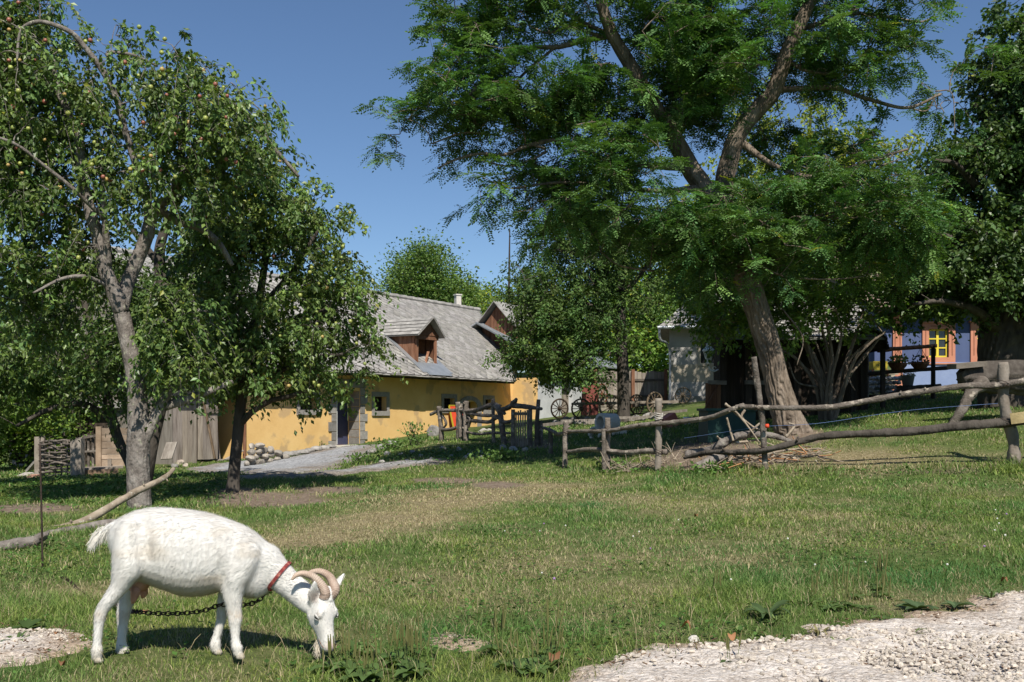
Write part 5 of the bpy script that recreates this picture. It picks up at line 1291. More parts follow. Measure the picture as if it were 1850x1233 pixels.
# ---- dark apple tree standing behind both
t = Tree("apple_tree", "dark shaded apple tree standing behind the tall forked one, trunk half hidden", Bz(280, 862, 18), M['bark_dark'], M['leaf'], seed=13)
t.limb([(262, 880, 18, 12), (275, 800, 18, 12), (298, 690, 18, 12), (300, 600, 18, 12), (294, 520, 18, 12), (288, 460, 18, 10), (300, 410, 18, 8), (330, 350, 18, 5)], 16, furrow=.06, lobes=8)
t.limb([(300, 620, 18, 7), (350, 560, 18, 6), (390, 520, 18, 4)], 8)
t.limb([(290, 480, 18, 7), (250, 430, 18, 5), (220, 390, 18, 3)], 8)
t.clusters([(330, 470, 80, 90), (350, 580, 70, 80), (270, 520, 60, 60), (380, 660, 60, 40), (250, 600, 50, 60), (370, 400, 60, 70), (240, 500, 60, 50), (300, 430, 70, 50), (200, 640, 50, 50)], 4.6, 1.3, 18)
t.thin(.2, .9); t.twigs(2.0, .012); t.sprays(.5, .7, 34, .10, .58, (.85, .87, .9), .05, hang=.5); t.done()

t = Tree("apple_tree", "low spreading dark tree left of the forked trunk, over the wattle panel", Bz(215, 862, 19.5), M['bark_dark'], M['leaf'], seed=14)
t.limb([(240, 880, 19.5, 9), (234, 840, 19.5, 8), (212, 790, 19.5, 9), (196, 730, 19.5, 9), (185, 660, 19.5, 8), (160, 580, 19.5, 7), (150, 520, 19.5, 5)], 14, furrow=.05, lobes=7)
t.limb([(200, 760, 19.5, 7), (150, 730, 19.2, 6), (90, 740, 19, 5), (30, 770, 18.8, 3)], 8)
t.limb([(186, 670, 19.5, 6), (120, 610, 19.3, 5), (60, 590, 19.2, 4), (0, 600, 19, 3)], 8)
t.clusters([(110, 560, 110, 60), (50, 640, 80, 60), (150, 650, 80, 60), (80, 712, 90, 34), (190, 560, 60, 60), (200, 705, 50, 40), (20, 560, 70, 60), (-60, 640, 80, 90), (150, 500, 70, 40), (60, 500, 80, 40), (210, 620, 40, 50), (0, 700, 70, 50)], 4.4, 1.6, 19.3)
t.thin(.2, .9); t.twigs(2.2, .012); t.sprays(.55, .8, 34, .105, .58, (.9, .92, .9), .05, hang=.55); t.done()

# ---- apples: the ones that show most each on their own, the rest together
def apples(tree, C, n, seed, big=.031, cols=((.40, .46, .11), (.45, .38, .11), (.36, .13, .085), (.30, .38, .10)), wts=(.45, .2, .15, .2)):
    R = rs(seed); front = C[np.argsort(C[:, 1] + R.rand(len(C)) * .9)][: int(len(C) * .8)]
    k = R.choice(len(front), n, replace=n > len(front)); pos = front[k] + R.normal(size=(n, 3)) * A(.10, .06, .10) - A(0, .26, .04)
    prof = [(.001, .80), (.30, .92), (.55, .95), (.85, .60), (1.0, .15), (.95, -.3), (.70, -.75), (.4, -.92), (.001, -.85)]
    protos = []
    for c in cols:
        mb = MB(); mb.lathe((0, 0, 0), [(r * big, h * big) for r, h in prof], 12); V = np.vstack(mb.V); s = (V[:, 0] / big * .5 + .5)[:, None]; red = A(.38, .10, .06)
        tint = np.array(c) * (1 - s * .45) + red * s * .45 * (1 if c[0] > .44 else .2)
        protos.append((V, np.vstack(mb.F), tint))
    base = np.array(tree.location); meshes = {}
    first = int(min(95, n)); rest = MB()
    for i in range(n):
        j = int(R.choice(len(cols), p=wts)); sc = .8 + .45 * R.rand()
        if i < first:
            if j not in meshes:
                o = npmesh("apple", protos[j][0] + base, protos[j][1], protos[j][2], M['apple'], tree, True); meshes[j] = o
            else:
                o = meshes[j].copy(); COL.objects.link(o)
            o.location = tuple(pos[i] - base); o.scale = (sc, sc, sc * .95); o.rotation_euler = (R.normal() * .4, R.normal() * .4, R.rand() * 6)
        else:
            rest.add(protos[j][0] * sc + pos[i], protos[j][1], protos[j][2])
    if rest.V: tag(rest.build("fruit", M['apple'], tree, True), kind='stuff')
apples(tree_apple, appleA, 330, 5, .025, wts=(.38, .2, .24, .18)); apples(tree_apple2, appleB, 280, 6, .026, wts=(.6, .12, .05, .23))

# ---- the leaning black locust
YL = 19.0
t = Tree("locust_tree", "huge leaning locust tree with furrowed trunk and feathery leaves", Bz(1425, 780, YL), M['bark_locust'], M['leaf_matt'], seed=21)
t.limb([(1442, 808, YL, 38), (1431, 780, YL, 30), (1420, 748, YL, 24.5), (1406, 700, YL, 21.5), (1392, 640, YL, 20.5), (1374, 580, YL, 20.5), (1354, 520, YL, 21.5), (1334, 460, YL, 22), (1312, 400, YL, 20.5), (1290, 360, YL, 16)], 110, furrow=.22, lobes=15, k=40)
t.limb([(1300, 385, YL, 18.2), (1272, 340, YL, 17.3), (1245, 300, YL, 16.4), (1215, 245, YL, 15.5), (1180, 190, YL - .2, 13.7), (1140, 120, YL - .4, 11.8), (1105, 60, YL - .6, 10.9), (1085, 0, YL - .8, 9.1), (1070, -70, YL - .9, 7.3)], 44, furrow=.16, lobes=10, k=22)
t.limb([(1308, 400, YL, 17.3), (1308, 350, YL, 17.3), (1315, 300, YL, 16.4), (1335, 240, YL - .1, 15.5), (1372, 195, YL - .2, 14.6), (1398, 165, YL - .3, 13.7), (1420, 100, YL - .4, 12.7), (1442, 50, YL - .5, 11.8), (1470, -10, YL - .6, 10.0), (1500, -80, YL - .7, 7.3)], 44, furrow=.16, lobes=10, k=22)
t.limb([(1110, 65, YL - 0.21, 5.76), (1060, 72, YL - 0.28, 5.40), (1010, 85, YL - 0.35, 4.32), (960, 88, YL - 0.42, 3.96), (915, 110, YL - 0.45, 3.24), (870, 150, YL - 0.49, 2.88), (840, 180, YL - 0.52, 2.16)], 12)
t.limb([(1100, 62, YL - 0.21, 4.68), (1050, 40, YL - 0.17, 3.60), (1000, 10, YL - 0.14, 2.88), (960, -10, YL - 0.14, 2.16)], 10)
t.limb([(1085, 66, YL - 0.28, 3.60), (1030, 50, YL - 0.24, 2.88), (990, 60, YL - 0.21, 2.52), (960, 50, YL - 0.17, 2.16)], 8)
t.limb([(1000, 88, YL - 0.35, 2.88), (940, 140, YL - 0.42, 2.52), (900, 190, YL - 0.49, 2.16), (870, 230, YL - 0.52, 1.44)], 8)
t.limb([(1240, 300, YL, 10), (1180, 300, YL - 0.21, 5.76), (1100, 290, YL - 0.35, 4.32), (1020, 255, YL - 0.49, 3.60), (960, 262, YL - 0.56, 3.60), (910, 280, YL - 0.63, 2.88), (865, 278, YL - 0.66, 2.52), (820, 290, YL - 0.70, 2.16), (790, 305, YL - 0.70, 1.44)], 10)
t.limb([(965, 262, YL - 0.56, 2.88), (985, 275, YL - 0.56, 2.52), (925, 300, YL - 0.59, 1.80), (870, 290, YL - 0.63, 1.44)], 8)
t.limb([(900, 245, YL - 0.63, 2.16), (840, 240, YL - 0.66, 1.80), (780, 260, YL - 0.70, 1.44)], 8)
t.limb([(1398, 165, YL - 0.10, 5.76), (1450, 160, YL - 0.28, 5.04), (1510, 160, YL - 0.42, 4.32), (1570, 180, YL - 0.52, 3.60), (1640, 195, YL - 0.59, 2.88), (1700, 170, YL - 0.63, 2.16)], 10)
t.limb([(1440, 55, YL - 0.17, 5.76), (1490, 40, YL - 0.28, 4.32), (1540, 25, YL - 0.35, 3.60), (1600, 30, YL - 0.42, 2.88), (1660, 40, YL - 0.45, 2.16), (1690, 30, YL - 0.45, 1.44)], 10)
t.limb([(1420, 105, YL - 0.14, 4.32), (1440, 120, YL - 0.32, 3.60), (1455, 128, YL - 0.42, 2.88), (1500, 132, YL - 0.52, 2.52), (1525, 105, YL - 0.56, 1.80)], 8)
t.limb([(1272, 340, YL, 8), (1200, 345, YL - 0.32, 4.32), (1120, 340, YL - 0.45, 3.60), (1020, 330, YL - 0.59, 2.88), (930, 340, YL - 0.70, 1.80)], 8)
t.limb([(1330, 250, YL, 8), (1400, 300, YL - 0.35, 4.32), (1480, 320, YL - 0.56, 3.60), (1570, 290, YL - 0.66, 2.88), (1640, 270, YL - 0.70, 2.16)], 8)
t.limb([(1335, 470, YL, 7), (1400, 420, YL - 0.35, 3.96), (1480, 390, YL - 0.56, 3.24), (1560, 370, YL - 0.70, 2.52), (1620, 360, YL - 0.70, 1.44)], 8)
# bare grey dead twigs
for q in ([(1312, 452, YL - 0.14, 2.88), (1330, 475, YL - 0.28, 2.52), (1370, 480, YL - 0.35, 2.16), (1420, 500, YL - 0.45, 1.80), (1500, 505, YL - 0.56, 1.30), (1560, 500, YL - 0.59, 0.86)], [(1330, 474, YL - 0.28, 2.16), (1345, 490, YL - 0.35, 1.44), (1322, 500, YL - 0.35, 1.08)], [(1400, 470, YL - 0.35, 2.16), (1470, 440, YL - 0.56, 1.80), (1500, 395, YL - 0.63, 1.44), (1530, 375, YL - 0.66, 1.08)], [(1480, 400, YL - 0.59, 1.80), (1520, 392, YL - 0.66, 1.44), (1555, 360, YL - 0.70, 0.94)],
          [(1180, 490, YL - 0.28, 2.16), (1120, 480, YL - 0.42, 1.58), (1085, 455, YL - 0.49, 1.01)], [(1640, 195, YL - 0.59, 1.44), (1675, 200, YL - 0.63, 1.08), (1690, 170, YL - 0.63, 0.72)], [(1690, 165, YL - 0.63, 1.44), (1720, 170, YL - 0.63, 0.94), (1725, 240, YL - 0.63, 0.72)], [(1415, 560, YL - 0.10, 1.44), (1450, 610, YL - 0.28, 1.15), (1440, 660, YL - 0.35, 0.72)], [(1590, 300, YL - 0.66, 1.44), (1620, 290, YL - 0.70, 1.08), (1650, 275, YL - 0.70, 0.72)]):
    t.limb(q, 6)
bl = [(760, 250, 75, 36), (850, 205, 100, 55), (800, 165, 50, 42), (940, 185, 90, 45), (790, 300, 50, 22), (905, 345, 55, 24), (840, 60, 60, 55), (900, 15, 100, 55), (1000, 25, 90, 40), (860, 115, 75, 45), (715, 265, 36, 18),
      (1080, 180, 110, 60), (1150, 80, 120, 90), (1250, 40, 130, 80), (1350, 30, 120, 80), (1500, 10, 150, 50), (1610, 60, 80, 45), (1650, 120, 90, 45), (1560, 125, 100, 50), (1480, 90, 80, 60), (1190, 210, 100, 60), (1290, 140, 90, 70), (1080, 270, 100, 46), (1000, 320, 100, 40), (1150, 320, 110, 60), (1230, 380, 100, 60),
      (1330, 350, 100, 55), (1420, 345, 110, 55), (1530, 330, 110, 50), (1620, 330, 70, 50), (1560, 265, 85, 32), (1620, 390, 70, 50), (1500, 420, 110, 50), (1390, 430, 110, 50), (1280, 445, 80, 50), (1700, 175, 55, 28), (1730, 120, 30, 30), (1240, 310, 50, 50), (1100, 400, 60, 36), (1000, 290, 80, 40), (930, 240, 70, 40), (1060, 350, 80, 40), (1180, 420, 80, 40), (1450, 380, 90, 40), (1580, 400, 80, 50), (1640, 440, 60, 40), (1270, 210, 70, 50, 1.4, .9), (1330, 130, 70, 60, 1.4, .9), (1220, 150, 70, 60, 1.4, .9), (1390, 250, 60, 40, 1.6, .8), (1290, 290, 50, 50, 1.6, .8), (1000, 200, 80, 50), (900, 130, 70, 40), (1060, 110, 70, 40), (820, 240, 60, 34), (1560, 470, 90, 40), (1420, 480, 90, 40), (1330, 450, 60, 40), (1410, 90, 60, 60), (1000, 390, 60, 24), (1340, 500, 70, 28), (1290, 410, 60, 60),
      (1200, -80, 200, 60), (1400, -90, 180, 70), (1000, -60, 130, 50), (1560, -60, 120, 50)]
t.clusters(bl, 3.3, 1.9, YL - .4, .5); t.thin(.19, 1.5)
C = t.cl; cx = HX + F * C[:, 0] / C[:, 1]; cy = HY - F * (C[:, 2] - CZ) / C[:, 1]; keepc = np.ones(len(C), bool)      # the two leaders stand free of leaves on their sunny side
for (xa, ya), (xb, yb) in (((1330, 462), (1362, 545)), ((1285, 355), (1240, 295)), ((1240, 295), (1205, 235)), ((1310, 330), (1335, 240)), ((1335, 240), (1398, 165)), ((1398, 165), (1420, 100)), ((1420, 100), (1455, 20)), ((1140, 120), (1095, 40)), ((1090, 70), (960, 90)), ((1010, 258), (850, 282))):
    tt = np.clip(((cx - xa) * (xb - xa) + (cy - ya) * (yb - ya)) / ((xb - xa) ** 2 + (yb - ya) ** 2), 0, 1); keepc &= ~((np.hypot(cx - xa - tt * (xb - xa), cy - ya - tt * (yb - ya)) < 22) & (C[:, 1] < YL + .3))
t.cl = C[keepc]
t.twigs(2.6, .016, .10)
t.sprays(.62, .20, 20, .26, .062, (.80, 1.0, 1.1), outward=.9, compound=6, cvar=.4, wood=.007, yellow=.008)
t.done()

# ---- multi stemmed shrub left of the blue cottage
t = Tree("elder_shrub", "bright green shrub of many pale stems right of the leaning trunk", Bz(1495, 760, 22), M['bark_locust'], M['leaf'], seed=31)
YS = 22
STEMS = ([(1490, 768, YS, 7), (1487, 720, YS, 6), (1478, 660, YS, 5), (1450, 610, YS, 4), (1420, 570, YS, 3)], [(1497, 768, YS - .1, 8), (1500, 710, YS - .1, 6.5), (1503, 650, YS, 5), (1495, 590, YS, 4), (1480, 540, YS, 3)], [(1503, 768, YS, 7), (1512, 700, YS, 6), (1530, 650, YS, 5), (1545, 610, YS, 4), (1560, 560, YS, 3)],
          [(1484, 768, YS + .2, 6), (1474, 700, YS + .1, 5), (1440, 650, YS, 4), (1405, 630, YS - .2, 3), (1370, 610, YS - .3, 2)], [(1508, 740, YS, 5), (1540, 660, YS - .3, 4), (1560, 630, YS - .5, 3), (1600, 600, YS - .7, 2.5)], [(1493, 730, YS + .2, 5), (1462, 640, YS + .2, 4), (1430, 590, YS, 3)], [(1500, 690, YS - .2, 4), (1520, 610, YS - .3, 3), (1510, 560, YS - .3, 2)], [(1475, 700, YS, 3), (1440, 690, YS - .3, 2), (1425, 655, YS - .4, 1.5)], [(1528, 655, YS - .2, 3), (1536, 690, YS - .4, 2), (1545, 706, YS - .4, 1.3)])
R = rs(37)
for q in STEMS: t.limb([(x_, y_, d_, r_ * .72) for x_, y_, d_, r_ in q], 8)
for k in range(13):
    x0_, x1_ = 1484 + 24 * R.rand(), 1380 + 220 * R.rand(); dy_ = .5 * R.normal()
    t.limb([(x0_, 766, YS + dy_ * .3, 3.2), (x0_ + (x1_ - x0_) * .15 + 4 * R.normal(), 710, YS + dy_ * .5, 2.8), (x0_ + (x1_ - x0_) * .5 + 8 * R.normal(), 655, YS + dy_ * .8, 2.2), (x1_, 590 + 25 * R.rand(), YS + dy_, 1.5)], 6)
t.clusters([(1300, 520, 80, 50), (1380, 540, 90, 45), (1460, 530, 90, 50), (1550, 515, 90, 60), (1620, 490, 50, 55), (1610, 560, 40, 26), (1310, 594, 36, 26), (1285, 540, 40, 36), (1480, 450, 120, 50), (1400, 596, 70, 22), (1520, 580, 60, 20), (1330, 575, 70, 30), (1400, 570, 80, 28), (1290, 585, 30, 24), (1340, 500, 90, 50)], 4.4, 1.6, YS)
t.twigs(2.4, .013); t.sprays(.5, .45, 44, .115, .56, (1.2, 1.3, 1.0), .07, hang=.3, yellow=.008, cvar=.4); t.done("stems", "crown")

# ---- walnut tree in the middle of the yard
YD = 34.0
t = Tree("walnut_tree", "dark walnut tree with straight trunk standing in the middle of the yard", Bz(1128, 768, YD), M['bark_dark'], M['leaf_matt'], seed=32)
t.limb([(1129, 775, YD, 15), (1127, 750, YD, 11.5), (1126, 680, YD, 11), (1122, 600, YD, 9.5), (1122, 520, YD, 8), (1118, 440, YD, 6), (1110, 380, YD, 4)], 20, furrow=.10, lobes=9, k=12)
t.limb([(1122, 590, YD, 6), (1095, 570, YD, 5), (1060, 550, YD, 4), (1000, 540, YD, 3)], 8)
t.limb([(1122, 520, YD, 5), (1070, 470, YD, 4), (1010, 450, YD, 3)], 8)
t.limb([(1124, 640, YD, 5), (1070, 640, YD - .5, 4), (1000, 650, YD - 1, 3), (950, 650, YD - 1, 2)], 8)
t.limb([(1122, 540, YD, 5), (1170, 480, YD, 4), (1210, 440, YD, 3)], 8)
t.clusters([(1020, 440, 70, 46), (975, 500, 55, 46), (975, 560, 45, 46), (962, 600, 30, 32), (1040, 540, 90, 60), (1000, 620, 80, 46), (950, 645, 50, 28), (1060, 640, 55, 46), (1090, 480, 70, 60), (1010, 668, 50, 20), (1130, 420, 90, 60), (1190, 440, 60, 50), (980, 460, 40, 30), (1060, 400, 70, 36), (925, 648, 26, 14), (1160, 530, 50, 40), (985, 642, 65, 28), (970, 632, 50, 30), (1080, 600, 60, 50), (1010, 580, 70, 50), (985, 420, 50, 50), (955, 485, 34, 36), (1040, 370, 60, 46), (960, 540, 36, 30)], 6.8, 2.1, YD)
t.thin(.12, 1.8); t.twigs(3.2, .02); t.sprays(.75, .5, 58, .13, .5, (.70, .77, .74), .10, hang=.35, yellow=.01, cvar=.42); t.done()

# ---- yellowing tree behind the locust
t = Tree("birch_tree", "yellow green tree glowing behind the branches of the locust", Bz(1450, 740, 36), M['bark_dark'], M['leaf_matt'], seed=33)
t.limb([(1450, 745, 36, 10), (1448, 600, 36, 9), (1455, 450, 36, 7), (1460, 300, 36, 4), (1465, 200, 36, 2)], 12)
t.limb([(1450, 480, 36, 5), (1380, 380, 36, 4), (1330, 300, 36, 2)], 8); t.limb([(1455, 440, 36, 5), (1530, 360, 36, 4), (1590, 290, 36, 2)], 8)
t.clusters([(1400, 210, 70, 60), (1480, 250, 100, 80), (1570, 290, 75, 70), (1380, 310, 90, 70), (1500, 370, 110, 70), (1300, 380, 80, 70), (1420, 440, 120, 60), (1600, 380, 60, 60), (1250, 460, 60, 60), (1560, 450, 80, 50)], 3.6, 2.6, 36)
t.thin(.15, 2); t.twigs(4.0, .02); t.sprays(.9, .6, 40, .17, .56, (1.75, 1.45, .8), .12, hang=.45, yellow=.07, cvar=.35); t.done()

# ---- big dark tree at the right edge
YR = 22.0
t = Tree("lime_tree", "dark broad tree with thick trunk at the right edge of the photo", Bz(1815, 737, YR), M['bark_dark'], M['leaf'], seed=34)
t.limb([(1822, 760, YR, 62), (1820, 735, YR, 50), (1815, 690, YR, 43), (1812, 640, YR, 41), (1815, 580, YR, 40), (1822, 500, YR, 36), (1830, 400, YR, 28), (1840, 280, YR, 20), (1850, 150, YR, 12), (1855, 30, YR, 7)], 80, furrow=.18, lobes=13, k=26)
t.limb([(1812, 560, YR, 20), (1770, 490, YR - .8, 13), (1730, 440, YR - 1.5, 8), (1690, 420, YR - 2, 4)], 14, furrow=.08, lobes=7)
t.limb([(1825, 440, YR, 16), (1780, 360, YR - .8, 10), (1730, 300, YR - 1.4, 5), (1690, 290, YR - 1.7, 3)], 12)
t.limb([(1835, 330, YR, 12), (1800, 220, YR - .5, 7), (1760, 190, YR - .8, 4)], 10); t.limb([(1812, 600, YR, 14), (1760, 560, YR - 1.2, 8), (1700, 545, YR - 1.8, 5), (1650, 550, YR - 2, 3)], 10)
t.limb([(1830, 450, YR, 18), (1900, 330, YR, 12), (1960, 230, YR, 7)], 12); t.limb([(1820, 560, YR, 18), (1900, 500, YR, 12), (1990, 460, YR, 7)], 12)
t.clusters([(1845, 50, 40, 60), (1815, 165, 46, 46), (1820, 260, 90, 60), (1745, 285, 55, 34), (1785, 360, 90, 60), (1745, 430, 75, 46), (1700, 500, 75, 46), (1790, 480, 90, 60), (1770, 522, 105, 32), (1840, 400, 80, 60), (1900, 200, 80, 160), (1920, 400, 90, 120), (2000, 300, 90, 160), (1870, 535, 60, 40), (1960, 540, 90, 60), (1650, 520, 40, 20), (1835, 110, 40, 40), (1690, 290, 22, 14), (1690, 430, 30, 20), (1760, 470, 100, 60), (1800, 300, 80, 60), (1840, 200, 50, 60), (1720, 540, 60, 26), (1830, 120, 40, 50)], 6.2, 1.8, YR - .8)
t.thin(.04, 1.2); t.twigs(2.6, .014); t.sprays(.5, .6, 46, .12, .68, (.62, .70, .74), .07, hang=.4, cvar=.4); t.done()

# ---- trees and bushes farther back
def far_tree(name, label, base, Y, trunk, blobs, dens, depth, size, col, seed, n=18, spread=.45, yellow=.0, group=None, mat='leaf_matt'):
    t = Tree(name, label, Bz(base[0], base[1], Y), M['bark_dark'], M[mat], group, seed)
    for q in trunk: t.limb([(a, b, Y, r) for a, b, r in q], 10)
    t.clusters(blobs, dens, depth, Y); t.twigs(5, .03); t.leaves(n, size, spread, col, yellow=yellow); return t.done()
far_tree("walnut_tree", "rounded green tree rising behind the farmhouse ridge", (770, 700), 68, [[(770, 740, 7), (770, 620, 6), (772, 540, 4), (772, 480, 2)], [(770, 590, 4), (730, 540, 3), (715, 510, 2)], [(770, 590, 4), (815, 540, 3), (830, 510, 2)]],
         [(742, 490, 48, 36), (785, 482, 42, 32), (825, 525, 34, 28), (722, 525, 36, 28), (770, 530, 70, 36), (800, 560, 60, 36), (740, 570, 50, 36), (760, 465, 20, 14), (790, 460, 16, 12), (842, 555, 22, 22)], 16, 4.0, .22, (.95, 1.0, .85), 41, 22, .5)
far_tree("tree", "yellow flecked tree between the round tree and the wooden gable", (862, 700), 74, [[(862, 740, 5), (862, 600, 4), (862, 545, 2)]], [(860, 545, 34, 22), (880, 570, 40, 36), (850, 590, 40, 36), (845, 525, 16, 14)], 9, 3.0, .30, (1.5, 1.35, .8), 42, 18, .5, .05)
far_tree("tree", "dark green treetops right of the wooden gable, behind the mast", (930, 700), 78, [[(930, 740, 5), (930, 600, 4), (930, 550, 2)]], [(905, 545, 46, 20), (950, 560, 50, 30), (920, 590, 60, 40), (990, 570, 60, 60)], 9, 3.5, .32, (.95, 1.05, .95), 43, 18, .55)
far_tree("tree", "lush bright green tree overhanging the tall board fence", (1180, 735), 52, [[(1180, 742, 8), (1178, 640, 6), (1176, 540, 4)], [(1178, 650, 4), (1130, 600, 3)], [(1178, 650, 4), (1225, 590, 3)]],
         [(1150, 540, 70, 46), (1205, 560, 55, 56), (1115, 610, 50, 50), (1185, 640, 60, 46), (1100, 660, 40, 26), (1215, 630, 30, 50), (1160, 590, 60, 50), (1090, 560, 50, 46), (1150, 690, 70, 20)], 7.5, 2.6, .24, (1.25, 1.4, .9), 44, 20, .45, .05)
far_tree("tree", "tall dark tree behind the grey house roof", (1270, 720), 56, [[(1270, 740, 8), (1270, 600, 6), (1272, 480, 3)]], [(1270, 470, 70, 70), (1240, 530, 50, 50), (1330, 520, 70, 60), (1380, 470, 80, 60), (1240, 410, 50, 50), (1310, 420, 70, 50)], 6, 3, .26, (1.0, 1.1, .9), 45, 18, .5, .02)
far_tree("tree", "dense tree behind the dark timber barn", (1560, 700), 44, [[(1560, 740, 10), (1560, 600, 8), (1560, 460, 4)]], [(1500, 480, 90, 60), (1590, 470, 70, 60), (1540, 400, 80, 50), (1650, 500, 40, 36), (1440, 520, 70, 50)], 5, 3, .22, (1.0, 1.15, .9), 46, 18, .45)
for k, (cx, cy, Y, s) in enumerate([(40, 700, 30, 1.0), (150, 640, 34, .9), (-70, 660, 28, 1.0), (90, 600, 38, .8)]):
    lab = ("pale green bush with many stems at the left edge, behind the wattle panel", "dark bush between the left edge and the log shed", "green bush cut by the left edge of the photo", "tall bush behind the low dark tree at left")[k]
    c_ = (1.05, .75, .9, .8)[k]
    far_tree("bush", lab, (cx, 830), Y, [[(cx, 838, 4), (cx + 6, 740, 3), (cx + 14, 640, 2)], [(cx - 6, 838, 4), (cx - 24, 740, 3), (cx - 30, 660, 2)], [(cx + 8, 838, 3), (cx + 36, 760, 3), (cx + 50, 690, 2)]],
             [(cx, cy, 80, 70), (cx - 40, cy + 70, 70, 50), (cx + 50, cy + 60, 70, 50), (cx + 10, cy + 110, 90, 26), (cx - 10, cy - 50, 60, 50)], 5.5, 1.5, .14, (1.0 * c_ * 1.2, 1.1 * c_ * 1.1, .8 * c_), 50 + k, 20, .30, .01)
# a belt of woodland that closes the view behind everything
k = 0
R = rs(5)
for X_, Y_ in [(-62, 62), (-50, 66), (-40, 60), (-31, 66), (-22, 70), (-14, 78), (-6, 88), (2, 92), (10, 86), (18, 84), (27, 80), (36, 74), (46, 70), (57, 66), (70, 62), (-78, 54), (86, 56)]:
    px = HX + F * X_ / Y_; h = 9 + 3 * R.rand(); 
    if -26 < X_ < 9: h = 6.3 + .8 * R.rand()
    z0 = gz(X_, Y_); m = F / Y_; py0 = HY - (z0 - CZ) * m; top = py0 - h * m; r = 3.6 * m
    bl = [(px, top + r * .45, r * .6, r * .45), (px - r * .5, top + r * 1.0, r * .7, r * .55), (px + r * .5, top + r * 1.0, r * .7, r * .55), (px, top + r * 1.6, r, r * .6), (px - r * .4, top + r * 2.2, r * .8, r * .5), (px + r * .5, top + r * 2.2, r * .8, r * .5)]
    far_tree("woodland_tree", "leafy tree in the woodland belt far behind the houses, mostly hidden", (px, py0), Y_, [[(px, py0 + 3, .3 * m), (px, py0 - h * .4 * m, .22 * m), (px, py0 - h * .8 * m, .1 * m)]], bl, 34000.0 / (r * r) * .35, 2.6, .42, (.95 + .35 * R.rand(), 1.05 + .25 * R.rand(), .85), 70 + k, 14, .7, .01, "trees of the woodland belt behind the houses"); k += 1
# ------------------------------------------------------------------ rustic pole fences
def pole(parent, name, pts, rad, mat='rail', ns=10, seed=1, knots=2, k=7):
    mb = MB(); R = rs(seed); p = np.array(pts, float)
    p = p + np.vstack([np.zeros(3), R.normal(size=(len(p) - 2, 3)) * float(np.mean(rad)) * .30, np.zeros(3)]) if len(p) > 3 else p; pr = catmull(np.hstack([p, np.broadcast_to(np.asarray(rad, float), (len(p),))[:, None]]), k + 6); V_, f_ = tubes(pr[None, :, :3], pr[None, :, 3] * (1 + .16 * (vnoise(np.arange(len(pr)) * .35, np.full(len(pr), seed * 1.7), seed) - .5) + .12 * (vnoise(np.arange(len(pr)) * 1.1, np.full(len(pr), seed * 2.7), seed) - .5))[None], max(ns, 12) + 6, bark_disp(.30, 5, seed, .16)); mb.add(V_, f_, .8 + .4 * R.rand()); c = catmull(p, 8); r_ = float(np.mean(rad))
    for _ in range(knots):
        q = c[R.randint(2, len(c) - 2)]; d = nrm(A(R.normal(), R.normal(), R.normal() * .7 + .3)); mb.tube([q, q + d * r_ * 1.9], [r_ * .45, r_ * .32], 6, 2)
    return mb.build(name, M[mat], parent, True)

def slivers(mb, a, b, r, R):            # split, weathered post: faces and a broken top
    pass

pf = thing("pole_fence", "long rustic pole fence of crooked rails across the lawn on the right", "fence", on(1450, 15.6))
def Gp(px, Y, dz=-.25): return on(px, Y, dz)
pole(pf, "post", [Gp(1830, 14.8), P(1826, 800, 14.8), P(1820, 730, 14.8), P(1812, 655, 14.8)], [.092, .086, .08, .074], 'wood_beam', 9, 3, 3)
pole(pf, "post", [Gp(1384, 15.5), P(1380, 790, 15.5), P(1374, 740, 15.5), P(1369, 690, 15.5), P(1362, 645, 15.5)], [.05, .047, .046, .044, .04], 'rail', 10, 4, 6)
pole(pf, "post", [Gp(1188, 17), P(1190, 790, 17), P(1190, 720, 17)], [.055, .053, .053], 'wood_beam', 9, 5, 2)
pole(pf, "post", [Gp(1097, 18), P(1098, 800, 18), P(1098, 755, 18)], [.05, .05, .048], 'rail', 9, 6, 1); pole(pf, "post", [Gp(1091, 17.9), P(1091, 815, 17.9), P(1090, 775, 17.9)], [.04, .04, .036], 'rail', 8, 7, 1)
pole(pf, "post", [Gp(1020, 19.5), P(1021, 800, 19.5), P(1023, 761, 19.5)], [.052, .05, .05], 'rail', 9, 8, 3); pole(pf, "post", [Gp(994, 22), P(995, 800, 22), P(994, 779, 22)], [.05, .05, .045], 'rail', 9, 9, 2)
pole(pf, "rail", [P(1990, 655, 14.2), P(1900, 676, 14.4), P(1815, 695, 14.7), P(1750, 698, 14.8), P(1690, 704, 14.9), P(1630, 711, 15.0), P(1570, 727, 15.1), P(1500, 738, 15.2), P(1440, 740, 15.3), P(1385, 738, 15.4), P(1335, 735, 15.6)], [.052, .05, .048, .046, .045, .044, .044, .042, .04, .038, .034], 'rail', 12, 11, 9)
pole(pf, "rail", [P(1345, 732, 15.6), P(1320, 741, 15.7), P(1285, 753, 16.1), P(1240, 760, 16.5), P(1190, 766, 16.9), P(1150, 771, 17.3), P(1098, 778, 17.9), P(1060, 780, 18.6), P(1028, 780, 19.4)], [.034, .044, .042, .041, .04, .04, .038, .036, .03], 'rail', 12, 12, 7)
pole(pf, "rail", [P(1030, 780, 19.6), P(1010, 785, 20.6), P(1000, 781, 21.6), P(988, 777, 22.3), P(978, 772, 22.8)], [.045, .042, .042, .036, .03], 'rail', 9, 13, 2)
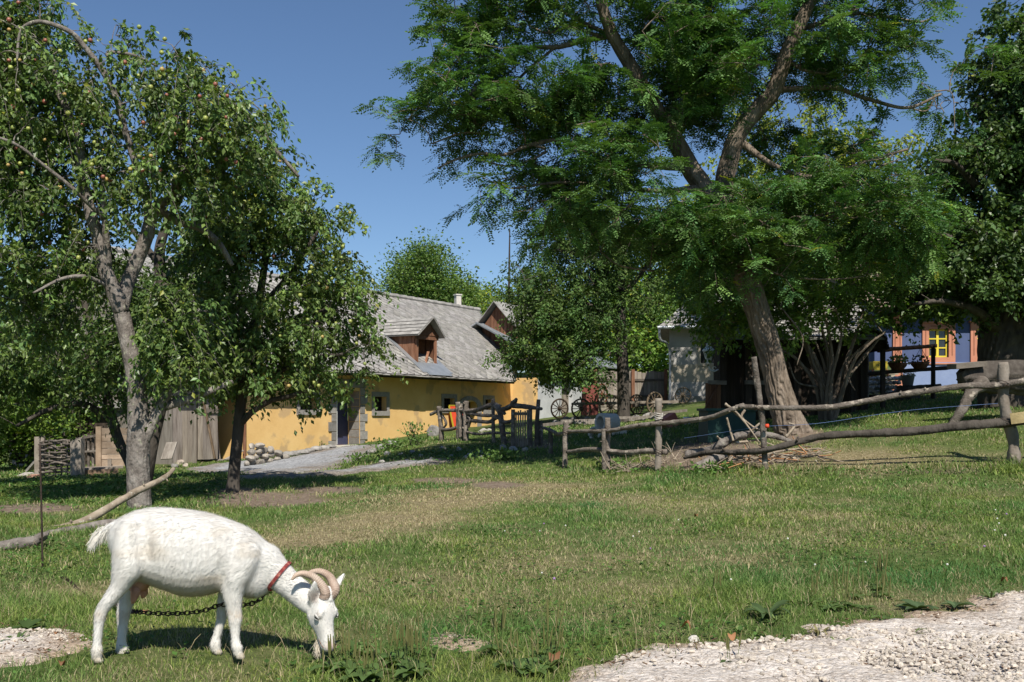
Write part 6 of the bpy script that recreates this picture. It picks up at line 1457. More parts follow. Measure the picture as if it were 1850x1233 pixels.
pole(pf, "rail", [P(1900, 752, 14.4), P(1815, 764, 14.7), P(1740, 770, 14.8), P(1660, 778, 15.0), P(1580, 783, 15.1), P(1500, 787, 15.2), P(1455, 797, 15.3), P(1385, 811, 15.4), P(1330, 820, 15.8), P(1280, 819, 16.2), P(1236, 828, 16.6)], [.072, .07, .066, .064, .06, .056, .053, .048, .044, .036, .024], 'bark_dark', 12, 14, 9)
pole(pf, "rail", [P(1205, 817, 17), P(1170, 815, 17.2), P(1130, 816, 17.6), P(1070, 812, 18.4), P(1025, 817, 19.3)], [.05, .05, .046, .042, .034], 'rail', 10, 15, 3)
mb = MB(); mb.beam(P(1826, 757, 14.6), P(1980, 738, 14.0), .03, .16, A(1.7, 1.55, .95)); mb.build("plank_rail", M['wood_beam'], pf)
mb = MB()                                                       # cord lashing and the thin blue wire
for k in range(4): a_ = np.linspace(0, 2 * math.pi, 12); c = P(1190, 748 + k * 3.0, 17); mb.tube(np.stack([c[0] + .07 * np.cos(a_), c[1] + .07 * np.sin(a_), c[2] + .01 * np.sin(a_ * 2 + k)], -1), .007, 5, 1)
mb.build("lashing", M['concrete'], pf)
for px_, py_, Y_, r_ in ((1813, 695, 14.75, .10), (1818, 765, 14.75, .11), (1371, 738, 15.45, .065), (1379, 811, 15.45, .07), (1098, 778, 17.95, .07), (1022, 781, 19.5, .07), (1190, 817, 17.0, .07)):
    mb = MB(); c = P(px_, py_, Y_); a_ = np.linspace(0, 2 * math.pi, 14)
    for q in range(3): mb.tube(np.stack([c[0] + r_ * np.cos(a_), c[1] + r_ * 1.25 * np.sin(a_), c[2] + (q - 1) * .02 + r_ * (.5 if q % 2 else -.5) * np.cos(a_)], -1), .0045, 5, 1)
    mb.build("wire_tie", M['iron'], pf)
mb = MB(); mb.tube([P(1236, 792, 16.8), P(1310, 781, 16.1), P(1380, 771, 15.5), P(1480, 765, 15.2), P(1640, 742, 15), P(1820, 728, 14.8)], .0025, 5, 6); tag(mb.build("fence_wire", pmat("blue_wire", [(.10, .16, .34), (.16, .24, .44)], 3, .5, 0)), "thin blue electric wire strung between the poles of the long fence", "wire")
mb = MB(); c = P(1386, 770, 15.35); mb.lathe(c, [(.001, -.03), (.03, -.025), (.034, 0), (.03, .025), (.001, .03)], 12, axis=A(1, -.6, .2)); tag(mb.build("insulator", M['red_paint'], None, True), "small pinkish red insulator knob on the crooked fence post", "insulator")

bfence = thing("branch_fence", "older fence of crooked branches left of the picket gate, before the farmhouse", "fence", on(870, 27.5))
YB = lambda px: 25 + (945 - px) / 150.0 * 4.6
def bp(px, py): return P(px, py, YB(px))
for i, q in enumerate([[(798, 798), (797, 775), (793, 735)], [(828, 802), (829, 760), (827, 727)], [(833, 800), (832, 760), (831, 730)], [(843, 796), (841, 760), (843, 725)], [(892, 790), (891, 750), (891, 721)], [(913, 812), (907, 775), (902, 745), (895, 732)]]):
    w = [bp(*a) for a in q]; w[0] = on(q[0][0], YB(q[0][0]), -.2); pole(bfence, "post", w, [.075] * len(w) if i not in (4,) else [.05] * 3, 'rail', 9, 21 + i, 4)
for i, (q, r) in enumerate([([(778, 749), (795, 743), (832, 741), (846, 741)], .05), ([(838, 744), (862, 742), (880, 735), (893, 731), (903, 741), (912, 748)], .06), ([(905, 741), (920, 734), (930, 727), (933, 721)], .06), ([(926, 733), (950, 735), (978, 739)], .06), ([(845, 747), (875, 751), (906, 752)], .045), ([(840, 766), (848, 760), (880, 762), (893, 756), (905, 752)], .05), ([(846, 772), (850, 758), (844, 752)], .04), ([(905, 762), (918, 763), (930, 757)], .05), ([(799, 777), (815, 776), (830, 770)], .05), ([(836, 779), (862, 784), (890, 782), (922, 783)], .04), ([(800, 752), (806, 765), (801, 775)], .035)]):
    pole(bfence, "rail", [bp(*a) for a in q], [r] * (len(q) - 1) + [r * .65], 'rail', 8, 31 + i, 3)
pg = thing("picket_gate", "small grey picket gate between the branch fence and the pole fence", "gate", on(942, 24.6))
YG = 24.6
for px_, r in ((927, .055), (958, .055)):
    mb = MB(); mb.tube([on(px_, YG, -.15), P(px_, 740, YG)], [r, r * .95], 8, 3, rough=.1, seed=px_); mb.build("post", M['rail'], pg)
for px_ in (970, 977):
    mb = MB(); mb.tube([on(px_, YG + .3, -.15), P(px_, 770, YG + .3), P(px_ + (3 if px_ < 975 else -1), 722 if px_ < 975 else 760, YG + .3)], [.06, .055, .05], 8, 3, rough=.2, seed=px_); mb.build("post", M['rail'], pg)
for k in range(7):
    px_ = 931 + k * 4.1; mb = MB(); o = P(px_, 807, YG - .03); mb.obox(o, A(.038, 0, 0), A(0, .02, 0), UP * (.86 + .02 * (k % 3)), .75 + .09 * (k % 4)); mb.build("picket", M['wood_beam'], pg)
for py_ in (748, 795):
    mb = MB(); mb.beam(P(925, py_, YG + .03), P(958, py_, YG + .03), .03, .07, .7); mb.build("cross_rail", M['wood_beam'], pg)

# garden rails before the blue cottage
gr = thing("garden_rail", "dark horizontal garden poles with hanging baskets before the blue cottage", "fence", on(1640, 26))
YQ = 26.0
for px_, t_ in ((1566, 618), (1686, 626)):
    mb = MB(); mb.tube([on(px_, YQ, -.2), P(px_, t_, YQ)], [.06, .055], 8, 3, rough=.1, seed=px_); mb.build("post", M['wood_dark'] if px_ > 1600 else M['rail'], gr)
for i, q in enumerate([[(1585, 633), (1640, 629), (1692, 625)], [(1542, 679), (1600, 673), (1660, 669), (1720, 664), (1745, 663)], [(1535, 721), (1600, 712), (1650, 704), (1700, 697)]]):
    pole(gr, "pole", [P(a, b, YQ) for a, b in q], [.06, .055, .05, .05, .045][:len(q)], 'wood_red' if i == 0 else 'wood_dark', 8, 51 + i, 1)
mb = MB(); mb.beam(P(1568, 700, YQ), P(1602, 724, YQ - .2), .05, .05, 1.5); mb.build("brace", M['wood_beam'], gr)
def leafball(mb, c, r, n, R, size=.06, cols=((.10, .17, .04),)):
    for _ in range(n):
        d = nrm(R.normal(size=3)) * r * R.rand() ** .4; p = c + d; a = nrm(R.normal(size=3)); b = nrm(np.cross(a, R.normal(size=3))); col = A(*cols[R.randint(len(cols))])
        mb.add(np.array([p, p + a * size * .5 + b * size * .3, p + a * size, p + a * size * .5 - b * size * .3]), np.array([[0, 1, 2, 3]]), col * (.7 + .6 * R.rand()))
def basket(px, py, hook, label, cols, n):
    c = P(px, py, YQ - .05); o = thing("hanging_basket", label, "basket", c, "hanging baskets on the garden pole")
    mb = MB(); mb.lathe(c, [(.02, -.15), (.14, -.12), (.22, -.02), (.24, .05), (.21, .05), (.18, 0)], 16); mb.build("bowl", M['wood_red'], o)
    mb = MB()
    for a_ in (0, 2.1, 4.2): mb.tube([c + A(.22 * math.cos(a_), .22 * math.sin(a_), .05), P(px + 2, hook, YQ)], .006, 4, 2)
    mb.build("cord", M['iron'], o)
    mb = MB(); leafball(mb, c + UP * .12, A(.28, .24, .14), n, rs(int(px)), .09, cols); mb.build("plant", M['grass'], o)
basket(1622, 660, 631, "hanging basket full of light green and yellow leaves by the pilaster", ((.16, .26, .05), (.30, .32, .10), (.40, .34, .20)), 240)
basket(1662, 658, 628, "dark hanging basket with few leaves below the first yellow window", ((.06, .09, .03),), 60)
o = thing("bucket", "grey metal bucket of pale flowers standing on a cut stump", "bucket", P(1640, 697, 26.6)); c = P(1640, 697, 26.6)
mb = MB(); mb.lathe(c, [(.0, .0), (.13, 0), (.18, .26), (.19, .27), (.17, .25), (.12, .05)], 18); mb.build("pail", M['zinc'], o, True)
mb = MB(); leafball(mb, c + UP * .30, A(.2, .16, .09), 120, rs(8), .06, ((.10, .16, .05), (.62, .60, .55), (.5, .35, .35))); mb.build("flowers", M['grass'], o)
mb = MB(); c = on(1640, 26.6); h_ = P(1640, 697, 26.6)[2] - c[2] - .005; mb.lathe(c, [(.34, -.1), (.30, .1), (.28, h_ * .6), (.29, h_), (.0, h_ + .001)], 18); tag(mb.build("stump", M['bark_dark']), "short cut stump under the metal bucket by the blue cottage", "stump")
# terrace stones, table, shelter
mb = MB(); R = rs(15)
for r in range(4):
    for k in range(9):
        mb.blob(P(1574 + k * 6.2 + 3 * (r % 2), 708 - r * 8, 27.6) + A(0, .1 * R.rand(), 0), A(.07, .09, .06) * (.9 + .5 * R.rand()), R.randint(999), .3, 9, 6, .7 + .6 * R.rand())
tag(mb.build("stone_wall", M['stone']), "low dry stone retaining wall beside the orange pilaster", "wall")
tb = thing("garden_table", "small yellow painted table on the terrace left of the pilaster", "table", P(1586, 678, 28.3))
mb = MB(); c = P(1586, 655, 28.3); mb.cbox(c, .40, .4, .05, 0, .5); mb.prism([c + A(-.18, -.2, -.22), c + A(.18, -.2, -.22), c + A(.22, -.2, -.03), c + A(-.22, -.2, -.03)], A(0, .4, 0), .5); mb.build("top", M['yellow_paint'], tb)
for s in (-1, 1):
    for s2 in (-1, 1):
        mb = MB(); mb.beam(c + A(s * .2, s2 * .15, -.2), c + A(s * .27, s2 * .18, -.62), .04, .04); mb.build("leg", M['wood_red'], tb)
mb = MB(); mb.cbox(P(1594, 676, 28.6), .62, .8, .06, 0, .8); mb.cbox(P(1594, 686, 28.9), .62, .3, .4, 0, .8); tag(mb.build("terrace_slab", M['plaster_cream']), "pale terrace block behind the yellow table", "terrace")
sh2 = thing("well_shelter", "small dark wooden shelter with a curved roof beside the timber barn", "shelter", on(1570, 24.6))
mb = MB(); c = P(1571, 632, 24.4)
for k in range(11):
    a0, a1 = math.pi * k / 11, math.pi * (k + 1) / 11; r = .44
    p0 = c + A(-r * math.cos(a0), 0, r * math.sin(a0) * 1.1); p1 = c + A(-r * math.cos(a1), 0, r * math.sin(a1) * 1.1); n_ = nrm(A(-math.cos((a0 + a1) / 2), 0, math.sin((a0 + a1) / 2)))
    mb.prism([p0, p1, p1 + n_ * .05, p0 + n_ * .05], A(0, 1.4, 0), .8 + .5 * R.rand())
mb.build("curved_roof", M['wood_dark'], sh2)
mb = MB(); mb.prism([c + A(-.42 * math.cos(a), .1, .45 * math.sin(a)) for a in np.linspace(0, math.pi, 12)], A(0, .04, 0), .7); mb.build("gable", M['wood_dark'], sh2)
for s in (-.38, .36):
    mb = MB(); b = on(1571, 24.5); mb.beam(A(c[0] + s, 24.5, b[2] - .2), A(c[0] + s, 24.5, c[2] + .02), .1, .1); mb.build("post", M['wood_dark'], sh2)

# the fallen trunk near the right edge
YF = 18.6
ft = thing("fallen_tree", "huge rotten fallen trunk with a plank on top near the right edge", "log", on(1790, YF))
mb = MB(); pts = np.array([P(1738, 692, YF), P(1760, 684, YF), P(1800, 682, YF + .1), P(1860, 684, YF + .2), P(1930, 690, YF + .3)]); rr = np.array([.20, .27, .29, .30, .30]); pr = catmull(np.hstack([pts, rr[:, None]]), 8)
V, f = tubes(pr[None, :, :3], pr[None, :, 3], 40, bark_disp(.35, 8, 61)); mb.add(V, f); mb.build("log_body", M['bark_dark'], ft, True)
pole(ft, "branch", [P(1775, 690, YF - .2), P(1752, 712, YF - .35), P(1736, 738, YF - .4), P(1724, 770, YF - .4), on(1722, YF - .4, -.1)], [.14, .10, .085, .08, .07], 'rail', 14, 62, 2)
mb = MB(); mb.obox(P(1728, 667, YF - .3), P(1784, 662, YF - .3) - P(1728, 667, YF - .3), A(0, .40, .02), A(0, 0, .09), .62); mb.build("plank", M['wood_beam'], ft)

# ------------------------------------------------------------------ pen, wattle, slabs at the left
wp = thing("wattle_panel", "woven wattle hurdle of grey rods between two posts at left", "fence", on(105, 23.6))
wa = lambda f, h, dy=0: (lambda p: A(p[0], p[1] + dy, gz(p[0], p[1]) + h))(on(70 + 70 * f, 24.0 - .9 * f))
for f, w, h in ((-.02, .16, 1.0),):
    mb = MB(); b = wa(f, -.1); mb.beam(b, b + UP * 1.1, .12, .12); mb.build("post", M['wood_beam'], wp)
    mb = MB(); b = wa(.06, -.1, .1); mb.beam(b, b + UP * 1.12, .07, .07); mb.build("post", M['wood_beam'], wp)
mb = MB(); b = wa(1.0, -.15); mb.beam(b, b + UP * 1.05, .25, .2); mb.build("post", M['wood_grey'], wp)
R = rs(63)
for k in range(13):
    h = .06 + k * .067 + .02 * R.rand(); up_ = -1 if k % 2 else 1
    pts = [wa(f, h + .03 * R.normal() * .6, up_ * .05 * math.sin(f * 9.4)) for f in np.linspace(-.02, 1.0, 7)]; mb = MB(); mb.tube(pts, np.full(7, .021 + .010 * R.rand()), 7, 4, .8 + .4 * R.rand(), .15, k); mb.build("rod", M['rail'], wp, True)
for f in np.linspace(.12, .9, 6):
    mb = MB(); b = wa(f, -.05); mb.tube([b, b + UP * .95], .02, 6, 2); mb.build("stake", M['rail'], wp, True)
pn = thing("board_pen", "small pen of weathered boards with pickets and a plank floor at left", "pen", on(195, 25.5))
YP = 25.0
mb = MB(); mb.beam(on(179, YP, -.1), P(179, 771, YP), .13, .1, A(1.15, 1.0, .85)); mb.build("post", M['wood_beam'], pn)
mb = MB(); R = rs(64)
for y0_, y1_, t_ in ((843, 831, 1.1), (830, 822, 1.45), (821, 811, .9), (810, 798, .85), (797, 787, 1.0), (786, 774, .75)):
    a_ = P(183, y0_, YP); mb.obox(a_, P(236, y0_ - 1, YP + .2) - a_, A(0, .04 + .01 * R.rand(), 0), UP * ((y0_ - y1_) / F * YP), A(1.0, .9, .8) * t_)
mb.beam(P(198, 846, YP - .06), P(198, 829, YP - .06), .09, .03, .8); mb.build("board_panel", M['wood_beam'], pn)
mb = MB(); mb.beam(P(108, 800, YP + .6), P(180, 786, YP + .1), .06, .06); mb.beam(P(146, 817, YP + .3), P(180, 814, YP + .1), .05, .05); mb.build("rail", M['rail'], pn)
for px_ in (152, 160, 168):
    mb = MB(); mb.tube([on(px_, YP + .3), P(px_, 786, YP + .3)], .035, 7, 2); mb.build("picket", M['rail'], pn)
mb = MB()
for k in range(6):
    a_ = on(148, YP - 1.3 + k * .22, .18); b_ = on(222, YP - .9 + k * .22, .2); mb.beam(a_, b_, .20, .05, .8 + .5 * R.rand())
mb.beam(on(146, YP - 1.45, .06), on(214, YP - 1.15, .07), .06, .2, A(.75, .6, .5)); mb.build("plank_floor", M['wood_beam'], pn)
mb = MB(); a_ = P(291, 831, 27.6); mb.obox(a_, P(311, 830, 27.6) - a_, A(.10, .16, .46), A(0, -.04, .02)); tag(mb.build("board", M['wood_grey']), "square grey board leaning over the rocks left of the shed door", "board")

def rock(px, py_or_Y, r, label, group=None, seed=1, byhit=True, mat='stone', dz=.25, sq=(1, .8, .7), tint=1.0):
    p = hit(px, py_or_Y) if byhit else on(px, py_or_Y); mb = MB(); s = r * p[1] / F; mb.blob(p + UP * s * dz, A(*sq) * s, seed, .30, 14, 9, tint, seed * 1.3)
    return tag(mb.build("rock", M[mat]), label, "rock", group)
for k, (a, b, r, lab) in enumerate([(292, 838, 11, "pale rock at the left of the heap under the leaning board"), (310, 836, 12, "topmost tan rock of the heap beside the shed wall"), (324, 840, 12, "rounded tan rock in the heap left of the plank door"), (335, 844, 7, "small light rock at the right end of the heap by the plank door"), (316, 846, 9, "dark rock at the foot of the heap by the shed")]):
    rock(a, b, r, lab, "rocks heaped beside the shed", 200 + k, tint=A(1.25, 1.12, 1.0) if k != 4 else .8)
for k, (a, b, w, h, t, lab) in enumerate([(40, 864, 16, 6, A(1.25, 1.2, 1.15), "flat pale slab in front of the wattle panel's left post"), (54, 856, 14, 7, A(.8, .78, .76), "dark grey slab leaning on the wattle panel's left post"), (52, 867, 16, 3, A(1.3, .75, .55), "reddish broken tile lying under the grey slabs")]):
    p = hit(a, b); s = p[1] / F; mb = MB(); mb.obox(p + A(-w * s / 2, 0, .02), A(w * s, 0, .12 * (k == 1) * 2), A(.05, .3, .06), A(-.02, -.01, h * s * .5), t); tag(mb.build("slab", M['stone']), lab, "slab", "slabs by the wattle panel")
# dry wall and flat stones along the farmhouse
mb = MB(); R = rs(71)
for r in range(4):
    px_ = 441 + r * 3
    while px_ < 522 - r * 16:
        w = 8 + 10 * R.rand(); Y = 27.2 + (px_ - 440) / 80 * 2.2; b = on(px_ + w / 2, Y); s = Y / F
        mb.blob(b + UP * (.10 + r * .15), A(w * s * .56, .2, .085 + .03 * R.rand()), R.randint(9999), .28, 12, 7, A(1, .95, .88) * (.75 + .5 * R.rand()), R.normal() * .15); px_ += w
tag(mb.build("dry_wall", M['stone'], None), "short dry stone wall of flat slabs at the farmhouse corner", "wall")
mb = MB()
for px_ in np.arange(520, 604, 13.0):
    Y = 30.6 + (px_ - 520) / 84 * 2.6; b = on(px_, Y); mb.blob(b + UP * .08, A(.17 + .08 * R.rand(), .2, .10), R.randint(9999), .2, 12, 7, .8 + .4 * R.rand())
tag(mb.build("stone_kerb", M['stone']), "row of low kerb stones under the ochre wall left of the door", "kerb")
rock(785, 788, 18, "big rounded boulder at the farmhouse wall by the branch fence", None, 231, tint=.75, dz=.3, sq=(1, .8, .9))
R = rs(72)
for k, (a, b, r) in enumerate([(672, 818, 12), (690, 812, 13), (708, 806, 12), (650, 828, 9), (700, 822, 8), (664, 832, 10), (725, 822, 6), (745, 818, 7), (760, 826, 6), (800, 812, 7), (830, 815, 8), (850, 822, 8), (868, 818, 7), (842, 830, 7), (884, 826, 7), (815, 826, 6), (780, 834, 7), (870, 830, 6), (690, 838, 7), (735, 836, 6)]):
    rock(a, b, r, "grey stone half sunk in the grassy bank between gravel yard and picket gate", "stones in the grassy bank", 240 + k, dz=.15, tint=.8 + .4 * R.rand())
for k, (a, b, r, lab) in enumerate([(908, 813, 9, "pale stone at the left foot of the picket gate"), (927, 815, 10, "largest stone lying under the picket gate"), (948, 816, 9, "stone at the right foot of the picket gate")]): rock(a, b, r, lab, "stones under the gate", 270 + k, tint=1.15)
for k, (a, b, r, lab) in enumerate([(872, 782, 9, "white stone behind the branch fence, near the arch"), (884, 780, 7, "small white stone right of the arch behind the branch fence")]): rock(a, b, r, lab, None, 280 + k, tint=1.5)
# red board on the wall
l_ = hl(818); mb = MB(); z_ = gz(*HPt(l_, .3, 0)[:2]); mb.obox(HPt(l_ - .42, .35, z_), hd * .84, -hn * .25 + UP * .95, hn * .03); ob = mb.build("red_board", M['red_paint']); tag(ob, "red board leaning on the ochre wall behind the branch fence", "board")
mb = MB(); mb.obox(HPt(l_ - .47, .34, z_), hd * .05, -hn * .25 + UP * 1.0, hn * .05, .6); mb.obox(HPt(l_ - .47, .09, z_ + .95), hd * .92, UP * .05, hn * .05, .6); mb.build("frame", M['yellow_paint'], ob)

# ------------------------------------------------------------------ yard: rings, carts, wheels, drums
def ring_pipe(name, c, ax, R0, R1, L, label, mat, group=None):
    mb = MB(); mb.lathe(c, [(R0, 0), (R1, 0), (R1, L), (R0, L), (R0, 0)], 28, axis=ax); return tag(mb.build(name, M[mat], None, False), label, "pipe ring", group)
ring_pipe("concrete_ring", P(1084, 764, 24.6), A(.85, .5, -.02), .16, .235, .45, "top concrete pipe ring of the little stack", 'concrete', "concrete pipe rings"); ring_pipe("concrete_ring", P(1073, 783, 24.6), A(.5, .85, 0), .12, .165, .35, "lower left concrete pipe ring, open end facing front", 'concrete', "concrete pipe rings"); ring_pipe("concrete_ring", P(1094, 783, 24.8), A(.95, .2, 0), .10, .16, .5, "lower right concrete pipe ring lying on its side", 'concrete', "concrete pipe rings")
rb = thing("red_box", "tilted faded red metal box in the yard behind the lashed post", "box", on(1205, 25.5)); c = P(1208, 762, 25.5)
mb = MB(); u1 = nrm(A(.8, .35, .45)); u2 = nrm(np.cross(A(0, 1, .2), u1)); u3 = np.cross(u1, u2); mb.obox(c - u1 * .19 - u2 * .16 - u3 * .16, u1 * .38, u2 * .32, u3 * .3); mb.build("body", M['faded_red'], rb)
mb = MB(); mb.beam(c - u1 * .19 - u2 * .1, c - u1 * .42 - u2 * .16, .18, .10, .9); mb.build("chute", M['faded_red'], rb)
gd_ = thing("green_drum", "dark green sheet metal tank before the timber barn, beside a log", "tank", on(1312, 20.6)); c = on(1312, 20.6)
mb = MB(); mb.obox(c + A(-.44, -.3, -.05), A(1.0, .12, 0), A(-.08, .6, 0), A(.02, .05, .66), 1.0); mb.build("tank", M['green_paint'], gd_)
mb = MB(); mb.obox(c + A(-.47, -.33, .60), A(1.06, .12, 0), A(-.08, .66, 0), A(0, 0, .05), 1.2); mb.build("rim", M['green_paint'], gd_)
mb = MB(); mb.lathe(P(1272, 792, 21.2), [(.0, -.2), (.13, -.18), (.15, 0), (.13, .16), (.0, .2)], 12); tag(mb.build("pot", M['bark_dark'], None, True), "dark round pot hanging low beside the green tank", "pot")
mb = MB(); mb.lathe(on(1242, 25.6), [(0, 0), (.08, 0), (.10, .2), (.11, .2), (.09, .02)], 14); tag(mb.build("bucket", M['white_paint'], None, True), "small white bucket on the grass right of the red box", "bucket")
def wheel(parent, c, ax, r, mat='wood_beam', spokes=12, tint=A(1.3, 1.2, 1.0)):
    ax = nrm(ax); ref = A(0, 0, 1); u_ = nrm(np.cross(ax, ref)); v_ = np.cross(u_, ax)
    mb = MB(); a_ = np.linspace(0, 2 * math.pi, 33); ring = np.array([c + r * (u_ * math.cos(t) + v_ * math.sin(t)) for t in a_]); V, f = tubes(ring[None], np.full((1, 33), .036 * r / .37), 6, caps=False); mb.add(V, f, tint); w = mb.build("wheel", M[mat], parent, True)
    mb = MB(); mb.lathe(c - ax * .11, [(0, 0), (.045, 0), (.075, .07), (.085, .11), (.07, .16), (.045, .22), (0, .22)], 12, axis=ax, tint=tint * .8); mb.build("hub", M[mat], w, True)
    for k in range(spokes):
        t = 2 * math.pi * k / spokes; d = u_ * math.cos(t) + v_ * math.sin(t); mb = MB(); mb.beam(c + d * .06, c + d * r, .034, .03, tint); mb.build("spoke", M[mat], w)
    return w
wg = thing("wagon", "old wooden farm wagon with spoked wheels behind the walnut trunk", "cart", on(1130, 36.5)); YW = 36.5
for px_, py_, r, dy in ((1103, 740, .42, -.1), (1183, 741, .40, 0), (1050, 745, .36, .4), (1150, 740, .36, .9)): c = P(px_, py_, YW + dy); c[2] = gz(c[0], c[1]) + r; wheel(wg, c, A(.25 if px_ < 1150 else .8, -1, 0), r, tint=A(.95, .85, .7) if px_ == 1103 else A(.65, .58, .5))
mb = MB(); z_ = gz(*on(1130, YW)[:2]) + .48
for dy in (-.05, .55, .9): mb.beam(A(xs(1035, YW), YW + dy, z_), A(xs(1225, YW), YW + dy, z_ + .08), .1, .09, .9)
for px_ in (1050, 1103, 1150, 1183): mb.beam(A(xs(px_, YW), YW - .1, z_ - .06), A(xs(px_, YW), YW + 1.0, z_ - .06), .10, .10, .8)
mb.build("frame", M['wood_beam'], wg)
sw = thing("spoked_wheel", "spoked wooden wheel leaning on the plinth of the grey house", "wheel", on(1232, 40.8)); c = on(1234, 40.8, .33); wheel(sw, c, A(.1, -1, -.2), .32, tint=A(.8, .75, .65))
sw = thing("spoked_wheel", "dark spoked wheel standing against the pale barn wall", "wheel", on(1011, 42)); c = on(1011, 42, .42); wheel(sw, c, A(.5, -1, -.1), .40, 'wood_dark', tint=A(1.0, .9, .8))
ms_ = thing("cream_separator", "rusty red farm machine with a flywheel beside the pale barn", "machine", on(1068, 41)); c = on(1066, 41)
mb = MB(); mb.cbox(c + UP * .45, .55, .5, .9, .3); mb.prism([c + A(-.3, -.2, .9), c + A(.3, -.2, .9), c + A(.42, -.2, 1.25), c + A(-.42, -.2, 1.25)], A(0, .4, 0)); mb.T = [t_ * A(.45, .42, .42) for t_ in mb.T]; mb.build("body", M['faded_red'], ms_)
wheel(ms_, c + A(.48, -.2, .85), A(.9, -.6, 0), .42, 'wood_red', 6, A(.9, .8, .8))
for k in range(22):
    p = on(1005 + k * 9 + 4 * R.rand(), 33.5 + 2.5 * R.rand()); mb = MB(); mb.blob(p + UP * .08, A(.18, .14, .12) * (.6 + .6 * R.rand()), k, .3, 9, 6, .7 + .6 * R.rand())
    tag(mb.build("rock", M['stone']), "small stone in the broken row edging the yard before the wagon", "rock", "stones edging the yard")
for k in range(6):
    mb = MB(); mb.beam(on(975 + 40 * k, 32 + .3 * k, .12 + .1 * (k % 2)), on(1030 + 42 * k, 33 + .3 * k, .14), .09, .09, .7 + .4 * R.rand()); tag(mb.build("timber", M['wood_grey']), "loose grey timber lying along the yard's edge behind the gate", "timber", "timbers at the yard's edge")
# lantern on its scroll bracket
YLn = 24.3
ln_ = thing("wall_lantern", "white wall lantern on a scroll bracket at the barn corner", "lantern", P(1282, 668, YLn)); c = P(1280, 657, YLn)
mb = MB(); mb.tube([P(1297, 668, YLn + .1), P(1290, 671, YLn), P(1283, 668, YLn), P(1280, 662, YLn)], [.02, .02, .018, .016], 8, 6); a_ = np.linspace(0, 5.2, 16); mb.tube([P(1290, 666, YLn) + A(math.cos(t), 0, math.sin(t)) * .05 * (1 - t / 9) for t in a_], .01, 6, 1); mb.build("bracket", M['white_paint'], ln_, True)
mb = MB(); mb.lathe(c, [(.0, 0), (.05, .0), (.06, .03), (.055, .05)], 6); mb.lathe(c + UP * .30, [(.155, 0), (.15, .03), (.06, .12), (.05, .15), (.065, .17), (.02, .21), (.012, .26), (.0, .27)], 6); mb.lathe(c + UP * .04, [(.015, 0), (.015, .3)], 6); mb.build("cap", M['white_paint'], ln_)
mb = MB()
for k in range(6): t = k * math.pi / 3; d = A(math.cos(t), math.sin(t), 0); mb.beam(c + d * .055 + UP * .05, c + d * .125 + UP * .30, .014, .014)
mb.build("cage", M['white_paint'], ln_)
mb = MB(); mb.lathe(c + UP * .05, [(.05, 0), (.115, .25)], 6); mb.build("glass", pmat("lantern_glass", [(.55, .58, .6), (.65, .68, .7)], 3, .15, 0, spec=.6), ln_)
# mast
mb = MB(); mb.tube([P(919, 560, 62), P(920, 480, 62), P(921, 415, 62)], [.075, .06, .035], 6, 2); tag(mb.build("mast", M['iron']), "thin dark mast rising above the treetops behind the farmhouse", "mast")
# branch heap at the fence
bhp = thing("branch_heap", "heap of lichened cut branches lying behind the crooked fence post", "branches", on(1370, 16.3))
R = rs(91)
pole(bhp, "limb", [P(1240, 822, 16.7), P(1285, 812, 16.5), P(1310, 797, 16.4), P(1340, 788, 16.4), P(1390, 786, 16.3), P(1430, 798, 16.2)], [.07, .075, .07, .06, .05, .03], 'bark_apple', 12, 92, 2)
pole(bhp, "limb", [P(1262, 845, 16.0), P(1290, 830, 16.2), P(1310, 822, 16.3)], [.08, .08, .08], 'bark_apple', 12, 93, 1)
for k, q in enumerate([[(1310, 730), (1330, 745), (1350, 770), (1372, 800)], [(1320, 738), (1345, 760), (1370, 776), (1390, 770)], [(1345, 742), (1340, 752), (1348, 765)], [(1325, 797), (1318, 772), (1313, 755)], [(1305, 803), (1300, 795), (1296, 789)], [(1330, 800), (1350, 798), (1370, 796), (1400, 806)], [(1305, 848), (1325, 825), (1345, 812)], [(1400, 826), (1430, 828), (1470, 822), (1480, 814)], [(1360, 830), (1400, 818), (1440, 812), (1460, 815)], [(1420, 790), (1435, 770), (1425, 765)], [(1380, 838), (1420, 822), (1445, 832)], [(1340, 800), (1365, 772), (1380, 760)]]):
    pole(bhp, "twig", [P(a, b, 16.2 + .3 * R.rand()) for a, b in q], [.022, .018, .015, .01][:len(q)], 'stick', 6, 94 + k, 1)
mb = MB()
for k in range(130):
    p = on(1290 + 190 * R.rand(), 15.7 + 1.2 * R.rand(), .04 + .10 * R.rand()); d = nrm(A(R.normal(), R.normal() * .6, R.normal() * .25)) * (.12 + .35 * R.rand()); mb.tube([p, p + d * .5 + UP * .03 * R.normal(), p + d], [.011, .009, .006], 4, 2, A(1.3, .8, .5) if R.rand() < .3 else .7 + .6 * R.rand())
tag(mb.build("brushwood", M['stick'], bhp), kind='stuff')
mb = MB()
for k in range(90):
    p = on(1095 + 130 * R.rand(), 17.3 + 1.0 * R.rand(), .02 + .06 * R.rand()); d = nrm(A(R.normal(), R.normal() * .6, R.normal() * .5 + .2)) * (.1 + .35 * R.rand()); mb.tube([p, p + d * .5 + UP * .03 * R.normal(), p + d], [.008, .006, .004], 4, 2, .7 + .7 * R.rand())
tag(mb.build("brushwood", M['stick']), "thin dry twigs scattered under the middle of the pole fence", "brushwood", kind='stuff')
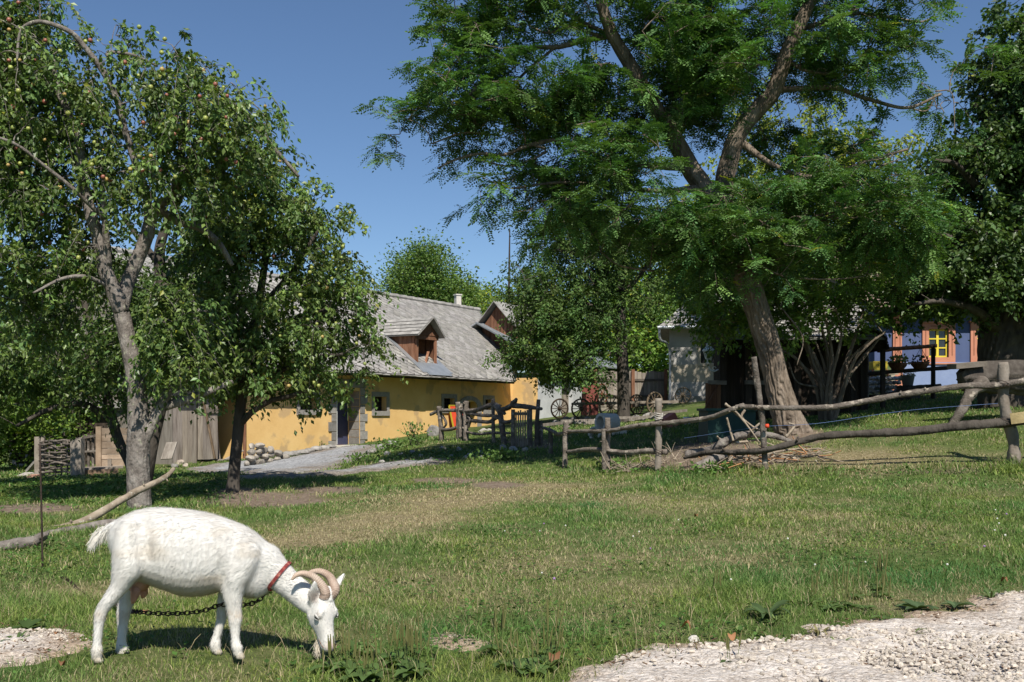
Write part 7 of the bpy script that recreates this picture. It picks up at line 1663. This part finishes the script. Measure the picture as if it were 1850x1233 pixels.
# ------------------------------------------------------------------ grass, weeds, pebbles
def blades(n, y0, y1, h0, h1, w, seed, xw=.62, lean=.55, sparse=True):
    R = rs(seed)
    Y = np.sqrt(y0 ** 2 + (y1 ** 2 - y0 ** 2) * R.rand(n)); X = (R.rand(n) * 2 - 1) * (.54 * Y + 2.6)
    z = ground(X, Y); dm = dirt_mask(X, Y, z); rm = dry_mask(X, Y, z)
    keep = R.rand(n) > dm * .93
    for pl, margin in ((TRACK, .985), (SPOT, .9), (SPOT2, .45), (YARD, .97), (YARD2, .9)):
        jr = (.16 if pl is TRACK else .12); ins = inside(pl, X + R.normal(size=n) * jr, Y + R.normal(size=n) * jr * 1.3); keep &= ~(ins & (R.rand(n) < margin))
    hp_ = (X - HO[0]) * hn[0] + (Y - HO[1]) * hn[1]; hl_ = (X - HO[0]) * hd[0] + (Y - HO[1]) * hd[1]
    keep &= ~((hp_ < .2) & (hp_ > -9) & (hl_ > -3.5) & (hl_ < 24))
    clump = fbm(X * 2.2, Y * 2.2, 61); fine = vnoise(X * 9, Y * 9, 62); keep &= R.rand(n) < np.clip(.35 + 1.3 * (clump - .3) + .5 * fine, .15, 1)
    X, Y, z, dm, rm, clump, fine = (a[keep] for a in (X, Y, z, dm, rm, clump, fine)); n = len(X)
    tall = np.clip((fbm(X * 1.3, Y * 1.3, 64) - .46) * 4, 0, 1.3)
    edge = np.exp(-((HY + 0 * X - (z - CZ) * F / Y) - 0) * 0)
    px = HX + F * X / Y; py = HY - F * (z - CZ) / Y
    fl = np.exp(-((py - (852 - .004 * (px - 1050))) / 7) ** 2) * (px > 1030)          # long grass left standing along the fence line
    H = (h0 + (h1 - h0) * R.rand(n) ** 1.6) * (.5 + .7 * clump + .9 * tall * (1 - rm)) * (1 - .35 * rm) * (1 + 1.5 * fl)
    ang = R.rand(n) * 2 * math.pi; ln = lean * (.3 + R.rand(n)); d = np.stack([np.cos(ang) * ln, np.sin(ang) * ln, np.ones(n)], -1); d = nrm(d)
    sd = nrm(np.stack([-np.sin(ang + R.normal(size=n) * .6), np.cos(ang + R.normal(size=n) * .6), np.zeros(n)], -1)); W = (w * (.6 + .8 * R.rand(n)))[:, None]
    b = np.stack([X, Y, z - .006], -1); mid = b + d * H[:, None] * .55; tip = mid + nrm(d + np.stack([np.cos(ang), np.sin(ang), -.35 * np.ones(n)], -1) * .7) * H[:, None] * .5
    V = np.stack([b - sd * W, b + sd * W, mid + sd * W * .75, mid - sd * W * .75, tip], 1).reshape(-1, 3)
    i = np.arange(n)[:, None] * 5; f = [i + np.array([[0, 1, 2, 3]]), i + np.array([[3, 2, 4]])]
    straw = (R.rand(n) < np.clip(.13 + .85 * rm + .25 * dm + .25 * (fine - .6), 0, .95))[:, None]
    g = np.where(R.rand(n, 1) < .35, A(.22, .30, .08), A(.13, .215, .05)) * (.65 + .5 * R.rand(n, 1) + .35 * (clump[:, None] - .5)); s = np.where(R.rand(n, 1) < .5, A(.47, .39, .235), A(.36, .32, .165)) * (.7 + .5 * R.rand(n, 1))
    hue = (fbm(X * 1.1, Y * 1.1, 66) - .5)[:, None]; g = g * (1 + hue * A(1.5, .6, .3))
    return V, f, np.repeat(np.where(straw, s, g), 5, 0)
def join(parts):
    V = []; F4 = []; F3 = []; T = []; n = 0
    for v, f, t in parts:
        V.append(v); F4.append(f[0] + n); F3.append(f[1] + n); T.append(t); n += len(v)
    return np.vstack(V), [np.vstack(F4), np.vstack(F3)], np.vstack(T)
V, f, T = join([blades(300000, 3.4, 7.0, .015, .072, .0018, 1), blades(270000, 7.0, 12.5, .018, .072, .0031, 2), blades(185000, 12.5, 20, .025, .08, .0055, 3), blades(110000, 20, 34, .04, .10, .010, 4)])
tag(npmesh("grass", V, f, T, M['grass'], None, origin=(0, 10, 0)), "short green and straw coloured grass of the sloping lawn", "grass", kind='stuff')
# dry seed stalks
R = rs(9); n = 650; Y = 4.5 + 7.5 * R.rand(n) ** 1.6; X = (R.rand(n) * 2 - 1) * .56 * Y; keep = ~(inside(TRACK, X, Y) | inside(SPOT, X, Y)) & (fbm(X * .9, Y * .9, 71) + .25 * dry_mask(X, Y, ground(X, Y)) > .50); X, Y = X[keep], Y[keep]; n = len(X)
ang = R.rand(n) * 6.28; H = .09 + .15 * R.rand(n); K = np.linspace(0, 1, 5); z = ground(X, Y)
pts = np.stack([X[:, None] + np.cos(ang)[:, None] * H[:, None] * .3 * K ** 1.8, Y[:, None] + np.sin(ang)[:, None] * H[:, None] * .3 * K ** 1.8, z[:, None] + H[:, None] * (K - .22 * K ** 3)], -1)
V, f = tubes(pts, np.array([.0009, .0009, .0008, .0015, .0006])[None] * np.ones((n, 1)), 4, caps=False)
tag(npmesh("dry_stalks", V, f, np.repeat(A(.46, .37, .22) * (.7 + .6 * R.rand(n, 1)), 20, 0), M['grass'], None, origin=(0, 8, 0)), "thin dry seed stalks standing out of the lawn", "grass", kind='stuff')
# clover and low herb leaves
def herbs(n, y0, y1, size, seed, dens_fn):
    R = rs(seed); Y = np.sqrt(y0 ** 2 + (y1 ** 2 - y0 ** 2) * R.rand(n)); X = (R.rand(n) * 2 - 1) * (.52 * Y + 2); z = ground(X, Y)
    keep = (R.rand(n) < dens_fn(X, Y, z)) & ~(inside(TRACK, X, Y) | inside(SPOT, X, Y) | inside(YARD, X, Y)); X, Y, z = X[keep], Y[keep], z[keep]; n = len(X)
    a = R.rand(n) * 6.28; d = np.stack([np.cos(a), np.sin(a), .25 + .3 * R.normal(size=n)], -1); d = nrm(d); s = nrm(np.cross(d, UP)); L = size * (.5 + R.rand(n, 1)); b = np.stack([X, Y, z + .012 + .045 * R.rand(n)], -1)
    V = np.stack([b, b + d * L * .5 + s * L * .36, b + d * L, b + d * L * .5 - s * L * .36], 1).reshape(-1, 3)
    return V, np.arange(len(V)).reshape(-1, 4), np.repeat(A(.075, .15, .032) * (.6 + .8 * R.rand(n, 1)), 4, 0)
def hd_(X, Y, z):
    px = HX + F * X / Y; py = HY - F * (z - CZ) / Y
    return np.clip((fbm(X * 1.2, Y * 1.2, 81) - .5) * 3 + .55 * np.exp(-((py - 1100) / 60) ** 2) * (px < 250), 0, 1) * (1 - dry_mask(X, Y, z))
def hd2(X, Y, z):
    px = HX + F * X / Y; py = HY - F * (z - CZ) / Y
    return np.clip(1.3 * np.exp(-((py - 885) / 22) ** 2) * (px < 400) + np.exp(-((py - (855 + 0 * px)) / 5) ** 2) * (px > 1080) * .9 + np.exp(-((px - 760) / 140) ** 2 - ((py - 815) / 18) ** 2), 0, 1)
a1 = herbs(60000, 4.2, 10, .028, 3, hd_); a2 = herbs(70000, 10, 26, .06, 4, hd2)
tag(npmesh("clover", np.vstack([a1[0], a2[0]]), np.vstack([a1[1], a2[1] + len(a1[0])]), np.vstack([a1[2], a2[2]]), M['grass'], None, origin=(0, 9, 0)), "low clover and herb leaves spread through the lawn", "herbs", kind='stuff')
# plantains and bigger weeds at the track's edge
def weed(name, px, py, n, L, w, label, spikes=0, sh=.22, col=(.085, .14, .04), upr=.5, seed=1):
    R = rs(seed); b = hit(px, py); o = thing(name, label, "weed", b); mb = MB()
    for k in range(n):
        a = 6.28 * k / n + R.normal() * .3; d = A(math.cos(a), math.sin(a), 0); l = L * (.6 + .5 * R.rand()); u_ = upr * (.5 + R.rand()); t = np.linspace(0, 1, 6)[:, None]
        c = b + d * l * t * (1 - .15 * t) + UP * (l * u_ * t - l * u_ * .75 * t ** 2.4) + UP * .01; s = nrm(np.cross(d, UP)) ; wd = (w * l / L * np.sin(np.pi * (.08 + .92 * t[:, 0]) ** .8) + .002)[:, None]
        V = np.stack([c - s * wd + UP * wd * .35, c, c + s * wd + UP * wd * .35], 1).reshape(-1, 3); q = np.array([[3 * i + j, 3 * i + j + 1, 3 * i + j + 4, 3 * i + j + 3] for i in range(5) for j in (0, 1)]); mb.add(V, q, A(*col) * (.7 + .6 * R.rand()))
    mb.build("leaves", M['grass'], o, True)
    if spikes:
        mb = MB()
        for k in range(spikes):
            a = R.rand() * 6.28; r = .05 * R.rand(); p = b + A(math.cos(a), math.sin(a), 0) * r; h = sh * (.7 + .5 * R.rand()); tp = p + UP * h + A(R.normal(), R.normal(), 0) * h * .10; m_ = p + (tp - p) * .55
            mb.tube([p, m_], .0014, 5, 2, A(.13, .17, .05)); mb.tube([m_, m_ + (tp - m_) * .5, tp], [.0035, .0042, .0018], 6, 3, A(.17, .17, .06))
        mb.build("flower_spikes", M['grass'], o)
weed("plantain", 600, 1212, 7, .13, .028, "plantain with tall seed spikes in front of the goat's muzzle", 8, .15, seed=1); weed("plantain", 635, 1215, 6, .12, .028, "plantain with a few spikes right of the goat's muzzle", 5, .22, seed=2); weed("plantain", 745, 1185, 6, .12, .028, "plantain with spikes left of the small bare gravel patch", 5, .22, seed=3)
weed("plantain", 900, 1195, 7, .14, .03, "plantain with spikes in the grass right of the small gravel patch", 6, .24, seed=4); weed("plantain", 985, 1222, 8, .15, .035, "broad plantain with spikes at the left tip of the limestone track", 6, .30, seed=5); weed("plantain", 1330, 1218, 7, .10, .025, "small plantain growing out of the limestone track", 3, .14, seed=6)
weed("dock_weed", 1385, 1128, 11, .24, .022, "large dark dock weed with long leaves at the edge of the track", 0, .2, (.07, .11, .04), .8, 7); weed("dock_weed", 1660, 1108, 8, .20, .034, "broad leaved dock lying flat beside the track at right", 0, .2, (.085, .13, .055), .3, 8); weed("dock_weed", 1725, 1106, 6, .16, .03, "small dock weed next to the track's right bend", 0, .2, (.085, .13, .055), .35, 9)
weed("plantain", 1520, 1105, 6, .12, .026, "plantain with tall thin spikes left of the broad dock", 6, .26, seed=10); weed("plantain", 1590, 1075, 6, .10, .024, "plantain with thin spikes above the broad dock in the lawn", 8, .30, seed=11); weed("plantain", 50, 1140, 6, .12, .03, "low plantain at the top edge of the left gravel patch", 0, seed=12); weed("grass_tuft", 1790, 1092, 16, .18, .006, "tuft of coarse grass growing on the track at the right edge", 0, .2, (.10, .15, .05), .9, 13)
weed("grass_tuft", 1480, 1160, 14, .12, .005, "dry tuft of grass on the track below the dock weed", 0, .2, (.22, .2, .09), .8, 14); weed("grass_tuft", 30, 1165, 14, .11, .006, "green tuft growing inside the left gravel patch", 0, .2, (.10, .16, .05), .9, 15)
R = rs(55)
for k in range(16):
    o = len(bpy.data.objects); weed("plantain", 630 + 380 * R.rand(), 1168 + 66 * R.rand() ** .8, 6 + R.randint(3), .11 + .04 * R.rand(), .026 + .012 * R.rand(), "plantain with seed spikes in the weedy patch between the goat's muzzle and the track", R.randint(0, 7), .16 + .08 * R.rand(), (.095, .155, .045), .35 + .3 * R.rand(), 100 + k)
for o in list(bpy.data.objects):
    if o.get('label', '').startswith("plantain with seed spikes in the weedy patch"): o['group'] = "plantains of the weedy patch"
for k in range(9):
    weed("plantain", 1180 + 560 * R.rand(), 1085 + 45 * R.rand(), 5 + R.randint(3), .08 + .04 * R.rand(), .018 + .008 * R.rand(), "small plantain in the grass verge just above the limestone track", R.randint(1, 6), .14 + .1 * R.rand(), (.095, .15, .045), .4, 130 + k)
for o in list(bpy.data.objects):
    if o.get('label', '').startswith("small plantain in the grass verge"): o['group'] = "plantains of the verge"
# leafy weeds by the bank
def bushlet(px, py, w, h, n, label, seed, size=.09):
    R = rs(seed); b = hit(px, py); s = b[1] / F; mb = MB(); st = MB()
    for k in range(5): st.tube([b + A(R.normal() * w * s * .2, 0, 0), b + A(R.normal() * w * s * .35, R.normal() * .1, h * s * (.6 + .4 * R.rand()))], [.012, .006], 5, 2)
    for _ in range(n):
        p = b + A(R.normal() * w * s * .42, R.normal() * w * s * .3, abs(R.rand() ** 1.1) * h * s); a = nrm(R.normal(size=3) + UP * .3); c = nrm(np.cross(a, R.normal(size=3) + UP)); L = size * (.6 + .7 * R.rand()); mb.add(np.array([p, p + a * L * .5 + c * L * .3, p + a * L, p + a * L * .5 - c * L * .3]), np.array([[0, 1, 2, 3]]), A(.9, 1.0, .9) * (.7 + .7 * R.rand()))
    o = thing("weed_bush", label, "weed", b); st.build("stems", M['bark_dark'], o); mb.build("leaves", M['leaf_matt'], o)
bushlet(750, 806, 26, 40, 260, "tall leafy weed before the ochre wall left of the boulder", 1); bushlet(706, 816, 40, 20, 300, "low leafy weed on the stony bank by the gravel yard", 2); bushlet(655, 836, 40, 16, 260, "weed clump at the lower edge of the gravel yard", 3, .08); bushlet(580, 812, 14, 12, 90, "small green weed among the kerb stones under the ochre wall", 4, .08); bushlet(530, 812, 20, 12, 90, "green weed at the end of the dry stone wall", 5, .08); bushlet(1110, 850, 46, 18, 260, "leafy weeds at the foot of the middle fence posts", 6, .07); bushlet(905, 832, 60, 18, 320, "pale green weed patch on the bank below the picket gate", 7, .09); bushlet(1300, 852, 60, 14, 260, "low weeds before the branch heap under the long fence", 8, .07)
# pebbles on the bare limestone
R = rs(33); mb = MB(); ico = MB(); ico.blob((0, 0, 0), 1, 5, .3, 7, 4); IV = np.vstack(ico.V); IF = ico.F
def pebbles(poly, n, smin, smax, seed, edge=.0, power=2.9):
    R = rs(seed); lo, hi = poly.min(0), poly.max(0); out = []
    hi = np.minimum(hi, [4.2, 6.6]); lo = np.maximum(lo, [-3.6, 4.0])
    p = lo + (hi - lo) * R.rand(n, 2); p = p[inside(poly, p[:, 0], p[:, 1])]
    d = fbm(p[:, 0] * 1.6, p[:, 1] * 1.6, seed); p = p[R.rand(len(p)) < np.clip((d - .35) * 3, .1, 1)]; z = ground(p[:, 0], p[:, 1])
    s = smin + (smax - smin) * R.rand(len(p)) ** power; ed_ = edge_dist(poly, p[:, 0], p[:, 1]); s = np.where(ed_ < .10, s * .55, s); VV = IV[None] * (s[:, None, None] * (.6 + .6 * R.rand(len(p), 1, 3))); a = R.rand(len(p)) * 6.28; ca, sa = np.cos(a)[:, None], np.sin(a)[:, None]
    VV = np.stack([VV[..., 0] * ca - VV[..., 1] * sa, VV[..., 0] * sa + VV[..., 1] * ca, VV[..., 2] * .75], -1) + np.stack([p[:, 0], p[:, 1], z + .036 * np.clip(ed_ / .15, 0, 1) ** .6 + s * .2], -1)[:, None]
    m = len(IV); i = np.arange(len(p))[:, None, None] * m
    return VV.reshape(-1, 3), [(i + q[None]).reshape(-1, q.shape[1]) for q in IF], np.repeat(A(1, .95, .89) * (.62 + .5 * R.rand(len(p), 1)), m, 0)
for poly, n, s1, lab in ((TRACK, 19000, .022, "loose white limestone pebbles scattered over the track"), (SPOT, 4500, .014, "fine white pebbles of the left gravel patch"), (SPOT2, 900, .012, "fine pebbles of the small bare patch right of the goat")):
    V, f, T = pebbles(poly, n, .003, s1, 40 + n); tag(npmesh("pebbles", V, f, T, M['white_stone'], None), lab, "pebbles", kind='stuff')
for k, (a, b, r, lab) in enumerate([(1254, 1172, 12, "white stone on the grassy edge of the track near the brown leaf"), (1505, 1174, 14, "largest pointed white stone in the middle of the track"), (1452, 1192, 12, "bluish grey stone left of the pointed white stone"), (1488, 1208, 13, "pale stone below the pointed white stone"), (1262, 1210, 11, "grey stone on the track near the bottom edge"), (1556, 1200, 9, "small white stone right of the pointed one"), (1720, 1134, 12, "white stone on the track under the broad dock")]):
    rock(a, b, r, lab, None, 300 + k, mat='white_stone', tint=1.0 if k not in (2, 4) else .8)
R = rs(46); mb = MB()
for k in range(420):                                     # crumbs of soil, twigs and dead leaf on the track
    px_, py_ = (1040 + 800 * R.rand(), 1100 + 130 * R.rand()) if k < 360 else (170 * R.rand(), 1135 + 70 * R.rand()); p = hit(px_, py_)
    if not (inside(TRACK, p[:1], p[1:2])[0] or inside(SPOT, p[:1], p[1:2])[0]): continue
    d = nrm(A(R.normal(), R.normal(), .1)) * (.008 + .03 * R.rand() ** 2); mb.tube([p + UP * .036, p + UP * .042 + d], [.0035, .002], 4, 1, A(.20, .12, .07) * (.5 + .9 * R.rand()))
tag(mb.build("debris", M['grass']), "brown crumbs and twigs strewn over the limestone track", "debris", kind='stuff')
for k in range(12):
    weed("grass_tuft", 1120 + 700 * R.rand(), 1135 + 70 * R.rand(), 8 + R.randint(8), .05 + .06 * R.rand(), .004, "little grass tuft sprouting through the limestone track", 0, .2, (.14, .19, .06), .9, 160 + k)
for o in list(bpy.data.objects):
    if o.get('label', '').startswith("little grass tuft"): o['group'] = "tufts on the track"
# fallen leaves, clover heads, windfall apples
for k, (a, b, s, lab) in enumerate([(1248, 1160, .06, "curled brown leaf at the grassy edge of the track"), (1000, 1215, .07, "brown withered leaf beside the broad plantain at the bottom"), (1320, 1178, .05, "reddish dead leaf on the track's stony edge"), (265, 1120, .035, "small orange leaf in the grass near the goat's far hind leg"), (1260, 940, .05, "brown leaf lying on the open lawn below the long fence"), (1820, 1058, .05, "brown leaf in the grass at the right edge"), (110, 1222, .04, "orange brown leaf in the grass at the bottom left"), (100, 1160, .03, "brown leaf on the left gravel patch")]):
    p = hit(a, b) + UP * .035; R = rs(500 + k); mb = MB(); d = nrm(A(R.normal(), R.normal(), .25)); s_ = nrm(np.cross(d, UP)); t = np.linspace(0, 1, 7)[:, None]; wd = (.42 * s * np.sin(np.pi * (.05 + .93 * t[:, 0])))[:, None]; c = p + d * s * t + UP * s * .35 * np.sin(t * 5)
    V = np.stack([c - s_ * wd + UP * wd * .7, c, c + s_ * wd + UP * wd * .5], 1).reshape(-1, 3); mb.add(V, np.array([[3 * i + j, 3 * i + j + 1, 3 * i + j + 4, 3 * i + j + 3] for i in range(6) for j in (0, 1)]), A(.30, .145, .07) * (.7 + .6 * R.rand())); tag(mb.build("fallen_leaf", M['grass'], None, True), lab, "leaf")
R = rs(81); mb = MB()
for k in range(26):
    p = hit(1790 + 80 * R.rand() if k < 9 else 900 + 950 * R.rand(), 925 + 55 * R.rand() if k < 9 else 930 + 140 * R.rand()) + UP * (.05 + .02 * R.rand()); mb.blob(p, (.006 + .004 * R.rand()), k, .15, 7, 5, A(.75, .74, .70) if k % 5 else A(.42, .25, .5))
tag(mb.build("clover_heads", M['grass']), "white and mauve clover heads dotted over the right half of the lawn", "flowers", kind='stuff')
